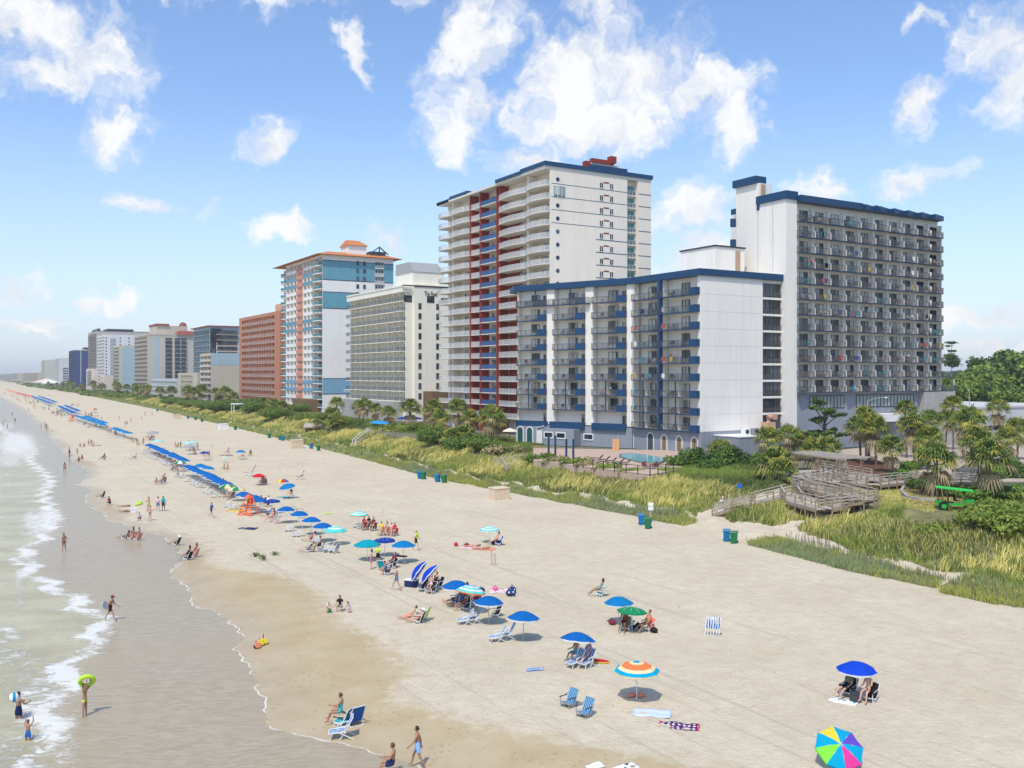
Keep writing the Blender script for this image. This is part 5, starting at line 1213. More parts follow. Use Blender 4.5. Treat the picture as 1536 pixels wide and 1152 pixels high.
def pickmain(bx, by, fld, rg_):
    e = bx-df(by); I = np.clip(np.digitize(fld, [-.3,.9]), 0, 1)
    I = np.where(e < 3.6, np.where(fld > .2, 5, 2), I)
    mid = np.exp(-((e-9.5)/4.5)**2); I = np.where((rg_.random(len(bx)) < mid*.45) , 3, I); I = np.where((e > 12)&(rg_.random(len(bx)) < .8), (fld > .2).astype(int), I)
    return I
X1, Y1_ = scatter(60, 100, 28, 170, 9); k_ = keep(X1, Y1_); X1, Y1_ = X1[k_], Y1_[k_]; print('tufts near', len(X1))
hg = .62+.22*np.sin(X1*.5+Y1_*.3)+.1*rg.normal(size=len(X1)); hg = np.where(X1-df(Y1_) < 3.4, .5, hg); hg = np.clip(hg,.25,1.1)
o = grass('dune_grass', X1, Y1_, hg, .028, 9, gg, 1, pick=pickmain); tag(o, 'dense green and olive grass covering the near dunes', 'grass', kind='stuff')
X2, Y2 = scatter(60, 110, 170, 760, 2.3); k_ = keep(X2, Y2); X2, Y2 = X2[k_], Y2[k_]; print('tufts far', len(X2))
o = grass('dune_grass', X2, Y2, .75+.25*np.sin(X2*.4+Y2*.2), .07, 6, gg, 2, jit=.8, pick=pickmain); tag(o, 'grass on the dunes running away down the coast', 'grass', kind='stuff')
# golden sea oats leaning over in drifts
X3, Y3 = scatter(60, 104, 28, 620, 3.0); k_ = keep(X3, Y3); X3, Y3 = X3[k_], Y3[k_]; e3 = X3-df(Y3)
f3 = np.sin(X3*.35+Y3*.21)+np.sin(Y3*.31-X3*.17)+rg.normal(size=len(X3))*.5; k_ = (f3 > np.where(Y3 < 76, 1.2, .15)) & (e3 > 4.5) & (e3 < 13.5+1.5*np.sin(Y3*.2)); X3, Y3 = X3[k_], Y3[k_]; print('oats', len(X3))
o = grass('sea_oats', X3, Y3, np.full(len(X3), .98), np.interp(Y3,[28,150,600],[.035,.045,.13]), 7, [gg[4],gg[3]], 3, lean=(.75,.15), jit=.5, pick=lambda bx,by,f,r: (r.random(len(bx)) < .5).astype(int)); tag(o, 'golden sea oats leaning in drifts over the dune grass', 'grass', kind='stuff')
# short straw lawn round the boardwalk
X4, Y4 = scatter(72, 112, 45, 112, 12); m4 = inpoly(X4, Y4, DEAD) | ((X4-df(Y4) > 19) & (X4-df(Y4) < 27) & (Y4 < 92)); X4, Y4 = X4[m4 & ~inpoly(X4,Y4,BW)], Y4[m4 & ~inpoly(X4,Y4,BW)]
o = grass('lawn', X4, Y4, np.full(len(X4), .22), .03, 6, [gg[3],gg[2],gg[4]], 4, pick=lambda bx,by,f,r: np.where(f > .8, 1, np.where(r.random(len(bx)) < .2, 2, 0))); tag(o, 'short straw-coloured grass round the boardwalk', 'grass', kind='stuff')
# ================= people =================
skin_l = mat('skin_light', (.56,.33,.23), .55); skin_t = mat('skin_tan', (.38,.20,.12), .55); skin_d = mat('skin_brown', (.20,.10,.06), .55)
hair_d = mat('hair_dark', (.03,.02,.015), .6); hair_b = mat('hair_blond', (.35,.23,.10), .6); hair_br = mat('hair_brown', (.10,.05,.03), .6)
CL = {k: mat('cloth_'+k, v, .8, .1) for k, v in dict(black=(.02,.02,.022), navy=(.02,.035,.10), blue=(.03,.14,.45), teal=(.01,.32,.38), turquoise=(.08,.50,.52), lime=(.48,.72,.05), red=(.50,.03,.03), pink=(.70,.14,.32), coral=(.72,.25,.17),
   white=(.75,.75,.73), grey=(.25,.25,.26), khaki=(.20,.19,.12), orange=(.75,.25,.05), yellow=(.75,.58,.05), green=(.01,.25,.10), maroon=(.22,.03,.05), lav=(.42,.36,.56), bluegrey=(.13,.20,.30), gold=(.55,.40,.12), palepink=(.75,.50,.52), skyblue=(.25,.45,.75)).items()}
def fk(lean=0, th=(0,0), sh=(0,0), ua=(5,5), fa=(15,15), ab=(10,10), spread=6, twist=0, neck=None, faab=None):
    """joint positions of a 1.72 m figure facing -y, from angles in degrees (0 = hanging down, 90 = forward)"""
    P = {}; D = lambda a: Vector((0,-math.sin(R(a)),-math.cos(R(a))))
    up = Vector((0,-math.sin(R(lean)),math.cos(R(lean)))); P['pelvis'] = Vector((0,0,0)); P['waist'] = up*.17; P['chest'] = up*.36; P['neckb'] = up*.49
    nk = up if neck is None else Vector((0,-math.sin(R(neck)),math.cos(R(neck))))
    P['neckt'] = P['neckb']+nk*.08; P['head'] = P['neckt']+nk*.12; P['nk'] = nk
    for i, s in enumerate((-1,1)):
        n = 'lr'[i]; hp = Vector((s*.085,0,-.03))+up*0; P['hip'+n] = hp
        d = D(th[i]); d.x = s*math.sin(R(spread)); d.normalize(); P['knee'+n] = hp+d*.43
        d2 = D(sh[i]); d2.x = s*math.sin(R(spread*.4)); d2.normalize(); P['ank'+n] = P['knee'+n]+d2*.41
        f = Vector((s*.15, -1, 0)) if sh[i] < 60 else Vector((s*.3, -.15, 1)); f.normalize()
        if sh[i] < -30: f = Vector((0,-.5,-1)).normalized()
        P['toe'+n] = P['ank'+n]+f*.17+Vector((0,0,-.05 if sh[i] < 60 else 0))
        so = P['neckb']+Vector((s*.165,0,0))-up*.04; P['sho'+n] = so
        d = D(ua[i]); d.x = s*math.sin(R(ab[i])); d.normalize(); P['elb'+n] = so+d*.28
        d = D(fa[i]); d.x = s*math.sin(R((faab or (3,3))[i])); d.normalize(); P['wri'+n] = P['elb'+n]+d*.25; P['fd'+n] = d
    zm = min(min(P['toe'+n].z, P['ank'+n].z-.05) for n in 'lr'); zm = min(zm, P['pelvis'].z-.10)
    if lean < -60 or lean > 120: zm = min(P['pelvis'].z, P['chest'].z)-.12
    for k in P:
        if k not in ('nk','fdl','fdr'): P[k] = P[k]-Vector((0,0,zm))
    return P
BONES = [('pelvis','waist'),('waist','chest'),('chest','neckb'),('neckb','neckt'),('neckt','head')]+[b for n in 'lr' for b in (('pelvis','hip'+n),('hip'+n,'knee'+n),('knee'+n,'ank'+n),('ank'+n,'toe'+n),('neckb','sho'+n),('sho'+n,'elb'+n),('elb'+n,'wri'+n))]
RAD = dict(pelvis=.125, waist=.105, chest=.13, neckb=.075, neckt=.052, head=.08, hip=.092, knee=.057, ank=.036, toe=.032, sho=.062, elb=.042, wri=.028)
def skinned(P, fem=False):
    vs = []; idx = {}; rad = []
    def V(k, co, r): idx[k] = len(vs); vs.append(tuple(co)); rad.append(r)
    for k in ('pelvis','waist','chest','neckb','neckt','head'):
        r = RAD[k]; rx = r*(1.15 if k in ('chest','pelvis') else 1.0)*(.9 if fem and k in ('waist','chest') else 1); V(k, P[k], (rx, r*.85))
    for n in 'lr':
        for k in ('hip','knee','ank','toe','sho','elb','wri'): r = RAD[k]; V(k+n, P[k+n], (r, r))
        d = P['fd'+n]; V('palm'+n, P['wri'+n]+d*.06, (.036,.024)); V('kn'+n, P['wri'+n]+d*.09, (.034,.018))
    ed = [(idx[a], idx[b]) for a, b in BONES]+[(idx['wri'+n], idx['palm'+n]) for n in 'lr']+[(idx['palm'+n], idx['kn'+n]) for n in 'lr']
    roots = [idx['pelvis']]
    for n, s in (('l',-1),('r',1)):   # five fingers rooted in the palm, the thumb from its side
        d = P['fd'+n]; sd_ = Vector((0,1,0)) if abs(d.y) < .8 else Vector((0,0,1)); sd_ = (sd_-d*sd_.dot(d)).normalized(); nm = d.cross(sd_).normalized()*s
        base = P['wri'+n]+d*.075
        for j, (o_, L) in enumerate(((-.027,.062),(-.010,.075),(.010,.080),(.028,.070))):
            a = len(vs); vs.extend([tuple(base+sd_*o_), tuple(base+sd_*o_+d*L*.55), tuple(base+sd_*o_+d*L*.9-nm*.022)]); rad.extend([(.009,.009)]*2+[(.007,.007)]); ed += [(a,a+1),(a+1,a+2)]; roots.append(a)
        a = len(vs); b0 = P['wri'+n]+d*.04; vs.extend([tuple(b0+sd_*.02), tuple(b0+sd_*.05+d*.02), tuple(b0+sd_*.058+d*.05)]); rad.extend([(.011,.011)]*2+[(.009,.009)]); ed += [(a,a+1),(a+1,a+2)]; roots.append(a)
    me = bpy.data.meshes.new('b'); me.from_pydata(vs, ed, []); o = bpy.data.objects.new('b', me); COL.objects.link(o)
    md = o.modifiers.new('s', 'SKIN'); md.use_smooth_shade = True
    for i, r in enumerate(rad): me.skin_vertices[0].data[i].radius = r
    for r_ in roots: me.skin_vertices[0].data[r_].use_root = True
    sb_ = o.modifiers.new('u', 'SUBSURF'); sb_.levels = 1; sb_.render_levels = 1
    dg = bpy.context.evaluated_depsgraph_get(); dg.update(); m2 = bpy.data.meshes.new_from_object(o.evaluated_get(dg)); bpy.data.objects.remove(o)
    V_ = [v.co.copy() for v in m2.vertices]; F_ = [tuple(p.vertices) for p in m2.polygons]
    # head: skull, jaw, nose, brow, ears
    nk = P['nk']; fw = Vector((0,-1,0)); fw = (fw-nk*fw.dot(nk))
    if fw.length < .25: fw = Vector((0,0,1))-nk*nk.z
    fw.normalize(); sx_ = fw.cross(nk).normalized(); c = P['head']+nk*.005; hb = Mb(); nu, nv = 12, 9; b0 = len(V_)
    for i in range(nv+1):
        t = math.pi*i/nv
        for j in range(nu):
            a = 2*math.pi*j/nu; x = math.sin(t)*math.cos(a); y = math.sin(t)*math.sin(a); z = math.cos(t)
            jaw = 1-.30*max(0,-z); rr = Vector((x*.075*jaw, y*.095*(jaw if y < 0 else 1), z*.118))
            if y > .75 and -.25 < z < .1: rr.y += .022 if abs(x) < .3 else 0       # nose
            if y > .6 and .1 < z < .35 and .2 < abs(x) < .6: rr.y -= .010            # eye sockets
            if abs(x) > .9 and -.3 < z < .2: rr.x *= 1.16                            # ears
            V_.append(c+sx_*rr.x+fw*rr.y+nk*rr.z)
    for i in range(nv):
        for j in range(nu): F_.append((b0+i*nu+j, b0+(i+1)*nu+j, b0+(i+1)*nu+(j+1)%nu, b0+i*nu+(j+1)%nu))
    return V_, F_, b0, (c, nk, fw, sx_)
def region(P, v, cand=BONES):
    best = None
    for a, b in cand:
        A = P[a]; D = P[b]-A; t = max(0, min(1, (v-A).dot(D)/D.length_squared)); r = (RAD.get(a, RAD.get(a[:-1], .05))); d = (v-(A+D*t)).length-r
        if best is None or d < best[0]: best = (d, a, b, t)
    return best
GAR = {'shorts': lambda a,b,t: a == 'pelvis' or (a[:3] == 'hip' and t < .62),
       'briefs': lambda a,b,t: (a == 'pelvis' and (b[:3] == 'hip' or t < .45)) or (a[:3] == 'hip' and t < .12),
       'bikini_top': lambda a,b,t: (a == 'waist' and t > .62) or (a == 'chest' and t < .35),
       'swimsuit': lambda a,b,t: a in ('pelvis','waist') or (a == 'chest' and t < .6) or (a[:3] == 'hip' and t < .12),
       'shirt': lambda a,b,t: a in ('waist','chest') or (a == 'pelvis' and b == 'waist') or (a == 'neckb' and b[:3] == 'sho') or (a[:3] == 'sho' and t < .6),
       'dress': lambda a,b,t: a in ('pelvis','waist') or (a == 'chest') or (a[:3] == 'hip' and t < .5)}
POSES = {
 'stand': dict(ua=(4,6), fa=(12,16)), 'walk': dict(lean=4, th=(28,-14), sh=(12,-34), ua=(-22,24), fa=(-5,50)), 'stride': dict(lean=14, th=(42,-22), sh=(10,-42), ua=(-30,20), fa=(10,60)),
 'armsup': dict(ua=(150,140), fa=(165,170), ab=(22,22), faab=(-14,-14)), 'hold': dict(ua=(30,30), fa=(95,95), ab=(14,14), faab=(-8,-8)), 'bend': dict(lean=62, th=(10,10), sh=(-8,-8), ua=(30,34), fa=(40,40), neck=50),
 'chair': dict(lean=-28, th=(82,78), sh=(48,40), ua=(20,22), fa=(75,70), neck=-8), 'chairup': dict(lean=-8, th=(88,84), sh=(22,15), ua=(20,30), fa=(80,105), neck=12),
 'lounge': dict(lean=-42, th=(84,84), sh=(84,78), ua=(25,20), fa=(70,75), neck=-20), 'ground': dict(lean=14, th=(118,112), sh=(-18,-8), ua=(48,50), fa=(60,70), neck=18),
 'legsout': dict(lean=-14, th=(90,88), sh=(86,84), ua=(-28,-28), fa=(-20,-20), neck=0), 'lie': dict(lean=-86, th=(90,92), sh=(88,92), ua=(70,75), fa=(85,88), ab=(14,20), neck=-80), 'kneel': dict(lean=28, th=(70,60), sh=(-75,-80), ua=(50,40), fa=(60,60), neck=30)}
BODY = {}
def body(pose, fem):
    k = (pose, fem)
    if k in BODY: return BODY[k]
    P = fk(**POSES[pose]); V_, F_, b0, hd = skinned(P, fem)
    me = bpy.data.meshes.new('body'); me.from_pydata([tuple(v) for v in V_], [], F_); me.materials.append(skin_l); me.polygons.foreach_set('use_smooth', [True]*len(F_)); me.update()
    reg = [region(P, v) for v in V_[:b0]]; nrm = [v.normal.copy() for v in me.vertices]; out = {'body': me, 'seat': P['pelvis'].z, 'P': P}
    for g, fn in GAR.items():
        keepv = [fn(r[1], r[2], r[3]) for r in reg]; mp = {}; vs = []; fs = []; e = .018 if g in ('shirt','shorts','dress') else .010
        for f in F_:
            if max(f) < b0 and all(keepv[i] for i in f):
                q = []
                for i in f:
                    if i not in mp: mp[i] = len(vs); vs.append(tuple(V_[i]+nrm[i]*e))
                    q.append(mp[i])
                fs.append(q)
        m = bpy.data.meshes.new(g); m.from_pydata(vs, [], fs); m.materials.append(CL['black']); m.polygons.foreach_set('use_smooth', [True]*len(fs)); m.update(); out[g] = m
    c, nk, fw, sx_ = hd
    for nm, long in (('hair_short',0),('hair_long',1)):
        h_ = Mb(); nu, nv = 12, 7
        for i in range(nv+1):
            t = math.pi*(.60 if not long else .72)*i/nv
            for j in range(nu):
                a = 2*math.pi*j/nu; x = math.sin(t)*math.cos(a); y = math.sin(t)*math.sin(a); z = math.cos(t); cut = max(0, y)*.55 if t > .9 else 0
                p = c+sx_*x*.088-fw*(-y)*.105*(1-cut)+nk*(z*.128+.012+cut*.07)-fw*.008
                if long and y < .1 and t > 1.6: p += -nk*.11-fw*.02
                h_.v.append(tuple(p))
        for i in range(nv):
            for j in range(nu): h_.f.append((i*nu+j,(i+1)*nu+j,(i+1)*nu+(j+1)%nu,i*nu+(j+1)%nu)); h_.m.append(0)
        out[nm] = h_.mesh('hair', [hair_d], True)
    cp = Mb(); cp.ell((0,0,0),(.105,.115,.085),12,6); vs = [tuple(c+sx_*v[0]+fw*v[1]+nk*(max(v[2],-.005)+.055)) for v in cp.v]; cp.v = vs
    n_ = len(cp.v); q = [c+nk*.06+fw*.09+sx_*x+fw*y for x, y in ((-.07,0),(.07,0),(.055,.09),(-.055,.09))]; cp.hexa([tuple(a-nk*.006) for a in q]+[tuple(a+nk*.004) for a in q]); out['cap'] = cp.mesh('cap', [CL['white']], True)
    sh_ = Mb(); br = c+nk*.045
    sh_.tube([br, br+nk*.012], [.21,.20], 14); sh_.tube([br+nk*.012, br+nk*.085],[.10,.085],12); out['sun_hat'] = sh_.mesh('sun_hat', [CL['white']], False)
    BODY[k] = out; return out
FWA = math.atan2(CA, SA)
def face(phi):   # 0 away from the camera, 90 to the right of the picture, 180 towards it, 270 to the left
    f = Vector((SA*math.cos(R(phi))+CA*math.sin(R(phi)), CA*math.cos(R(phi))-SA*math.sin(R(phi))))
    return math.atan2(f.x, -f.y)
SK = {'l': skin_l, 't': skin_t, 'd': skin_d}; HR = {'d': hair_d, 'b': hair_b, 'n': hair_br}
def person(px, py, pose, phi, label, wear, skin='l', hair='d', long=False, size=1.0, lift=0, z=None, sink=0, group=None, loc=None, extra=None, deep=True):
    p = Vector(loc) if loc is not None else (GT(px, py) if z is None else G(px, py, z))
    B = body(pose, long); loc_ = (p.x, p.y, p.z+lift-sink)
    o = link(B['body'], 'person', None, loc_, face(phi), size); o.material_slots[0].link = 'OBJECT'; o.material_slots[0].material = SK[skin]
    tag(o, label, 'person', group)
    if deep:
        for g, c in wear: q = link(B[g], g if g not in ('hair_short','hair_long') else 'hair', o); q.material_slots[0].link = 'OBJECT'; q.material_slots[0].material = CL[c]
        q = link(B['hair_long' if long else 'hair_short'], 'hair', o); q.material_slots[0].link = 'OBJECT'; q.material_slots[0].material = HR[hair]
    return o

# ================= umbrellas =================
pole_m = mat('umbrella_pole', (.70,.68,.62), .35); wood_m = mat('pale_wood', (.50,.40,.27), .7, nz=(6,.2))
def canvas(name, col): return mat(name, col, .75, .15, nz=(3,.06), trans=.18)
UB = canvas('canvas_blue', (.004,.125,.42)); UB2 = canvas('canvas_steel_blue', (.004,.19,.46)); UR = canvas('canvas_royal_blue', (.006,.06,.56))
def canopy_mesh(colf, mats, r=1.0, hh=.40, nr=8, rings=6, val=.08):
    V=[];F=[];M=[]; sub = 4; n = nr*sub
    for i in range(rings+1):
        t = i/rings
        for j in range(n):
            a = 2*math.pi*j/n; f = (j%sub)/sub; sag = math.sin(math.pi*f); rad = r*t*(1-.085*sag*t); z = hh*(math.cos(t*1.32)-math.cos(1.32))/(1-math.cos(1.32))*1.0-.03*sag*t
            V.append((rad*math.cos(a), rad*math.sin(a), z))
    for j in range(n):
        x, y, z = V[rings*n+j]; V.append((x*1.0, y*1.0, z-val))
    for i in range(rings+1):
        for j in range(n): F.append((i*n+j,(i+1)*n+j,(i+1)*n+(j+1)%n,i*n+(j+1)%n)); M.append(colf(j//sub, i))
    me = bpy.data.meshes.new('canopy'); me.from_pydata(V, [], F)
    for m in mats: me.materials.append(m)
    me.polygons.foreach_set('material_index', M); me.update(); return me
def umb_proto(kind, colf, mats, r=1.0, hh=.34, tilt=0, z=1.45, val=.07, nr=8, valmat=None):
    me = canopy_mesh(colf, mats, r, hh, nr, 6, val)
    return dict(me=me, r=r, hh=hh, nr=nr)
pm_ = Mb(); pm_.tube([(0,0,-.2),(0,0,1.0)], .02, 8); pm_.tube([(0,0,1.0),(0,0,1.80)], .015, 8); pm_.tube([(0,0,.95),(0,0,1.02)],.028,8); pole_me = pm_.mesh('pole', [pole_m])
pw_ = Mb(); pw_.tube([(0,0,-.2),(0,0,1.80)], .024, 8); pole_wme = pw_.mesh('pole', [wood_m])
rb_ = Mb()
for i in range(8): a = math.pi*i/4; rb_.tube([(0,0,.31),(.5*math.cos(a),.5*math.sin(a),.22),(.97*math.cos(a),.97*math.sin(a),-.01)], .008, 4, cap=False); rb_.bar((0,0,.05),(.5*math.cos(a),.5*math.sin(a),.21),.01)
ribs_me = rb_.mesh('ribs', [pole_m])
fin_ = Mb(); fin_.tube([(0,0,.33),(0,0,.41)], [.03,.012], 8); fin_me = fin_.mesh('finial', [CL['white']])
C2 = lambda n, c: canvas('canvas_'+n, c)
cw_ = C2('white',(.74,.74,.72)); cg_ = C2('green',(.01,.25,.10)); cy_ = C2('yellow',(.85,.62,.06)); cr_ = C2('red',(.62,.02,.03)); ct_ = C2('teal',(.0,.32,.42)); cq_ = C2('turquoise',(.10,.62,.58)); co_ = C2('orange',(.85,.22,.07)); cn_ = C2('navy',(.015,.05,.30)); cp_ = C2('purple',(.13,.08,.50)); cl_ = C2('lime',(.22,.72,.06)); cm_ = C2('magenta',(.72,.05,.30)); cc_ = C2('cyan',(.0,.36,.62)); cgr = C2('grey',(.36,.37,.40)); ccr = C2('cream',(.75,.66,.38))
trim_w = lambda m: (lambda w, i: 1 if i == 6 else 0, [m, cw_])
UM = {'blue': canopy_mesh(*trim_w(UB)), 'steel': canopy_mesh(*trim_w(UB2)), 'royal': canopy_mesh(*trim_w(UR)), 'red': canopy_mesh(lambda w,i: 0,[cr_]), 'green': canopy_mesh(lambda w,i: 0,[cg_], hh=.26), 'teal': canopy_mesh(lambda w,i:0,[ct_], r=1.18), 'navy': canopy_mesh(lambda w,i:0,[cn_],hh=.28), 'grey': canopy_mesh(lambda w,i:0,[cgr],r=1.2),
 'tstripe': canopy_mesh(lambda w,i: (1 if i in (1,3) else 0),[cq_,cw_],r=1.12), 'gwhite': canopy_mesh(lambda w,i: w%2,[cg_,cw_],r=1.1), 'gcream': canopy_mesh(lambda w,i: w%2,[cg_,ccr],r=1.15),
 'multi': canopy_mesh(lambda w,i: (0,0,1,2,1,3,0,3)[w],[UB2,cy_,co_,cr_],r=1.05), 'ringed': canopy_mesh(lambda w,i: (0,1,2,0,3,1,2)[i],[cc_,cw_,cg_,co_],r=1.15,hh=.42), 'bands': canopy_mesh(lambda w,i: (1,0,1,2,1,2,3)[i],[cc_,cw_,cq_,co_],r=1.0),
 'orange': canopy_mesh(lambda w,i: (0,1,2,2,1,0,1)[i],[cc_,ccr,co_],r=1.1,hh=.42), 'pinwheel': canopy_mesh(lambda w,i: (0,1,2,1,3,1,4,1)[w],[cp_,cc_,cy_,cl_,cm_],r=1.0,hh=.30), 'palestripe': canopy_mesh(lambda w,i: i%2,[cw_,cq_],r=1.1), 'farred': canopy_mesh(lambda w,i:0,[cr_]), 'farorange': canopy_mesh(lambda w,i:0,[co_])}
def umbrella(px, py, kind, label, group=None, tilt=(0,0), pole=True, loc=None, hgt=1.42, base=None, wood=False, sc=1.0, parts=True, rz=0, ztop=None):
    """px, py: centre of the canopy in the survey; the pole goes straight down from there"""
    zc = hgt+.15
    if loc is None:
        p = G(px, py, zc); z0 = hz(p.x, p.y); p = G(px, py, zc+z0); loc = Vector((p.x,p.y,z0))
    o = thing('beach_umbrella', label, 'umbrella', tuple(loc), rz, group); o.scale = (sc,)*3
    q = link(pole_wme if wood else pole_me, 'pole', o, (0,0,0)); q.scale = (1,1,(hgt+.34)/1.80)
    c = link(UM[kind], 'canopy', o, (0,0,hgt)); c.rotation_euler = (R(tilt[0]), R(tilt[1]), 0)
    if parts: link(ribs_me, 'ribs', c); link(fin_me, 'finial', c)
    return o

# ================= chairs =================
wf = mat('white_chair_frame', (.74,.74,.72), .4); af = mat('aluminium_frame', (.45,.45,.46), .35, metal=.6); arm_m = mat('dark_armrest', (.05,.035,.03), .5)
def striped(name, c0, c1, freq=9.0, duty=.62):
    m = mat(name, c0, .8, .1); nt = m.node_tree; N = nt.nodes; Lk = nt.links; tc = N.new('ShaderNodeTexCoord'); wv = N.new('ShaderNodeTexWave'); wv.inputs['Scale'].default_value = freq; wv.bands_direction = 'X'; Lk.new(tc.outputs['Object'], wv.inputs[0])
    g = N.new('ShaderNodeMath'); g.operation = 'GREATER_THAN'; g.inputs[1].default_value = duty; Lk.new(wv.outputs['Fac'], g.inputs[0]); mx = N.new('ShaderNodeMix'); mx.data_type = 'RGBA'; Lk.new(g.outputs[0], mx.inputs[0]); mx.inputs[6].default_value = (*c0,1); mx.inputs[7].default_value = (*c1,1); Lk.new(mx.outputs[2], N['Principled BSDF'].inputs['Base Color']); return m
sl_b = striped('blue_white_sling', (.012,.13,.38), (.72,.73,.74), 2.1, .72)
def slab_line(mb, pts, w, t, mi=0):
    for (y0,z0),(y1,z1) in zip(pts[:-1], pts[1:]):
        d = Vector((0,y1-y0,z1-z0)).normalized(); n = Vector((0,-d.z,d.y))*t
        a = Vector((0,y0,z0)); b = Vector((0,y1,z1)); X = Vector((w/2,0,0)); mb.hexa([a-X,a+X,b+X,b-X,a-X+n,a+X+n,b+X+n,b-X+n], mi)
LOD = {}
def lod(o):   # the whole chair as one mesh, for those too far off to show their parts
    vs = []; fs = []; mi = []; ms = []
    for c in kids(o):
        n = len(vs); k = len(ms); ms += list(c.data.materials); vs += [tuple(v.co) for v in c.data.vertices]
        for p in c.data.polygons: fs.append([n+i for i in p.vertices]); mi.append(k+p.material_index)
    me = bpy.data.meshes.new(o.name); me.from_pydata(vs, [], fs)
    for m in ms: me.materials.append(m)
    me.polygons.foreach_set('material_index', mi); me.update(); LOD[o.name] = me
def chaise_proto():   # faces -y
    o = thing('chaise_chair', '', 'chair'); f = Mb()
    for s in (-.29,.29):
        P = [(s,-.78,.30),(s,-.05,.36),(s,.32,.98)]
        for a, b in zip(P[:-1],P[1:]): f.bar(a,b,.035)
        f.bar((s,-.72,.0),(s,-.60,.31),.032); f.bar((s,-.35,.35),(s,.38,.0),.032); f.bar((s,-.30,.0),(s,.02,.38),.032)
        f.bar((s,-.42,.56),(s,.13,.64),.05,.03); f.bar((s,-.36,.34),(s,-.40,.56),.028)
    for y, z in ((-.78,.30),(-.05,.36),(.32,.98)): f.bar((-.29,y,z),(.29,y,z),.03)
    f.build('frame', wf, o); s = Mb(); slab_line(s, [(-.76,.305),(-.40,.315),(-.05,.35)], .52, .02, 0); s.build('seat', sl_b, o)
    b = Mb(); slab_line(b, [(-.03,.37),(.14,.66),(.31,.95)], .52, .02, 0); b.build('backrest', sl_b, o)
    for i in range(5): pass
    adopt(o); lod(o); return o
def lowchair_proto(frame, fabric, name='beach_chair'):
    o = thing(name, '', 'chair'); f = Mb()
    for s in (-.28,.28):
        f.bar((s,-.26,.24),(s,.20,.16),.028); f.bar((s,.16,.14),(s,.46,.80),.028); f.bar((s,-.26,.24),(s,.30,.0),.026); f.bar((s,-.24,.0),(s,.16,.17),.026); f.bar((s,.36,.58),(s*1.0,-.24,.46),.02); f.bar((s,-.22,.0),(s,-.24,.46),.026)
    f.bar((-.28,.46,.80),(.28,.46,.80),.028); f.bar((-.28,-.26,.24),(.28,-.26,.24),.028); f.bar((-.28,.30,.01),(.28,.30,.01),.024)
    f.build('frame', frame, o); s = Mb(); slab_line(s, [(-.25,.235),(0,.16),(.19,.16)], .52, .02); s.build('seat', fabric, o); b = Mb(); slab_line(b, [(.17,.15),(.32,.48),(.45,.79)], .52, .025); b.build('backrest', fabric, o)
    for s_ in (-.30,.30): a = Mb(); a.box(s_-.03,s_+.03,-.28,.24,.465,.495); a.build('armrest', arm_m, o)
    adopt(o); lod(o); return o
USED = set()
def place(proto, px, py, phi, label, group=None, mats=None, loc=None, sc=1.0, deep=True):
    p = loc if loc is not None else GT(px, py)
    if not deep:
        o = link(LOD[proto.name], proto.name.split('.')[0], None, tuple(p), face(phi), sc); tag(o, label, 'chair', group)
        if mats: swap(o, mats)
        return o
    if proto.name not in USED: USED.add(proto.name); o = dup(proto, tuple(p), face(phi), label, group, sc, mats, deep=deep)
    else: o = dup(proto, tuple(p), face(phi), label, group, sc, mats, deep=deep)
    return o
CH = chaise_proto(); blue_st = striped('blue_striped_fabric', (.015,.13,.33), (.35,.60,.70), 3.2, .80); LC = lowchair_proto(af, blue_st); LB = lowchair_proto(wf, mat('deep_blue_fabric', (.01,.09,.36), .8))
def cm_map(c): return {'deep_blue_fabric': CL[c]}
# ================= who and what is on the beach =================
W0 = -.15
# --- in the water ---
def ball(name, r, loc, cols, par=None): pass
person(28,1078,'hold',20,'bare-backed man in dark trunks standing waist-deep, furthest left in the surf',[('shorts','navy')],'t','d',sink=.50,z=W0,size=1.03)
person(42,1110,'armsup',0,'child in blue trunks waist-deep in the surf with hands at the head',[('shorts','blue')],'t','n',sink=.36,z=W0,size=.74)
person(127,1076,'armsup',95,'girl in a lime swimsuit wading with a green swim ring over her head',[('briefs','lime'),('bikini_top','lime')],'t','n',True,z=W0-.05,size=.93)
def ring(px, py, zc, label, m, r=.30, tilt=60, loc=None):
    p = G(127,1076,W0-.05)+Vector((.1,.05,1.72)); q = Mb(); pts = [(r*math.cos(6.2832*i/18), r*math.sin(6.2832*i/18), 0) for i in range(19)]; q.tube(pts, .10, 8, cap=False); o = q.build('swim_ring', m, None, smooth=True); o.location = p; o.rotation_euler = (R(tilt),0,face(0)+.4); tag(o, label, 'swim ring'); return o
ring(130,1046,1.2,'green swim ring held over the head of the wading girl',CL['lime'])
q = Mb(); q.ell((0,0,0),(.22,.22,.22),12,8,0); o = q.build('beach_ball', striped('ball_stripes',(.02,.25,.45),(.75,.8,.8),1.2,.5), None, True); p = G(21,1046,1.05); o.location = p; tag(o,'blue and white beach ball held by the man furthest left in the surf','ball')
person(165,932,'stride',95,'man in black trunks and a dark red cap striding through the shallows to the right',[('shorts','black'),('cap','maroon')],'t','d',z=W0,size=1.0)
q = Mb(); q.prism([(.55*math.cos(a)*1.0,.27*math.sin(a)) for a in [6.2832*i/18 for i in range(18)]],0,.03); o = q.build('skimboard', mat('pale_board',(.55,.62,.68),.3)); p = G(158,908,.8); o.location = p; o.rotation_euler = (R(80),R(20),face(90)); tag(o,'pale skimboard under the arm of the striding man','skimboard')
person(96,827,'stand',120,'woman in a dark bikini standing alone at the edge of the foam',[('briefs','black'),('bikini_top','black')],'t','n',True,z=W0,size=1.0)
person(97,709,'stand',350,'broad woman in a dark bikini standing with her back turned in the far shallows',[('briefs','black'),('bikini_top','black')],'t','d',True,z=W0,size=1.02)
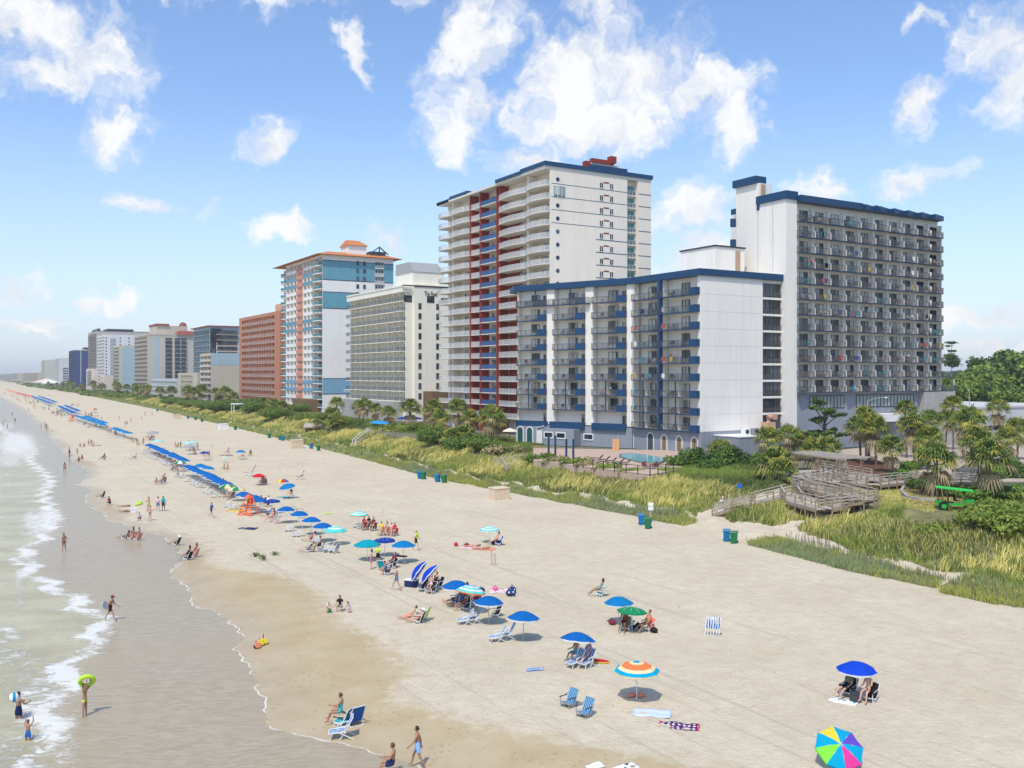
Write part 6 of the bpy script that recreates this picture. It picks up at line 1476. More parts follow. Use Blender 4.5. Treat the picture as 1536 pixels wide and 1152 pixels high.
person(104,692,'hold',60,'person with a pink board standing behind the broad woman in the far shallows',[('briefs','maroon'),('bikini_top','pink')],'t','d',True,z=W0)
person(104,684,'stand',20,'slim person standing furthest out in the group of the far shallows',[('shorts','navy')],'t','d')
person(116,682,'hold',300,'child in grey reaching a net towards the slim person',[('shirt','grey'),('shorts','grey')],'l','d',size=.75)
for px,py,phi,lab,we in ((119,693,280,'front one of the dark-haired pair sitting by the far shallows',[('swimsuit','black')]),(124,690,280,'rear one of the dark-haired pair sitting by the far shallows',[('swimsuit','maroon')])): person(px,py,'ground',phi,lab,we,'t','d',True,size=.95)
for i,(px,py,ps,phi,we,lab) in enumerate(((121,671,'ground',200,[('swimsuit','black')],'sunbather at the left end of the golden far group'),(126,671,'ground',160,[('swimsuit','maroon')],'sunbather second from the left in the golden far group'),(133,669,'stand',200,[('shorts','khaki')],'boy standing left in the golden far group'),(137,669,'stand',170,[('briefs','gold'),('bikini_top','gold')],'girl standing right in the golden far group'),(141,670,'ground',250,[('shorts','gold')],'sunbather sitting low right of the standing girl'),(146,669,'lie',270,[('briefs','gold')],'sunbather lying at the right end of the golden far group'))): person(px,py,ps,phi,lab,we,'t' if i%2 else 'l','n',i in (0,1,3),size=.93)
# --- sitting along the water's edge ---
for (px,py,phi,pose,lab,we,sk,hr,lg,ch) in (
 (188,811,285,'lounge','leftmost of the three in chairs standing in the thin water',[('shorts','black')],'t','d',False,'grey'),(197,811,290,'chair','middle one of the three in chairs standing in the thin water',[('briefs','coral'),('bikini_top','coral')],'l','n',True,'coral'),(206,812,295,'chair','rightmost of the three in chairs standing in the thin water',[('shorts','coral')],'l','n',False,'coral'),
 (264,818,285,'lounge','person in a white sun hat lounging in a low dark chair at the water line',[('swimsuit','black'),('sun_hat','white')],'t','d',True,'black'),
 (281,840,290,'chair','dark-haired woman sitting at the point of the wet sand',[('swimsuit','black')],'l','d',True,'black'),(291,836,285,'chair','woman sitting behind her at the point of the wet sand',[('swimsuit','coral')],'l','n',True,'coral'),
 (152,747,280,'lounge','dark-haired sunbather on a long chair at the first bend of the water line',[('swimsuit','black')],'t','d',True,'navy'),(165,758,290,'ground','person in a dark shirt sitting at the bend of the water line',[('shirt','maroon'),('shorts','black')],'l','d',False,None),
 (155,690,270,'chair','dark figure reclining with bent knees on the wet sand, alone',[('shorts','black'),('shirt','black')],'d','d',False,'black')):
    p = GT(px,py); 
    if p.x < wl(p.y): p.z = W0
    if ch: place(LB,0,0,phi,'low %s beach chair under the %s' % (ch, ' '.join(lab.split()[:9])),None,cm_map(ch),loc=p)
    person(px,py,pose,phi,lab,we,sk,hr,lg,loc=(p.x,p.y,p.z+(.08 if ch else 0)))
person(190,768,'lie',270,'man in black shorts lying on his back with a lime float behind his head',[('shorts','black')],'t','d'); person(186,760,'lie',275,'second sunbather lying behind the man in black shorts',[('briefs','black'),('bikini_top','black')],'t','d',True)
q = Mb(); q.ell((0,0,.10),(.95,.35,.12),14,6); q.ell((.6,0,.26),(.25,.3,.14),10,6); o = q.build('pool_float', CL['lime'], None, True); o.location = GT(208,757); o.rotation_euler = (0,0,face(90)); tag(o,'lime green float behind the two lying sunbathers','float')
q = Mb(); q.box(-.3,.3,-.2,.2,0,.42); q.box(-.33,.33,-.23,.23,.42,.50); q.bar((-.3,0,.5),(.3,0,.62),.03); o = q.build('beach_bag', CL['white']); o.location = GT(200,769); tag(o,'white and pale blue bag beside the man in black shorts','bag')
person(211,781,'ground',250,'child in a patterned shirt sitting on the wet sand with a mat',[('shirt','lav'),('shorts','maroon')],'l','d',size=.8)
person(225,781,'hold',200,'woman in a black bikini bottom standing nearest to the water in the talking group',[('briefs','black'),('bikini_top','coral')],'l','n',True)
person(223,767,'hold',190,'woman in a gold patterned dress standing behind her in the talking group',[('dress','gold')],'t','d',True)
person(237,767,'stand',350,'woman in a pink top and jeans shorts walking away beside the teal shirt',[('shirt','palepink'),('shorts','bluegrey')],'l','d',False)
person(245,767,'stand',5,'man in a teal shirt and navy shorts walking away up the beach',[('shirt','teal'),('shorts','navy')],'d','d',False,size=1.03)
person(317,777,'walk',100,'boy in a blue shirt and dark shorts striding right before the orange stand',[('shirt','blue'),('shorts','navy')],'l','n',size=.98)
person(595,886,'walk',262,'bare-chested boy in blue patterned trunks walking left by the tilted umbrellas',[('shorts','bluegrey')],'l','n',size=1.05)
person(627,1153,'walk',275,'man in blue patterned trunks walking at the bottom edge of the picture',[('shorts','skyblue')],'t','d',size=.98)
person(588,1163,'chairup',275,'bald man sitting by the water, cut by the bottom edge',[('shorts','navy')],'t','n',size=1.0)
person(624,826,'walk',100,'man in a lime T-shirt walking right behind the blue umbrella',[('shirt','lime'),('shorts','black')],'l','b',size=1.04)
person(557,854,'stand',260,'woman in a pink skirt standing under the teal umbrella',[('shorts','pink'),('bikini_top','palepink')],'l','d',True,size=.98)
person(567,848,'hold',190,'man in a lime vest standing under the teal umbrella',[('shirt','lime'),('shorts','black')],'l','n')
person(490,919,'kneel',120,'toddler playing beside the woman in black',[('shirt','palepink')],'l','b',size=.62); person(511,916,'ground',190,'woman in a black vest sitting between two small children',[('shirt','black'),('shorts','turquoise')],'l','d',True); person(526,919,'kneel',260,'little child in a pale dress right of the woman in black',[('dress','lav')],'l','n',True,size=.62)
q = Mb(); q.tube([(0,0,0),(0,0,.26)],[.11,.15],10); o = q.build('toy_bucket', CL['green']); o.location = GT(494,919); tag(o,'green toy bucket beside the toddler','bucket')
# woman by the shore with three chairs
place(LB,512,1088,285,'aqua fabric chair under the woman in the turquoise suit',None,cm_map('turquoise')); person(510,1088,'chairup',280,'woman with sunglasses in a turquoise swimsuit sitting at the water line',[('swimsuit','turquoise')],'t','n',False,lift=.16,size=1.02)
place(LB,530,1086,320,'empty white-framed chair with a plain deep blue back, behind the seated woman',None,None,sc=1.2); place(CH,519,1106,262,'empty white-framed chair seen from behind at the very edge of the water',None,None,sc=.98)
# toys
for (px,py,c,lab) in ((386,972,'coral','coral toy tractor on the wet sand'),(391,968,'yellow','yellow toy digger behind the coral tractor'),(397,966,'yellow','yellow toy digger with a raised red arm')):
    t = thing('toy_digger', lab, 'toy', tuple(GT(px,py)), face(240)); q = Mb(); q.box(-.22,.22,-.15,.15,.07,.2); q.box(-.05,.16,-.11,.11,.2,.34); q.build('body', CL[c], t); q = Mb()
    for x in (-.14,.14):
        for y in (-.15,.15): q.tube([(x,y-.03,.08),(x,y+.03,.08)],.08,10)
    q.build('wheels', CL['black'], t); q = Mb(); q.bar((-.2,0,.2),(-.28,0,.55 if 'arm' in lab else .38),.04); q.bar((-.28,0,.5 if 'arm' in lab else .36),(-.4,0,.3),.04); q.build('arm', CL['red'], t)
# --- near umbrellas, right to left ---
NEAR = [(1285,1000,'royal','royal blue umbrella alone at the right over two seated people',1.0,(0,0),.52,0),(955,1003,'orange','orange, cream and blue ringed umbrella with a scalloped rim',1.05,(0,0),.3,0),(867,956,'blue','blue umbrella leaning over two people in white chairs',1.02,(-6,10),.0,0),
 (785,923,'blue','blue umbrella on a wooden pole beside two empty chaise chairs',1.0,(0,4),.3,1),(733,900,'blue','blue umbrella left of the one on a wooden pole',1.0,(0,2),.1,1),(928,900,'steel','lighter blue umbrella touching the green one',.98,(0,0),.2,0),(948,911,'green','plain green umbrella in front of the lighter blue one',.95,(0,4),.0,0),
 (684,877,'blue','blue umbrella partly over the pale striped one',1.02,(0,0),.2,0),(706,885,'bands','pale umbrella with thin rainbow bands under the blue one',1.05,(4,10),.5,0),(605,817,'steel','blue umbrella at the right of the teal one over a folding table',1.05,(0,0),.3,0),(577,808,'navy','navy umbrella behind the teal one',1.0,(0,0),.1,0),(551,814,'teal','large teal umbrella over the woman in the pink skirt',1.0,(0,0),.4,0),
 (503,793,'tstripe','turquoise and white ringed umbrella at the end of the near blue row',1.0,(0,0),.2,0),(484,788,'blue','blue umbrella tucked behind the turquoise ringed one',1.0,(0,0),.1,0),(467,779,'blue','blue umbrella third in the near row',1.0,(0,0),.3,0),(449,770,'blue','blue umbrella second in the near row',1.0,(0,0),.2,0),(429,763,'blue','blue umbrella first in the near row, in front of two hoops',1.0,(0,0),.4,0),
 (408,750,'navy','flat navy umbrella right of the orange stand',1.0,(0,0),.1,0),(538,770,'bands','blue and white ringed umbrella with an orange rim, alone behind the row',1.0,(0,0),.5,0),(734,790,'palestripe','low blue and white striped umbrella above the lying sunbathers',.9,(0,0),.2,0),
 (431,730,'steel','blue umbrella with a pale patch, tilted towards the sea',1.08,(0,-14),.3,0),(424,718,'multi','small blue, yellow and red sectioned umbrella',.85,(0,0),.2,0),(388,712,'red','plain red umbrella on the upper beach',.95,(0,0),.2,0),(361,677,'steel','small blue umbrella far up the sand over a few sunbathers',1.0,(0,0),.2,0),(307,678,'navy','navy umbrella right of the far tent group',1.0,(0,0),.2,0),
 (229,651,'grey','grey canopy umbrella alone above its shaded group',1.3,(0,0),.2,0),(270,693,'gwhite','green and white sectioned umbrella in the gap of the blue row',1.0,(0,0),.2,0),(341,729,'gcream','green and cream sectioned umbrella, upper of the two',1.0,(0,0),.2,0),(355,733,'gcream','green and cream sectioned umbrella, lower of the two',1.0,(0,6),.8,0),
 (337,681,'palestripe','pale low umbrella lying near the far blue one',.6,(0,0),.2,0)]
for px,py,k,lab,sc,ti,rz,wd in NEAR: umbrella(px,py,k,lab,None,ti,sc=sc,rz=rz,wood=bool(wd))
# two umbrellas tilted on their sides
umbrella(0,0,'royal','left one of the two blue umbrellas tilted almost on edge',loc=GT(628,880),tilt=(8,56),hgt=1.15,rz=face(0)); umbrella(0,0,'royal','right one of the two blue umbrellas tilted almost on edge',loc=GT(644,884),tilt=(8,50),hgt=1.1,rz=face(0))
# pinwheel umbrella tipped towards the camera
umbrella(0,0,'pinwheel','many-coloured pinwheel umbrella tipped to show its top, bottom right',loc=Vector((G(1259,1122,.75).x,G(1259,1122,.75).y,0)),tilt=(38,0),hgt=.75,sc=1.0,rz=face(180))
# --- chairs and people under them ---
for px,py,phi,lab in ((703,936,262,'left one of the two empty chaise chairs by the blue umbrella'),(716,934,262,'right one of the two empty chaise chairs by the blue umbrella'),(752,962,262,'left empty chaise chair beside the wooden-poled umbrella'),(765,958,262,'right empty chaise chair beside the wooden-poled umbrella'),
   (437,797,262,'empty chaise chair furthest left under the near blue row'),(449,805,262,'empty chaise chair with raised back under the second blue umbrella'),(480,815,262,'chaise chair beneath the third blue umbrella'),(505,830,300,'blue deck chair lying back under the turquoise ringed umbrella'),(497,828,262,'upright blue beach chair under the turquoise ringed umbrella')): place(CH,px,py,phi,lab,sc=.98)
place(LC,852,1060,228,'blue striped beach chair, left of the empty pair in front'); place(LC,876,1075,225,'blue striped beach chair, right of the empty pair in front')
place(CH,868,999,235,'white-framed chair under the man beneath the leaning umbrella',sc=.95); place(CH,884,999,225,'white-framed chair under the woman beneath the leaning umbrella',sc=.95)
person(864,995,'chairup',232,'man leaning forward under the leaning blue umbrella',[('shorts','turquoise')],'t','d',lift=.16); person(880,998,'chair',225,'woman in a striped suit beside him under the leaning umbrella',[('swimsuit','lav')],'l','d',True,lift=.16)
place(LB,1272,1044,232,'dark folding chair under the man below the royal blue umbrella',None,cm_map('black'),sc=1.05); place(LB,1304,1052,228,'dark folding chair under the woman below the royal blue umbrella',None,cm_map('black'),sc=1.05)
person(1270,1046,'chair',240,'man with sunglasses, olive shirt and black shorts sitting under the royal blue umbrella',[('shirt','khaki'),('shorts','black'),],'l','d',lift=.10); person(1302,1053,'chairup',225,'woman in a black bikini sitting right of the royal blue umbrella pole',[('briefs','black'),('bikini_top','black')],'l','d',True,lift=.14)
q = Mb(); q.box(-.22,.22,-.16,.16,0,.40); q.box(-.24,.24,-.18,.18,.40,.45); q.bar((-.18,0,.45),(0,0,.62),.03); q.bar((0,0,.62),(.18,0,.45),.03); q.box(-.18,.18,-.19,-.17,.06,.3); o = q.build('cooler_bag', mat('charcoal_bag',(.05,.055,.06),.7)); o.location = GT(1282,1052); o.rotation_euler = (0,0,face(200)); tag(o,'charcoal cooler bag between the two under the royal blue umbrella','bag')
def towel(px, py, w, l, phi, m, label, seed=0, name='beach_towel', loc=None):
    p = loc or GT(px,py); nx, ny = 10, 16; q = Mb(); rr = random.Random(seed)
    ph = [rr.uniform(0,6) for _ in range(4)]
    for j in range(ny+1):
        for i in range(nx+1):
            x = (i/nx-.5)*w; y = (j/ny-.5)*l; q.v.append((x+.03*math.sin(y*3+ph[0]), y+.03*math.sin(x*5+ph[1]), .025+.018*math.sin(x*9+ph[2])+.015*math.sin(y*7+ph[3])))
    for j in range(ny):
        for i in range(nx): a = j*(nx+1)+i; q.f.append((a,a+1,a+nx+2,a+nx+1)); q.m.append(0)
    o = q.build(name, m, None, True); md = o.modifiers.new('t','SOLIDIFY'); md.thickness = .015; o.location = p; o.rotation_euler = (0,0,face(phi)); tag(o, label, 'towel'); return o
def ring_dots(name, c0, c1, c2, scale, thr=.35):
    m = mat(name, c0, .85, .1); nt = m.node_tree; N = nt.nodes; Lk = nt.links; tc = N.new('ShaderNodeTexCoord'); vo = N.new('ShaderNodeTexVoronoi'); vo.inputs['Scale'].default_value = scale; vo.inputs['Randomness'].default_value = .35; Lk.new(tc.outputs['Object'], vo.inputs[0])
    g = N.new('ShaderNodeMath'); g.operation = 'LESS_THAN'; g.inputs[1].default_value = thr; Lk.new(vo.outputs['Distance'], g.inputs[0]); mx = N.new('ShaderNodeMix'); mx.data_type = 'RGBA'; Lk.new(g.outputs[0], mx.inputs[0]); mx.inputs[6].default_value = (*c0,1); mx.inputs[7].default_value = (*c1,1)
    sx = N.new('ShaderNodeSeparateXYZ'); Lk.new(tc.outputs['Object'], sx.inputs[0]); ab = N.new('ShaderNodeMath'); ab.operation = 'ABSOLUTE'; Lk.new(sx.outputs[1], ab.inputs[0]); g2 = N.new('ShaderNodeMath'); g2.operation = 'GREATER_THAN'; g2.inputs[1].default_value = c2[1]; Lk.new(ab.outputs[0], g2.inputs[0])
    mx2 = N.new('ShaderNodeMix'); mx2.data_type = 'RGBA'; Lk.new(g2.outputs[0], mx2.inputs[0]); Lk.new(mx.outputs[2], mx2.inputs[6]); mx2.inputs[7].default_value = (*c2[0],1); Lk.new(mx2.outputs[2], N['Principled BSDF'].inputs['Base Color']); return m
towel(978,1070,1.0,1.75,100,striped('pale_blue_stripes',(.40,.50,.72),(.66,.72,.82),2.4,.5),'pale blue striped towel spread on the sand',1); towel(1019,1089,.95,1.85,105,ring_dots('purple_spotted',(.09,.03,.11),(.72,.62,.68),((.62,.10,.14),.84),4.2,.30),'dark purple towel with pale spots and a red hem',2)
towel(1266,1052,.8,1.3,125,ring_dots('white_teal_print',(.78,.80,.82),(.0,.30,.42),((.78,.80,.82),.55),1.6,.34),'white towel with a teal print at the feet of the seated man',3); towel(372,793,1.2,1.9,100,CL['navy'],'dark blue towel left of the pink chairs',4)
towel(750,887,1.0,1.6,80,ring_dots('pink_white_print',(.78,.66,.70),(.72,.12,.30),((.8,.75,.75),.7),3,.3),'pink and white towel with beach toys on it',5); towel(425,746,1.1,1.6,85,CL['teal'],'small teal mat beside the tilted umbrella',6)
towel(355,766,1.0,2.4,95,striped('red_yellow_stripes',(.75,.65,.03),(.70,.06,.05),.8,.6),'red and yellow float mat in front of the orange stand',7); towel(727,824,1.1,2.0,275,CL['coral'],'coral towel beneath the lying sunbathers',8); towel(706,821,1.0,1.9,270,CL['palepink'],'pale pink towel beneath the rear sunbather',9)
towel(803,1004,.6,1.0,80,sl_b,'small blue and white striped beach mat lying flat near the tyre marks',10); towel(893,1150,.5,.8,60,CL['white'],'white cloth at the bottom edge beside dark sandals',11); towel(940,1153,.7,1.1,60,ring_dots('black_white_print',(.75,.75,.75),(.03,.03,.03),((.75,.75,.75),.5),3,.3),'black and white patterned towel at the bottom edge',12)
towel(340,683,1.0,2.6,100,CL['maroon'],'long dark red mat near the far blue umbrella',13); towel(298,640+47,1.0,2.2,90,CL['palepink'],'pale mat in the gap of the blue row',14)
q = Mb(); q.prism([(.30*math.cos(a),.62*math.sin(a)) for a in [6.2832*i/18 for i in range(18)]],.03,.09,0,1); o = q.build('bodyboard',[CL['yellow'],CL['red']]); o.location = GT(898,993); o.rotation_euler = (0,0,face(110)); tag(o,'red bodyboard with a yellow edge right of the leaning umbrella','bodyboard')
# sandbags at the orange umbrella
for px in (947,961): q = Mb(); q.ell((0,0,.08),(.26,.16,.10),10,6); o = q.build('sandbag', CL['coral'], None, True); o.location = GT(px,1045); tag(o,'%s orange sandbag at the foot of the ringed umbrella' % ('left' if px < 955 else 'right'),'sandbag')
# group at the green umbrella
place(LB,938,946,200,'chair under the man below the green umbrella',None,cm_map('khaki')); person(937,947,'chairup',205,'tanned man sitting under the green umbrella',[('shorts','maroon')],'d','n',lift=.13,size=1.05); place(LB,972,947,235,'coral pink chair under the woman right of the green umbrella',None,cm_map('coral')); person(970,947,'chair',240,'woman reading in the coral pink chair',[('swimsuit','coral')],'t','d',False,lift=.10)
for px,py,c,lab in ((950,945,'navy','navy bag between the two at the green umbrella'),(957,942,'black','black bag behind the navy one'),(981,949,'black','dark bag behind the coral chair'),(918,937,'maroon','small dark bag left of the green umbrella'),(722,888+0,'navy','small dark blue bag by the striped umbrella'),(768,890,'navy','navy and white checked beach bag on the upper sand'),(766,894,'pink','pink bag in front of the checked one'),(743,886,'pink','pink toy bag on the printed towel'),(700,820,'maroon','purple bag beside the lying sunbathers'),(684,819,'red','red bag left of the lying sunbathers')):
    q = Mb(); r_ = .28; q.ell((0,0,.16),(r_,r_*.7,.19),10,6); q.tube([(-.12,0,.3),(0,0,.46),(.12,0,.3)],.018,5); o = q.build('beach_bag', ring_dots('checked_bag',(.03,.05,.16),(.7,.7,.75),((.03,.05,.16),9),5,.28) if 'checked' in lab else CL[c], None, True); o.location = GT(px,py); o.rotation_euler = (0,0,px*.7); s_ = 1.45 if 'checked' in lab else 1.0; o.scale = (s_,)*3; tag(o,lab,'bag')
place(LB,901,894,285,'white chair with a blue head cushion under the lone reader',None,cm_map('turquoise'),sc=1.05); person(899,895,'chair',282,'person in a turquoise suit sitting alone behind the light blue umbrella',[('swimsuit','turquoise')],'t','d',True,lift=.12)
# folded chair bundle
t = thing('folded_chairs','bundle of folded blue and white chairs standing upright alone on the sand','chairs',tuple(GT(1068,953)),face(200)); q = Mb()
for i in range(6): x = -.42+.17*i; q.bar((x,-.18,0),(x+.12,.12,1.15),.035); q.bar((x,.2,0),(x+.08,-.1,1.15),.035)
q.build('frames', wf, t); q = Mb()
for i in range(3): x = -.36+.3*i; q.hexa([(x,-.12,.45),(x+.22,-.12,.45),(x+.22,-.06,.45),(x,-.06,.45),(x+.1,.1,1.1),(x+.32,.1,1.1),(x+.32,.14,1.1),(x+.1,.14,1.1)])
q.build('fabric', sl_b, t)
# group with tilted umbrellas
place(LB,650,886,215,'navy folding chair right of the tilted umbrellas',None,cm_map('navy')); person(655,886,'chairup',200,'woman in black holding a white cloth by the tilted umbrellas',[('swimsuit','black')],'l','n',True,lift=.14); place(LB,657,882,240,'second navy folding chair by the tilted umbrellas',None,cm_map('navy')); place(LB,634,887,200,'low dark chair below the tilted umbrellas',None,cm_map('navy')); place(LB,646,890,215,'dark folding chair in front of the tilted umbrellas',None,cm_map('black')); person(647,888,'chairup',200,'girl with long hair sitting in front of the tilted umbrellas',[('bikini_top','black'),('shorts','palepink')],'l','d',True,lift=.14,size=.9)
def cooler(px,py,c,lab,w=.75,hh=.45,d=.42): 
    t = thing('cooler',lab,'cooler',tuple(GT(px,py)),face(200)); q = Mb(); q.box(-w/2,w/2,-d/2,d/2,0,hh); q.build('body', CL[c], t); q = Mb(); q.box(-w/2-.02,w/2+.02,-d/2-.02,d/2+.02,hh,hh+.07); q.build('lid', CL['white'], t)
cooler(617,880,'navy','navy cooler with a white lid left of the tilted umbrellas',.95,.5,.5); cooler(743+2,817,'navy','large navy cooler beside the blue deck chair of the lying group',.9,.5,.5)
# lime chair pair
place(LB,634,930,285,'lime green high-backed chair over a couple at the middle of the beach',None,cm_map('lime'),sc=1.15); place(LB,628,934,285,'dark low chair in front of the lime green one',None,cm_map('navy')); person(627,934,'lounge',280,'woman in red trousers lounging before the lime green chair',[('swimsuit','coral'),('sun_hat','white')],'l','b',True,lift=.08); person(615,929,'lounge',275,'sunbather with outstretched legs left of the lime green chair',[('shorts','coral')],'l','n',False,lift=.05)
# crowd at the pale banded umbrella
for (px,py,phi,ps,lab,we,sk,hr,lg,c) in ((682,905,262,'lounge','person in dark shorts lounging left below the banded umbrella',[('shorts','navy')],'l','d',False,'blue'),(688,910,265,'lounge','person under a blue patterned towel below the banded umbrella',[('shorts','blue'),('shirt','blue')],'t','d',False,'blue'),(697,915,245,'chair','tanned person with bent legs below the banded umbrella',[('shorts','maroon')],'t','n',False,'navy'),(712,910,235,'chairup','bald red-skinned man at the right below the banded umbrella',[('shorts','maroon')],'l','b',False,'maroon'),(700,903,255,'chairup','person in a dark patterned top behind the others below the banded umbrella',[('shirt','maroon'),('shorts','black')],'t','d',True,'black')):
    place(LB,px,py,phi,'low chair holding the %s' % ' '.join(lab.split()[:12]),None,cm_map(c)); person(px,py,ps,phi,lab,we,sk,hr,lg,lift=.1)
# dark dog-like shape? a folded black chair behind the blue umbrella
place(LB,742,925,240,'dark chair with lime legs half behind the blue umbrella',None,cm_map('black'))
# lying pair and reader
person(708,820,'lie',268,'rear sunbather lying on the pale pink towel',[('briefs','coral')],'l','n',True); person(722,824,'lie',272,'front sunbather lying on the coral towel',[('briefs','palepink'),('bikini_top','palepink')],'t','b',True); place(LB,747,818,262,'blue deck chair at the right end of the lying group',None,None,sc=1.1); person(744,818,'chair',262,'long-haired person sitting in the blue deck chair above the wooden posts',[('swimsuit','coral')],'l','d',True,lift=.1)
for px,hh,lab in ((737.5,1.25,'taller left wooden post'),(742.5,1.05,'shorter right wooden post')): q = Mb(); q.tube([(0,0,-.1),(0,0,hh)],[.06,.05],8); q.ell((0,0,0),(.16,.16,.07),8,4); o = q.build('wooden_post', wood_m); o.location = GT(px,848); tag(o, lab+' of the pair standing in open sand','post')
for px,py,hh in ((574,774,.95),(420,710,.95),(1019,912,.12)): q = Mb(); q.tube([(0,0,-.1),(0,0,hh)],[.03,.03],6); o = q.build('marker_stake', wood_m); o.location = GT(px,py); tag(o, {574:'thin stake right of the orange-rimmed umbrella',420:'thin yellow stake above the sectioned umbrella',1019:'short stub of wood in the sand right of the green umbrella'}[px],'stake')
# teal umbrella group
for (px,py,phi,ps,lab,we,sk,hr,lg,c,sc) in ((575,856,20,None,'upright teal chair seen from behind under the teal umbrella',None,'','',0,'teal',1.15),(580,862,250,'ground','person in navy bending over bags right of the teal chair',[('shirt','bluegrey'),('shorts','navy')],'l','d',False,'navy',1),(588,852,240,'chair','person in a patterned shirt sitting by the folding table',[('shirt','maroon'),('shorts','navy')],'l','n',False,'navy',1),
  (572,803,200,'chairup','person in a yellow top behind the navy umbrella',[('shirt','yellow')],'l','n',True,'gold',1),(580,803,220,'chairup','woman with red-brown hair behind the navy umbrella',[('swimsuit','coral')],'l','n',True,'coral',1),(587,803,200,'chairup','child between the two behind the navy umbrella',[('shirt','palepink')],'l','d',True,'pink',.9),(592,804,200,'chairup','right end sitter behind the navy umbrella',[('shirt','red')],'l','n',False,'red',.95),
  (546,795,200,'chairup','person in red under the orange-rimmed umbrella',[('shirt','red'),('shorts','maroon')],'l','d',False,'red',1),(553,794,210,'chairup','person in black under the orange-rimmed umbrella',[('shirt','black'),('shorts','maroon')],'l','d',False,'black',1),(560,796,200,'chairup','person in maroon right of the orange-rimmed umbrella',[('shirt','maroon')],'l','n',False,'maroon',1),(538,793,260,None,'low light blue chair under the orange-rimmed umbrella',None,'','',0,'skyblue',1),
  (463,828,270,'lounge','sunbather stretched out left of the turquoise ringed umbrella',[('shirt','black'),('shorts','grey')],'l','n',False,'grey',1),(480,827,255,'chairup','tanned man sitting under the turquoise ringed umbrella',[('shorts','black')],'t','n',False,'navy',1),(466,812,260,'lounge','woman in a red swimsuit under the third blue umbrella',[('swimsuit','red')],'l','d',True,'coral',1),
  (407,783,255,'chair','woman on the pink chair in front of the navy umbrella',[('swimsuit','coral')],'l','n',True,'pink',1),(414,785,265,None,'pink low chair beside the occupied one',None,'','',0,'pink',1),(402,775,260,'lounge','person under blue cloth behind the pink chairs',[('shirt','blue'),('shorts','navy')],'l','d',False,'blue',1),(413,776,250,'ground','person in purple behind the pink chairs',[('shirt','lav')],'l','n',True,'lav',1),
  (394,756,230,'ground','dark-haired sitter right of the orange stand',[('shirt','black')],'l','d',False,'black',1),(400,760,230,'chair','sitter in white right of the orange stand',[('shirt','white'),('shorts','black')],'l','d',False,'black',1),(393,726,200,'chair','person in brown sitting below the red umbrella',[('shirt','maroon')],'t','n',False,'maroon',1),(397,727,180,'chair','person in grey sitting right below the red umbrella',[('shirt','grey')],'l','d',False,'black',1),
  (438,744,200,'ground','dark-haired person right below the patched blue umbrella',[('shirt','black')],'l','d',False,None,1),(453,719,265,'chair','person reclining far up the sand with legs out',[('shorts','grey')],'l','d',False,'white',1),(446,719,265,None,'empty pale chair beside the person far up the sand',None,'','',0,'white',1),
  (337,705,190,'ground','left one of the bare-backed pair on the upper sand',[('briefs','coral')],'l','n',True,None,1),(342,705,180,'ground','right one of the bare-backed pair on the upper sand',[('briefs','pink')],'l','n',True,None,1),(341,681,270,'chair','woman in pink sitting above the pale umbrella',[('swimsuit','pink')],'l','d',True,'lav',1),(364,686,260,'lounge','sunbather under the small far blue umbrella',[('shorts','red')],'l','n',False,'maroon',1),(375,684,200,'chair','dark sitter in the lime chair near the small far blue umbrella',[('shirt','black')],'l','d',False,'lime',1),(312,686,240,'chair','dark sitter below the navy far umbrella',[('shirt','navy')],'l','d',False,'navy',1),
  (241,727,240,'chair','bare-chested man in the sitting trio left of the blue row',[('shorts','bluegrey')],'l','d',False,'bluegrey',1),(236,726,240,'ground','dark-haired child in the sitting trio left of the blue row',[('swimsuit','black')],'t','d',True,None,.85),(245,725,200,'chair','big man with a hat in the sitting trio left of the blue row',[('shorts','black'),('sun_hat','khaki')],'t','d',False,'khaki',1.08),
  (202,690,240,'chair','lone person in a lavender chair on the open sand',[('shirt','lav'),('shorts','navy')],'l','d',False,'lav',1),(189,688,240,None,'empty pale folding chair left of the lavender one',None,'','',0,'white',1),(263,672,350,'stand','child standing up the sand behind the blue row',[('shorts','coral')],'l','n',False,None,.8)):
    if ps == 'stand': person(px,py,ps,phi,lab,we,sk,hr,lg,size=sc); continue
    if c: place(LB,px,py,phi,lab if ps is None else 'low %s chair of the %s' % (c, ' '.join(lab.split()[:10])),None,cm_map(c),sc=sc)
    if ps: person(px,py,ps,phi,lab,we,sk,hr,bool(lg),lift=.1 if c and ps != 'ground' else 0,size=sc if sc < 1.1 else 1)
# folding table under the right blue umbrella
t = thing('folding_table','black folding table with a bag on it under the right blue umbrella','table',tuple(GT(600,846)),face(200)); q = Mb(); q.box(-.6,.6,-.3,.3,.66,.70); q.build('tabletop', CL['black'], t); q = Mb()
for s in (-.5,.5): q.bar((s,-.28,0),(s,.28,.66),.03); q.bar((s,.28,0),(s,-.28,.66),.03)
q.build('legs', af, t)
# two hoops (round nets) behind the first blue umbrella
for i,(px,py,lab) in enumerate(((441,774,'left hoop of the pair leaning behind the near blue row'),(452,777,'right hoop of the pair leaning behind the near blue row'))): q = Mb(); q.tube([(.55*math.cos(6.2832*j/20),0,.6+.6*math.sin(6.2832*j/20)) for j in range(21)],.03,6,cap=False); o = q.build('net_hoop', CL['grey']); o.location = GT(px,py); o.rotation_euler = (R(-15),0,face(20)); tag(o,lab,'hoop')
q = Mb(); q.ell((0,0,.06),(.5,.2,.07),12,5); o = q.build('pool_float', CL['lime']); o.location = GT(492,771); tag(o,'small lime float lying alone on the open sand','float')
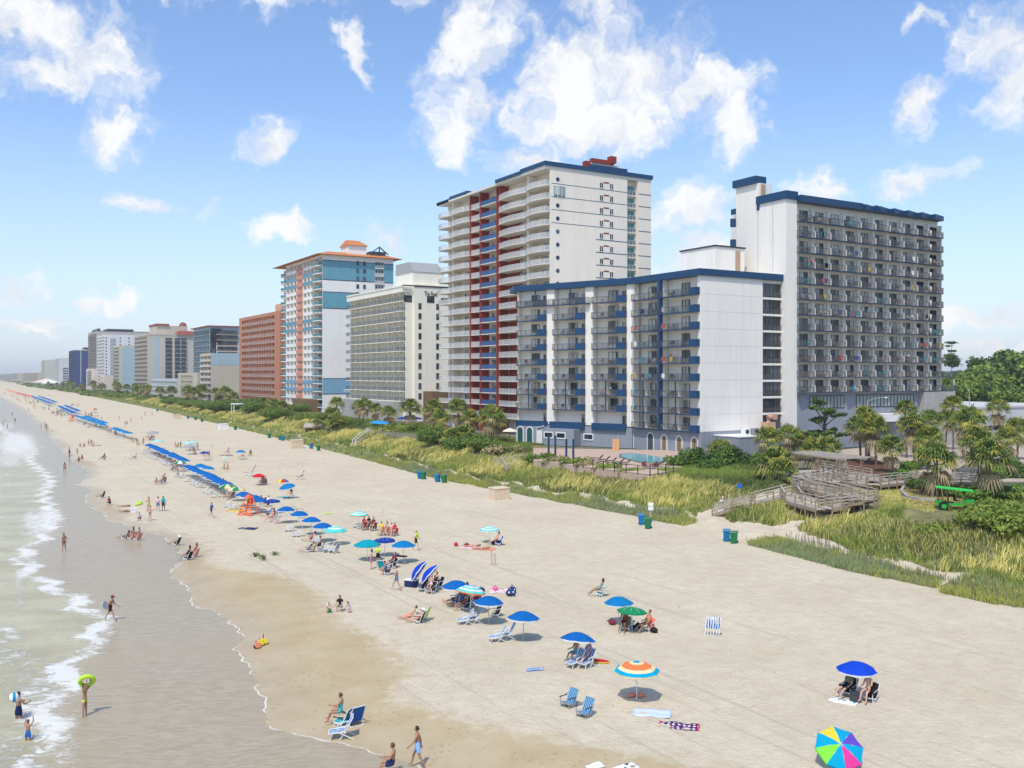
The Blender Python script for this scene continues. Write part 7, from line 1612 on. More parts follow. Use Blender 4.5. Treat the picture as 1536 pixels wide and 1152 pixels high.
# pink slanting windbreak near the red umbrella
q = Mb(); q.bar((-1.5,0,.05),(1.2,0,1.0),.05,.35); o = q.build('surfboard', CL['palepink']); o.location = GT(381,707); o.rotation_euler = (0,0,face(90)); tag(o,'long pale pink board propped up above the red umbrella','surfboard')
for px,py,lab in ((368,713,'white chair left of the red umbrella'),(375,714,'second white chair left of the red umbrella'),(317,672,'slanted white chair right of the far tent group')): place(LB,px,py,265,lab,None,cm_map('white'))
# lifeguard stands
def guard_stand(px, py, label, sc=1.0):
    t = thing('lifeguard_stand', label, 'lifeguard stand', tuple(GT(px,py)), face(205)); t.scale = (sc,)*3; om = MATS.get('lifeguard_orange') or mat('lifeguard_orange',(.72,.13,.03),.6); q = Mb()
    for s in (-1,1):
        q.bar((s*.95,-.7,0),(s*.28,-.1,2.15),.10); q.bar((s*.95,.7,0),(s*.30,.25,2.15),.10); q.bar((s*.85,-.62,.3),(s*.85,.62,.3),.08); q.bar((s*.66,-.42,.9),(s*.66,.42,.9),.08)
    q.build('frame', om, t); q = Mb()
    for z in (.25,.6,.95): w = .95*(1-z/3.2); q.box(-w,w,-.72+z*.27,-.62+z*.27,z-.06,z+.06)
    q.box(-1.0,1.0,-.85,-.55,.02,.1); q.build('step', om, t); q = Mb(); q.box(-.42,.42,-.35,.30,1.22,1.30); q.build('seat', om, t); q = Mb(); q.box(-.38,.38,.26,.32,1.3,1.9); q.build('backrest', om, t)
    q = Mb(); q.hexa([(-.4,-.4,1.95),(.4,-.4,1.95),(.4,.4,1.95),(-.4,.4,1.95),(-.05,-.05,2.4),(.05,-.05,2.4),(.05,.05,2.4),(-.05,.05,2.4)]); q.build('peak', om, t)
guard_stand(373,772,'bright orange lifeguard stand in front of the blue umbrella row'); guard_stand(108,632,'far orange lifeguard stand before the second blue row')
# --- long rows of blue umbrellas ---
def row(x0,y0,x1,y1,kind,label,group,step=2.5,off=0,jit=.2,far=False,sc=1.0,chairs=True):
    a = G(x0,y0,1.6); b = G(x1,y1,1.6); L = (b-a).length; n = max(2, int(L/step)+1)
    for i in range(n):
        p = a.lerp(b, i/(n-1)); p.x += off+random.uniform(-jit,jit); p.y += random.uniform(-jit,jit)*.6; p.z = hz(p.x,p.y)
        if far:
            o = link(FARU[kind],'beach_umbrella',None,tuple(p),random.uniform(0,.7)); tag(o,label,'umbrella',group)
        else: umbrella(0,0,kind,label,group,loc=p,rz=random.uniform(0,.8),tilt=(random.uniform(-3,3),random.uniform(-3,5)),parts=p.length < 190,sc=sc)
        if chairs and random.random() < .5 and not far:
            for dx in (-1.5,): place(CH,0,0,262,'white-framed chaise chair in the shade of the long blue umbrella row','chaise chairs along the blue umbrella row',loc=Vector((p.x+dx,p.y+random.uniform(-.5,.5),p.z)),sc=.98,deep=p.length < 190)
FARU = {}
for k, u in (('blue','blue'),('steel','steel'),('red','farred'),('orange','farorange')):
    m_ = Mb(); m_.tube([(0,0,0),(0,0,1.7)],.03,5,len(UM[u].materials)); base_me = UM[u]; o = [v.co for v in base_me.vertices]; n0 = len(m_.v)
    m_.v += [(v.x,v.y,v.z+1.42) for v in o]
    for p_ in base_me.polygons: m_.f.append(tuple(n0+i for i in p_.vertices)); m_.m.append(p_.material_index)
    FARU[k] = m_.mesh('beach_umbrella', list(base_me.materials)+[pole_m])
gB = 'blue umbrellas of the long rental row'
row(224,667,262,683,'blue','blue umbrella in the row just left of the green and white one',gB,2.1); row(263,684,274,690,'blue','blue umbrella close above the green and white one',gB,2.2,off=.2)
row(283,699,344,727,'blue','blue umbrella in the row between the green-white and the green-cream ones',gB,2.0); row(288,698,300,702,'steel','paler blue umbrella in the second line of the row',gB,2.4,off=1.2,chairs=False); row(366,740,388,749,'blue','blue umbrella right behind the orange stand',gB,2.0)
row(172,642,193,649,'steel','far blue umbrella in the short row above the teal seats',gB,2.4); row(113,623,157,637,'steel','far light blue umbrella in the row right of the far orange stand',gB,2.6); row(120,624,150,634,'steel','far light blue umbrella in the row right of the far orange stand',gB,3.0,off=1.6,chairs=False)
row(89,609,111,619,'blue','far deep blue umbrella in the row left of the far orange stand',gB,2.6); row(91,608,110,616,'blue','far deep blue umbrella in the row left of the far orange stand',gB,3.2,off=2,chairs=False)
row(48,594,77,605,'blue','tiny blue umbrella in the furthest blue row',gB,3.2,far=True); row(52,594,76,603,'blue','tiny blue umbrella in the furthest blue row',gB,4,off=2.6,far=True); row(26,589,46,594,'red','tiny red umbrella beyond the blue rows','red umbrellas far down the beach',5,far=True); row(8,584,24,589,'orange','tiny orange umbrella at the far end of the beach','orange umbrellas far down the beach',9,far=True,off=1)
# yellow-green pair of far tents, and the tent group
for px,py,k,lab in ((141,618,'ringed','far yellowish umbrella behind the light blue row'),(142,614,'multi','far sectioned umbrella behind the light blue row'),(282,665,'palestripe','pale striped umbrella in the crowded far group'),(290,664,'bands','banded umbrella in the crowded far group'),(284,670,'grey','grey umbrella in the crowded far group'),(237,662,'palestripe','pale aqua umbrella beside the blue row')): umbrella(px,py,k,lab,sc=1.1)
# --- the crowd further off ---
gC = 'beachgoers scattered along the far beach'; cols = list(CL)
wears = ['swimsuit','shorts','shirt','briefs']
crp = random.Random(5); cnt = 0
def crowd(n, x0,y0,x1,y1, spread, label, poses=('stand','walk','ground','chair','legsout','hold'), chair=False, z=None):
    global cnt
    for i in range(n):
        t = crp.random(); px = x0+(x1-x0)*t+crp.gauss(0,spread); py = y0+(y1-y0)*t+crp.gauss(0,spread*.4); ps = crp.choice(poses); c = crp.choice(cols); cnt += 1
        p = GT(px,py)
        if p.x < wl(p.y): p.z = W0-.1
        nm = {'stand':'standing','walk':'walking','ground':'sitting','chair':'reclining','legsout':'sitting','hold':'standing','lie':'lying','chairup':'sitting','lounge':'lounging'}[ps]
        person(px,py,ps,crp.uniform(150,330),'%s in %s %s' % ('person', {'lav':'lavender','palepink':'pale pink','bluegrey':'slate blue','skyblue':'sky blue'}.get(c,c), label.replace('#',nm)),[(crp.choice(wears),c)],crp.choice('lltd'),crp.choice('ddnb'),crp.random()<.5,loc=tuple(p),lift=.1 if ps in ('chair','lounge') else 0,group=gC,size=crp.uniform(.8,1.05))
        if ps in ('chair','lounge'): cc2 = crp.choice(cols); place(LB,0,0,262,'low beach chair in the crowd along the umbrella rows','low chairs in the crowd along the umbrella rows',cm_map(cc2),loc=p,deep=p.length < 150)
crowd(11,252,692,272,718,4,'# in the crowd left of the green and white umbrella',('chair','ground','lounge','chairup'))
crowd(9,272,668,300,682,6,'# in the crowded far tent group',('chair','ground','stand','chairup'))
crowd(8,318,722,345,748,3,'# below the green and cream umbrellas',('chair','lounge','ground'))
crowd(6,222,673,250,690,3,'# in front of the blue row',('lounge','chair'))
crowd(8,195,662,214,668,3,'# among the teal seats',('chairup','stand','ground')); crowd(5,222,658,236,660,3,'# under the grey umbrella',('lounge','chair'))
crowd(5,172,652,200,656,4,'# before the short blue row',('stand','ground','chair')); crowd(4,182,640,194,636,3,'# above the short blue row',('ground','stand')); crowd(5,160,646,170,650,3,'# in the gap of the far blue rows',('chair','ground'))
crowd(8,120,638,165,645,3,'# before the light blue row',('ground','chair','lounge')); crowd(9,130,622,150,630,5,'# behind the light blue row',('stand','ground','chair')); crowd(12,55,612,100,628,4,'# between the far blue rows and the sea'); crowd(10,85,618,92,628,7,'# near the far orange stand')
crowd(10,30,600,70,612,4,'# tiny between the furthest blue row and the sea'); crowd(8,70,597,130,612,4,'# tiny on the sand behind the furthest blue row',('stand','ground','chair')); crowd(10,4,592,40,600,3,'# tiny at the far end of the beach',('stand','walk'))
crowd(5,62,640,85,650,5,'# on the far wet sand',('stand','ground','walk')); crowd(8,2,650,60,606,12,'# tiny in the far shallows',('stand','walk')); crowd(5,170,625,255,633,12,'# lone on the far dry sand',('stand','walk'))
# --- bins and sand-coloured boxes along the dune ---
def bin_proto():
    t = thing('wheeled_bin','','bin'); q = Mb(); q.hexa([(-.24,-.26,.06),(.24,-.26,.06),(.24,.26,.06),(-.24,.26,.06),(-.31,-.36,.98),(.31,-.36,.98),(.31,.36,.98),(-.31,.36,.98)]); q.box(-.33,.33,-.38,.38,.93,.99); q.build('body', CL['green'], t)
    q = Mb(); q.hexa([(-.34,-.40,.99),(.34,-.40,.99),(.34,.40,.99),(-.34,.40,.99),(-.28,-.34,1.07),(.28,-.34,1.07),(.28,.40,1.07),(-.28,.40,1.07)]); q.bar((-.28,.44,1.0),(.28,.44,1.0),.04); q.build('lid', CL['green'], t)
    for s in (-.27,.27): w = Mb(); w.tube([(s-.04,.26,.12),(s+.04,.26,.12)],.12,10); w.build('wheel', CL['black'], t)
    adopt(t); return t
BP_ = bin_proto(); gbm = mat('bin_green',(.01,.16,.07),.45); bbm = mat('bin_blue',(.0,.16,.36),.45)
for px,py,c,phi,lab in ((1101,815,'g',200,'green wheeled bin at the start of the path, beside a blue one'),(1090,812,'b',195,'blue wheeled bin touching the green one by the path'),(972,793,'g',200,'green bin right below the sign post'),(962,787,'b',190,'blue bin left of the sign post'),(666,724,'g',200,'green bin, right of the three by the low dune'),(656,723,'b',200,'blue bin, middle of the three by the low dune'),(635,719,'g',200,'green bin, left of the three by the low dune'),(630,718,'b',200,'blue bin hidden partly by the left green one'),
   (477.5,676,'g',190,'green bin just right of the blue one near the tan box'),(466.7,673,'b',190,'blue bin right of the small tan box'),(424,661,'b',190,'blue bin left of the small tan box'),(420,660,'g',190,'green bin touching the blue one left of the small tan box'),(404,657,'g',190,'green bin tilted slightly, next left along the dune'),(353,645,'g',190,'green bin right of the white box'),(303,633,'g',190,'third small far green bin counted from the white box'),(293,630,'g',190,'second far green bin along the dune foot'),(282,628,'b',190,'far bin at the dune foot left of the two green ones'),(262,624,'b',190,'very small far teal bin before the dune'),(236,617,'b',190,'smallest far bin at the dune foot')):
    place(BP_,px,py,phi,lab,None,{'cloth_green': gbm if c == 'g' else bbm},sc=1.08)
m_tan = mat('tan_board',(.66,.52,.37),.8,nz=(2,.12))
for px,py,w,hh,m,lab in ((749,749,2.3,1.45,m_tan,'tan wooden storage box alone near the dune'),(445,672,2.6,1.7,m_tan,'smaller tan storage box between two pairs of bins'),(335,645,2.6,1.7,CL['white'],'white storage box far up the dune foot'),(265,628,2.6,1.6,m_tan,'furthest tan storage box at the dune foot')):
    t = thing('storage_box',lab,'storage box',tuple(GT(px,py)),0.06); q = Mb(); q.box(-w/2,w/2,-.75,.75,0,hh); q.build('body', m, t); q = Mb(); q.hexa([(-w/2-.06,-.82,hh),(w/2+.06,-.82,hh),(w/2+.06,.82,hh),(-w/2-.06,.82,hh),(-w/2-.06,-.82,hh+.05),(w/2+.06,-.82,hh+.05),(w/2+.06,.82,hh+.16),(-w/2-.06,.82,hh+.16)]); q.build('lid', m, t)
# sign post by the bins
t = thing('sign_post','wooden post with small white notices above the blue and green bins','sign',tuple(GT(976,783)),face(180)); q = Mb(); q.box(-.06,.06,-.06,.06,0,2.2); q.build('post', wood_m, t)
for i,z in enumerate((1.95,1.5)): q = Mb(); q.box(-.28,.28,-.10,-.065,z-.2,z+.2); q.build('notice', CL['white'], t)
t = thing('sign_post','small blue round sign on a thin post in the dune grass by the ramp','sign',tuple(GT(1109,752)),face(180)); q = Mb(); q.box(-.05,.05,-.05,.05,0,1.7); q.build('post', wood_m, t); q = Mb(); q.tube([(0,-.09,1.75),(0,-.05,1.75)],.32,12); q.build('disc', CL['blue'], t)
q = Mb(); q.box(-.09,.09,-.09,.09,0,2.0); o = q.build('wooden_post', wood_m); o.location = GT(1094,768); tag(o,'grey wooden post at the foot of the boardwalk ramp','post')
person(1084,764,'chairup',300,'person in pink and white sitting at the foot of the boardwalk ramp',[('shirt','palepink'),('shorts','white')],'l','n',True,lift=.25); cooler(1081,770,'white','small white and black cool box at the foot of the ramp',.5,.35,.35)
# slats of the broken sand fence in the front strip of grass
o = thing('sand_fence','weathered slat fence half buried in the front strip of grass','fence',tuple(GT(1240,832))); q = Mb(); ol = o.location; rr = random.Random(3)
for a, b in (((1178,806),(1345,862)),((1350,862),(1530,905))):
    A = GT(*a); Bb = GT(*b); n = int((Bb-A).length/.16)
    for i in range(0,n,6):
        p = A.lerp(Bb,i/n); p2 = A.lerp(Bb,min(1,(i+6)/n)); q.bar((p.x-ol.x,p.y-ol.y,hz(p.x,p.y)-ol.z+.25),(p2.x-ol.x,p2.y-ol.y,hz(p2.x,p2.y)-ol.z+.25),.03)
    for i in range(n):
        if rr.random() < .35: continue
        p = A.lerp(Bb,i/n); z = hz(p.x,p.y); hh = rr.uniform(.35,.95); q.bar((p.x-ol.x,p.y-ol.y,z-ol.z-.1),(p.x-ol.x+rr.uniform(-.1,.1),p.y-ol.y+rr.uniform(-.1,.1),z-ol.z+hh),.05,.02)
ps = q.build('slats', mat('grey_weathered_wood',(.22,.19,.155),.9,nz=(5,.25)), o)
for px in (640,700,760,830,900): pass
o = thing('sand_fence','long slat fence half buried along the front of the left dune','fence',tuple(GT(800,745))); q = Mb(); ol = o.location
for i in range(420):
    Y = 78+i*.42; X = float(df(Y))+2.0+.3*math.sin(i*.2)
    z = hz(X,Y); X2 = float(df(Y+.42))+2.0+.3*math.sin((i+1)*.2); q.bar((X-ol.x,Y-ol.y,z-ol.z+.25),(X2-ol.x,Y+.42-ol.y,hz(X2,Y+.42)-ol.z+.25),.03)
    if rr.random() < .4: continue
    q.bar((X-ol.x,Y-ol.y,z-ol.z-.1),(X-ol.x+rr.uniform(-.1,.1),Y-ol.y,z-ol.z+rr.uniform(.4,.95)),.06,.03)
q.build('slats', MATS['grey_weathered_wood'], o)
# clumps of dry sea plants on the bare sand
for px,py,s_ in ((383,835,1.1),(395,840,1.2),(411,833,.8)): shrub(px,py,.35*s_,.3*s_,.5*s_,'small dry seaweed clump, %s of three on the bare sand' % {383:'left',395:'middle',411:'right'}[px],px,(g4,y2,l2),n=90,size=.06,name='seaweed_clump',nb=4,cat='seaweed')
# ================= boardwalk, pergola, pool, road, cart =================
m_wd = mat('weathered_boards',(.47,.415,.35),.9,nz=(3,.3),bump=(9,.4),stretch=(1,6,1)); m_wd2 = mat('brown_boards',(.34,.25,.165),.9,nz=(3,.3))
BWO = thing('boardwalk','weathered grey wooden boardwalk with switchback ramps leading down to the sand','boardwalk',(88,76,0)); bo = BWO.location
deck = Mb(); posts = []; rails = Mb(); skirt = Mb()
def walk(pts, w=1.7, sides=(1,1), deckm=True):
    for (a, b) in zip(pts[:-1], pts[1:]):
        a = Vector(a)-bo; b = Vector(b)-bo; d = (b-a); L = d.length; d.normalize(); n = Vector((-d.y,d.x,0)).normalized()*w/2
        k = max(1, int(L/.16))
        for i in range(k):
            p = a+d*(L*i/k); q = a+d*(L*(i+.88)/k); deck.hexa([p-n-Vector((0,0,.05)),p+n-Vector((0,0,.05)),q+n-Vector((0,0,.05)),q-n-Vector((0,0,.05)),p-n,p+n,q+n,q-n])
        for s, on in zip((-1,1), sides):
            skirt.bar(a+n*s-Vector((0,0,.18)), b+n*s-Vector((0,0,.18)), .06, .22)
            if not on: continue
            for hh in (.98,.66,.34): rails.bar(a+n*s*1.03+Vector((0,0,hh)), b+n*s*1.03+Vector((0,0,hh)), .14 if hh > .9 else .05, .05 if hh > .9 else .11)
            k2 = max(1, round(L/1.9))
            for i in range(k2+1):
                p = a+d*(L*i/k2)+n*s*1.08; g = hz(p.x+bo.x, p.y+bo.y)-bo.z; posts.append((p, min(g-.1, p.z-.3), p.z+.95))
def PW(px, py, dz):
    z = 2.0
    for _ in range(12): p = G(px, py, z); z = .5*z+.5*(hz(p.x, p.y)+dz)
    return (p.x, p.y, z)
def P3(px, py, z): p = G(px, py, z); return (p.x, p.y, z)
walk([PW(1070,770,.12), PW(1128,755,.55), PW(1183,741,.75)])                      # ramp to the sand
walk([PW(1183,741,.75), PW(1190,752,.7), PW(1236,764,.8)]); walk([PW(1238,762,.8), PW(1270,756,.85), PW(1304,751,.9)])
walk([PW(1304,749,.95), PW(1250,735,.75), PW(1198,727,.8)]); walk([PW(1198,725,.8), PW(1235,738,.75), PW(1262,745,.75)],w=1.5); walk([PW(1200,724,.8), PW(1230,720,.8), PW(1262,711,.8)])
walk([P3(1262,720,3.6), P3(1310,727,3.6), P3(1358,722,3.5)]); walk([P3(1358,722,3.5),P3(1410,722,3.3),P3(1460,722,3.2)],w=1.5)
# pergola deck
pd = [Vector(P3(*q)) for q in ((1186,712,3.6),(1268,728,3.6),(1306,716,3.6),(1215,699,3.6))]
walk([tuple((pd[0]+pd[3])/2), tuple((pd[1]+pd[2])/2)], w=(pd[0]-pd[3]).length*.8, sides=(0,0)); walk([tuple(pd[3]), tuple(pd[2])], w=.3, sides=(0,1))
deck.build('deck', m_wd, BWO); rails.build('railing', m_wd, BWO); skirt.build('edge_boards', m_wd2, BWO)
pmsh = Mb(); pmsh.box(-.055,.055,-.055,.055,0,1); pmsh = pmsh.mesh('post',[m_wd2])
posts.sort(key=lambda q: (q[0]+bo).length)
for p, z0, z1 in posts[:98]: link(pmsh,'post',BWO,(p.x,p.y,z0),0,(1,1,z1-z0))
rest = posts[98:]
if rest:
    q = link(merged(pmsh,[((p.x,p.y,z0),0,(1,1,z1-z0)) for p,z0,z1 in rest],'post'),'post',BWO); q['kind'] = 'stuff'
PG = thing('pergola','grey wooden pergola with a slatted top over the boardwalk deck','pergola',tuple(P3(1230,708,3.6))); po = PG.location
a = Vector(P3(1196,712,3.6))-po; b = Vector(P3(1262,722,3.6))-po; dd = (b-a); L = dd.length; dd.normalize(); nn = Vector((-dd.y,dd.x,0))*3.0
if (nn+po).length < po.length: nn = -nn
for t_ in (0,.5,1):
    for s in (0,1): p = a+dd*L*t_+nn*s; q = Mb(); q.bar(p, p+Vector((0,0,2.5)), .17); q.bar(p+Vector((0,0,1.9)), p+Vector((0,0,2.5))+dd*.6, .09); q.build('post', m_wd2, PG)
q = Mb()
for s in (0,1): q.bar(a-dd*.8+nn*s+Vector((0,0,2.6)), b+dd*.8+nn*s+Vector((0,0,2.6)), .14,.24)
q.build('beam', m_wd, PG); q = Mb()
for i in range(26): p = a+dd*(-.7+(L+1.4)*i/25); q.bar(p-nn*.25+Vector((0,0,2.78)), p+nn*1.25+Vector((0,0,2.78)), .07,.16)
q.build('slats', m_wd, PG)
# grey steps further left
for (x0,y0,x1,y1,lab) in ((742,700,792,694,'grey wooden stair landing in the dune before the hotel corner'),(556,655,636,662,'grey wooden fence and steps in front of the garden umbrella'),(636,664,700,672,'dark fence running right from the wooden steps')):
    a = GT(x0,y0); b = GT(x1,y1); t = thing('wooden_fence',lab,'fence',tuple(a)); d = b-a; n = max(3,int(d.length/.35)); q = Mb()
    for i in range(n+1): p = d*(i/n); q.bar((p.x,p.y,p.z-.2),(p.x,p.y,p.z+1.3),.12,.04)
    q.build('boards', m_wd if 'dark' not in lab else m_dark, t); q = Mb(); q.bar((0,0,1.3),(d.x,d.y,d.z+1.3),.14,.06); q.bar((0,0,.3),(d.x,d.y,d.z+.3),.1,.05); q.build('rail', m_wd, t)
t = thing('wooden_stair','short grey wooden stair with handrails down the dune face','stair',tuple(GT(768,706))); q = Mb()
for i in range(6): q.box(-.9,.9,-.0+i*.3,.3+i*.3,i*.17,i*.17+.05)
q.build('steps', m_wd, t)
for s in (-.9,.9): q = Mb(); q.bar((s,0,1.0),(s,1.8,2.0),.1); q.bar((s,0,0),(s,0,1.0),.1); q.bar((s,1.8,0.8),(s,1.8,2.0),.1); q.build('handrail', m_wd, t)
t = thing('wooden_stair','pale wooden stair rails sloping down into the yellow dune grass','stair',tuple(GT(534,663))); o_ = t.location
for k, yy in enumerate((0,1.6)):
    a = Vector(P3(533,663,2.2))-o_+Vector((0,yy,.4)); b = Vector(P3(556,648,3.2))-o_+Vector((0,yy,.9)); q = Mb(); q.bar(a,b,.12); q.bar(a,a-Vector((0,0,1.2)),.12); q.bar(b,b-Vector((0,0,1.6)),.12); q.build('handrail', CL['white'], t)
q = Mb(); a = Vector(P3(533,663,2.2))-o_; b = Vector(P3(556,648,3.2))-o_
for i in range(9): p = a.lerp(b,i/8); q.box(p.x-.2,p.x+.2,p.y,p.y+1.6,p.z-.5,p.z-.42)
q.build('steps', m_wd, t)
# pool terrace
zt = 3.32; ter = [P3(*q) for q in ((800,690,zt),(905,704,zt),(975,712,zt),(1012,706,zt),(1040,688,zt),(1052,676,zt),(800,672,zt))]
q = Mb(); q.prism([p[:2] for p in ter], 1.4, zt); struct(q.build('terrace', mat('pink_concrete',(.50,.37,.29),.85,nz=(.6,.12))))
pl = [P3(*q) for q in ((930,686,zt),(960,694,zt),(992,695,zt),(1000,688,zt),(950,680.5,zt),(932,681.5,zt))]
t = thing('swimming_pool','small turquoise swimming pool in the pink terrace below the hotel','swimming pool',(pl[0][0],pl[0][1],zt)); c = sum((Vector(p) for p in pl),Vector())/len(pl)
q = Mb(); q.prism([tuple(c.xy+(Vector(p).xy-c.xy)*1.06-Vector(pl[0]).xy) for p in pl], .0, .10); q.build('coping', mat('dark_pool_edge',(.10,.11,.12),.5), t); q = Mb(); q.prism([tuple(c.xy+(Vector(p).xy-c.xy)*.98-Vector(pl[0]).xy) for p in pl], .02, .12); q.build('pool_water', mat('pool_water_blue',(.20,.50,.50),.08,.5,bump=(3,.1)), t)
for i,(px,py) in enumerate(((897,690),(907,692),(917,694),(928,696),(938,697),(985,700))):
    t = thing('sun_lounger','dark sun lounger by the pool, number %s in the row from the left' % ['first','second','third','fourth','fifth','last'][i] if False else 'dark sun lounger on the pool terrace, the %s from the left' % ['first','second','third','fourth','fifth','last'][i],'sun lounger',P3(px,py,zt),face(300)); q = Mb()
    for s in (-.3,.3): q.bar((s,-.9,.3),(s,.3,.3),.05); q.bar((s,.3,.3),(s,.8,.75),.05); q.bar((s,-.8,0),(s,-.8,.3),.05); q.bar((s,.3,0),(s,.3,.3),.05)
    q.build('frame', m_dark, t); q = Mb(); slab_line(q,[(-.9,.31),(.3,.31),(.8,.77)],.56,.03); q.build('sling', fc_mats['dark'], t)
t = thing('terrace_table','brown terrace table at the right end of the pool','table',P3(975,703,zt)); q = Mb(); q.tube([(0,0,.7),(0,0,.75)],.6,14); q.build('tabletop', fc_mats['tan'], t); q = Mb(); q.tube([(0,0,0),(0,0,.7)],.06,8); q.build('leg', fc_mats['dark'], t)
for i,a_ in enumerate((0,1.6,3.1,4.7)): o = link(pc_me,'patio_chair',None,Vector(P3(975,703,zt))+Vector((math.sin(a_)*.95,-math.cos(a_)*.95,0)),a_+math.pi); tag(o,'brown terrace chair around the table at the pool\'s right end','chair','chairs around the pool terrace table'); swap(o,{'patio_dark':fc_mats['red']})
t = thing('terrace_fence','see-through dark metal fence around the pool terrace','fence',ter[0]); to = Vector(ter[0]); q = Mb(); q2 = Mb()
pts = [Vector(P3(*a_)) for a_ in ((860,700,zt),(905,706,zt),(975,714,zt),(1010,708,zt))]
for a, b in zip(pts[:-1],pts[1:]):
    q.bar(a-to+Vector((0,0,1.2)),b-to+Vector((0,0,1.2)),.06); q.bar(a-to+Vector((0,0,.15)),b-to+Vector((0,0,.15)),.05); n = int((b-a).length/2.2)+1
    for i in range(n+1): p = a.lerp(b,i/n)-to; q2.bar(p,p+Vector((0,0,1.25)),.09)
q.build('rail', m_dark, t); q2.build('posts', m_dark, t)
for px,py,hh,lab in ((823,684,3.4,'first'),(833,686,3.4,'second'),(849.5,688,3.0,'third'),(860,688,3.0,'fourth')): q = Mb(); q.box(-.12,.12,-.12,.12,0,hh); o = q.build('terrace_post', m_blue); o.location = P3(px,py,zt); tag(o,'%s dark blue post from the left on the pool terrace' % lab,'post')
for px in (921,926): q = Mb(); q.prism([(-.24,0),(.24,0),(.26,.06),(-.26,.06)],0,2.0); o = q.build('standing_board', mat('orange_board_%d' % px,(.62,.33,.14),.6)); o.location = P3(px,676,zt); o.rotation_euler = (R(-8),R(3),-.5); tag(o,'%s orange-brown board leaning at the grey hotel wall' % ('left' if px == 921 else 'right'),'board')
# rooftop machines of the annex
t = thing('roof_machine','tan duct machine on the grey annex roof','machine',(117.5,112.2,6.36)); q = Mb(); q.box(-1.2,.6,-.8,.8,.1,1.9); q.tube([(-.3,0,1.9),(-.3,0,2.6),(.9,0,2.9)],.45,10); q.box(.4,1.4,-.5,.5,2.3,3.2); q.build('housing', mat('tan_metal',(.48,.29,.20),.5), t)
for x_,c,lab in ((110.2,'cloth_white','pale air conditioner at the left of the annex roof'),(112.3,'cloth_grey','grey extractor fan in the middle of the annex roof')):
    t = thing('air_conditioner',lab,'air conditioner',(x_,110.4,6.36)); q = Mb(); q.box(-.6,.6,-.4,.4,0,1.1); q.build('housing', MATS[c], t); q = Mb(); q.tube([(0,-.45,.6),(0,-.40,.6)],.35,12); q.build('fan', m_dark, t)
# paving behind the dunes: road, mulch beds, bark
def patch(name, pts, z, m, kind=True, th=.03):
    q = Mb(); q.prism([P3(px,py,z)[:2] for px,py in pts], z-.3, z+th); o = q.build(name, m); return struct(o)
m_drive = mat('pinkish_concrete_drive',(.46,.385,.31),.9,nz=(.5,.12)); m_mulch = mat('bark_mulch',(.13,.06,.035),.95,nz=(3,.35),bump=(10,.6)); m_asph = mat('pale_asphalt',(.26,.25,.24),.9,nz=(.6,.15))
patch('driveway',((1330,708),(1250,676),(1330,668),(1536,668),(1640,690),(1640,722),(1480,722),(1400,714)),3.0,m_drive); patch('mulch_bed',((1265,708),(1275,688),(1300,684),(1345,702),(1352,716),(1300,716)),3.05,m_mulch); patch('mulch_bed',((1352,752),(1352,738),(1385,728),(1470,728),(1560,738),(1560,772),(1480,768),(1410,760)),2.95,m_mulch)
patch('road',((1240,668),(1290,655),(1540,650),(1700,650),(1700,668)),3.02,m_asph); patch('pool_surround',((455,640),(520,640),(560,646),(640,652),(780,672),(790,664),(560,630),(460,628)),3.0,m_drive)
t = thing('stone_curb','pale curved stone curb around the mulch bed','curb',P3(1355,740,2.98)); q = Mb(); to = t.location; cp = [Vector(P3(*a_))-to for a_ in ((1370,727,2.98),(1356,731,2.98),(1352,738,2.98),(1360,746,2.98),(1378,750,2.98),(1405,751,2.98))]
for a, b in zip(cp[:-1],cp[1:]): q.bar(a+Vector((0,0,.1)),b+Vector((0,0,.1)),.3,.28)
q.build('curb_stones', CL['white'] if False else m_conc, t)
# parked silver car
def car(p, rz, label, col, nm):
    t = thing('parked_car', label, 'car', p, rz); m = mat(nm, col, .25, .6, metal=.5)
    prof = [(-2.2,.35),(-2.25,.75),(-2.0,.92),(-1.2,.98),(-.6,1.42),(.7,1.45),(1.4,1.02),(2.1,.90),(2.25,.6),(2.2,.32)]
    q = Mb(); n = len(prof); w = .86
    for s in (-1,1): q.v += [(x, s*(w-(.16 if z > 1.1 else 0)), z) for x, z in prof]
    for i in range(n): j = (i+1)%n; q.f.append((i,j,n+j,n+i)); q.m.append(0)
    q.f.append(tuple(range(n))[::-1]); q.f.append(tuple(range(n,2*n))); q.m += [0,0]; q.build('body', m, t)
    q = Mb()
    for s in (-1,1): y = s*.80; q.hexa([(-1.1,y-.015,1.0),(1.25,y-.015,1.0),(1.25,y+.015,1.0),(-1.1,y+.015,1.0),(-.55,s*.73-.015,1.38),(.62,s*.73-.015,1.38),(.62,s*.73+.015,1.38),(-.55,s*.73+.015,1.38)])
    q.build('side_window', m_gdark, t); q = Mb(); q.hexa([(.78,-.66,1.42),(.78,.66,1.42),(1.38,.70,1.07),(1.38,-.70,1.07),(.80,-.66,1.46),(.80,.66,1.46),(1.42,.70,1.09),(1.42,-.70,1.09)]); q.build('windscreen', m_gdark, t)
    for x in (-1.35,1.4):
        for s in (-1,1): q = Mb(); q.tube([(x,s*.70,.33),(x,s*.90,.33)],.33,14,0); q.tube([(x,s*.89,.33),(x,s*.91,.33)],.19,10,1); q.build('wheel',[CL['black'],af],t)
    for s in (-1,1): q = Mb(); q.box(-2.27,-2.22,s*.6-.15,s*.6+.15,.62,.78); q.build('tail_lamp', CL['red'], t)
    return t
car(P3(1458,714,3.04), face(95)-PIH+.1, 'silver car parked on the drive between the palmetto trunks', (.32,.33,.35), 'silver_paint'); car(P3(1413,626,3.5), face(90)-PIH, 'white car in the shade of the parking building', (.6,.6,.6), 'white_paint')
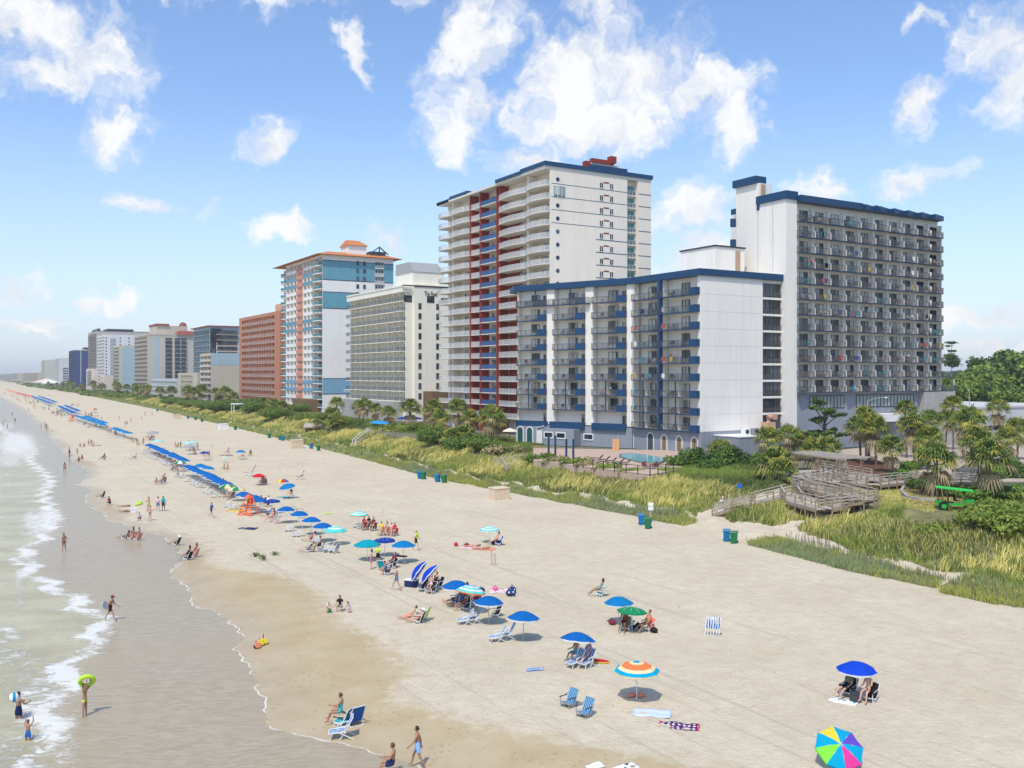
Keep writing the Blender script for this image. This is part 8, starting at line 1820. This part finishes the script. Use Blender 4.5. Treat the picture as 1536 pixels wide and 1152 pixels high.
# green utility cart with a canopy
t = thing('utility_cart','bright green beach tractor cart with a flat lime canopy','vehicle',tuple(GT(1432,766)),face(105)-PIH-.1); lm = mat('bright_green_paint',(.03,.42,.05),.35); q = Mb(); q.box(-.9,.7,-.45,.45,.55,.75); q.box(.7,1.7,-.35,.35,.6,1.15); q.box(-1.7,-.9,-.55,.55,.5,.95); q.build('body', lm, t)
q = Mb(); q.box(1.7,1.76,-.32,.32,.62,1.1); q.build('grille', MATS['cloth_teal'], t); q = Mb(); q.hexa([(-1.75,-.85,2.25),(1.6,-.85,1.98),(1.6,.85,1.98),(-1.75,.85,2.25),(-1.75,-.85,2.32),(1.6,-.85,2.05),(1.6,.85,2.05),(-1.75,.85,2.32)]); q.build('canopy', mat('lime_canopy',(.03,.55,.08),.5), t)
for x,z in ((-1.5,2.22),(.9,2.04)):
    for y in (-.6,.6): q = Mb(); q.bar((x,y,.8),(x,y,z),.05); q.build('canopy_post', m_dark, t)
for x,r_ in ((-1.0,.48),(1.3,.33)):
    for y in (-.68,.68): q = Mb(); q.tube([(x,y-.13,r_),(x,y+.13,r_)],r_,14,0); q.tube([(x,y-.14,r_),(x,y+.14,r_)],r_*.5,10,1); q.build('wheel',[CL['black'],lm],t)
q = Mb(); q.box(-.6,-.1,-.28,.28,.75,.85); q.box(-.65,-.55,-.28,.28,.85,1.3); q.build('seat', CL['black'], t)
person(0,0,'chairup',95,'driver in dark clothes sitting in the green cart',[('shirt','black'),('shorts','black')],'l','d',loc=tuple(Vector(t.location)+Vector((0,0,.55))))
# garden umbrellas, shelter, orange roadside umbrellas
def garden(px,py,m,label,r=1.5,hh=2.3,base_z=3.0):
    p = P3(px,py,base_z); t = thing('garden_umbrella',label,'umbrella',p); q = Mb(); q.tube([(0,0,hh),(0,0,hh+.25),(0,0,hh+.65)],[r,r*.8,.05],10); q.build('canopy', m, t); q = Mb(); q.tube([(0,0,0),(0,0,hh+.5)],.05,8); q.tube([(0,0,0),(0,0,.1)],.35,10); q.build('pole', m_dark, t)
cbm = mat('sky_blue_canvas',(.02,.26,.60),.7)
garden(566,650,cbm,'bright blue garden umbrella, left of the pair before the garage wall',1.7); garden(574,651,cbm,'bright blue garden umbrella, right of the pair before the garage wall',1.5); garden(765,668,MATS['cream_canvas'],'cream garden umbrella at the foot of the red tower',1.5,2.6); garden(735,662,MATS['cream_canvas'],'cream garden umbrella half hidden by the palmettos',1.4,2.6)
garden(607,645,cn_,'dark blue umbrella in the entrance garden, left',2.0,2.6); garden(622,645,cn_,'dark blue umbrella in the entrance garden, right',2.0,2.6); garden(1530,640,co_,'orange roadside umbrella at the right edge',2.2,3.2); garden(1521,645,cr_,'red roadside umbrella at the right edge',2.0,2.8)
t = thing('shelter','small white flat-roofed shelter in the thicket','shelter',tuple(GT(359,618))); q = Mb(); q.box(-2.6,2.6,-2,2,3.2,3.6); q.build('roof', CL['white'], t)
for x in (-2.3,2.3):
    for y in (-1.7,1.7): q = Mb(); q.box(x-.12,x+.12,y-.12,y+.12,0,3.2); q.build('post', CL['white'], t)
# street lamp and pole by the white tower
def lamp(px,by,ty,label,arm=True):
    p = P3(px,by,3.0); tt = math.hypot(p[0],p[1])/math.hypot(*ray(px)); hh = H-(ty-HY)*tt/FPX-3.0; t = thing('street_lamp',label,'street lamp',p); q = Mb(); q.tube([(0,0,0),(0,0,hh)],[.12,.07],8); q.build('pole', m_conc, t)
    if arm: d = Vector((CA,-SA,0)); q = Mb(); q.tube([(0,0,hh-.1),tuple(d*1.2+Vector((0,0,hh+.35))),tuple(d*2.6+Vector((0,0,hh+.5)))],.05,6); q.build('arm', m_conc, t); q = Mb(); p2 = d*2.9+Vector((0,0,hh+.48)); q.ell(tuple(p2),(.45,.2,.1),8,5); q.build('lamp_head', CL['white'], t)
lamp(1301,690,601,'tall street lamp before the glazed strip of the white tower'); lamp(1454,660,584,'thin street lamp in front of the broad trees',False); q = thing('utility_pole','pale wooden utility pole at the right end of the white tower','pole',P3(1431,640,3.0)); k = Mb(); k.tube([(0,0,0),(0,0,12)],[.35,.28],8); k.build('pole', m_conc, q)
FT = Frame((125.6,113.6),0); FN = Frame((104.2,132), math.atan2(-17.4,.2)); FN1 = Frame((94.5,155.8), math.atan2(132-155.8,9.7))
for F_, px, z, y, ps, we, lab in ((FN1,905,6.87+2.82*2,.2,'chairup',[('swimsuit','coral')],'person in coral sitting on a third-floor balcony of the white hotel by the pool'),(FN1,915,6.87+2.82*2,.2,'stand',[('shirt','white'),('shorts','navy')],'person in white standing on a third-floor balcony of the white hotel by the pool'),(FN,1005,6.87+2.82*4,.2,'stand',[('shirt','grey'),('shorts','navy')],'person in grey standing in the right balcony column of the white hotel'),
    (FT,1215,13.15+2.705*8,-.3,'stand',[('shirt','red'),('shorts','navy')],'person in red standing on an upper balcony at the left of the tower'),(FT,1300,13.15+2.705*5,-.3,'stand',[('shirt','teal'),('shorts','khaki')],'person in teal standing on a middle balcony of the tower'),(FT,1360,13.15+2.705*2,-.3,'stand',[('shirt','white'),('shorts','black')],'person in white standing on a low balcony at the right of the tower')):
    person(0,0,ps,200,lab,we,'l','d',loc=tuple(F_.P(F_.at(px),y,z)),lift=.1 if ps == 'chairup' else 0)
for o in (CH, LC, LB, BP_):   # the patterns the copies were made from
    for c in kids(o): bpy.data.objects.remove(c)
    bpy.data.objects.remove(o)
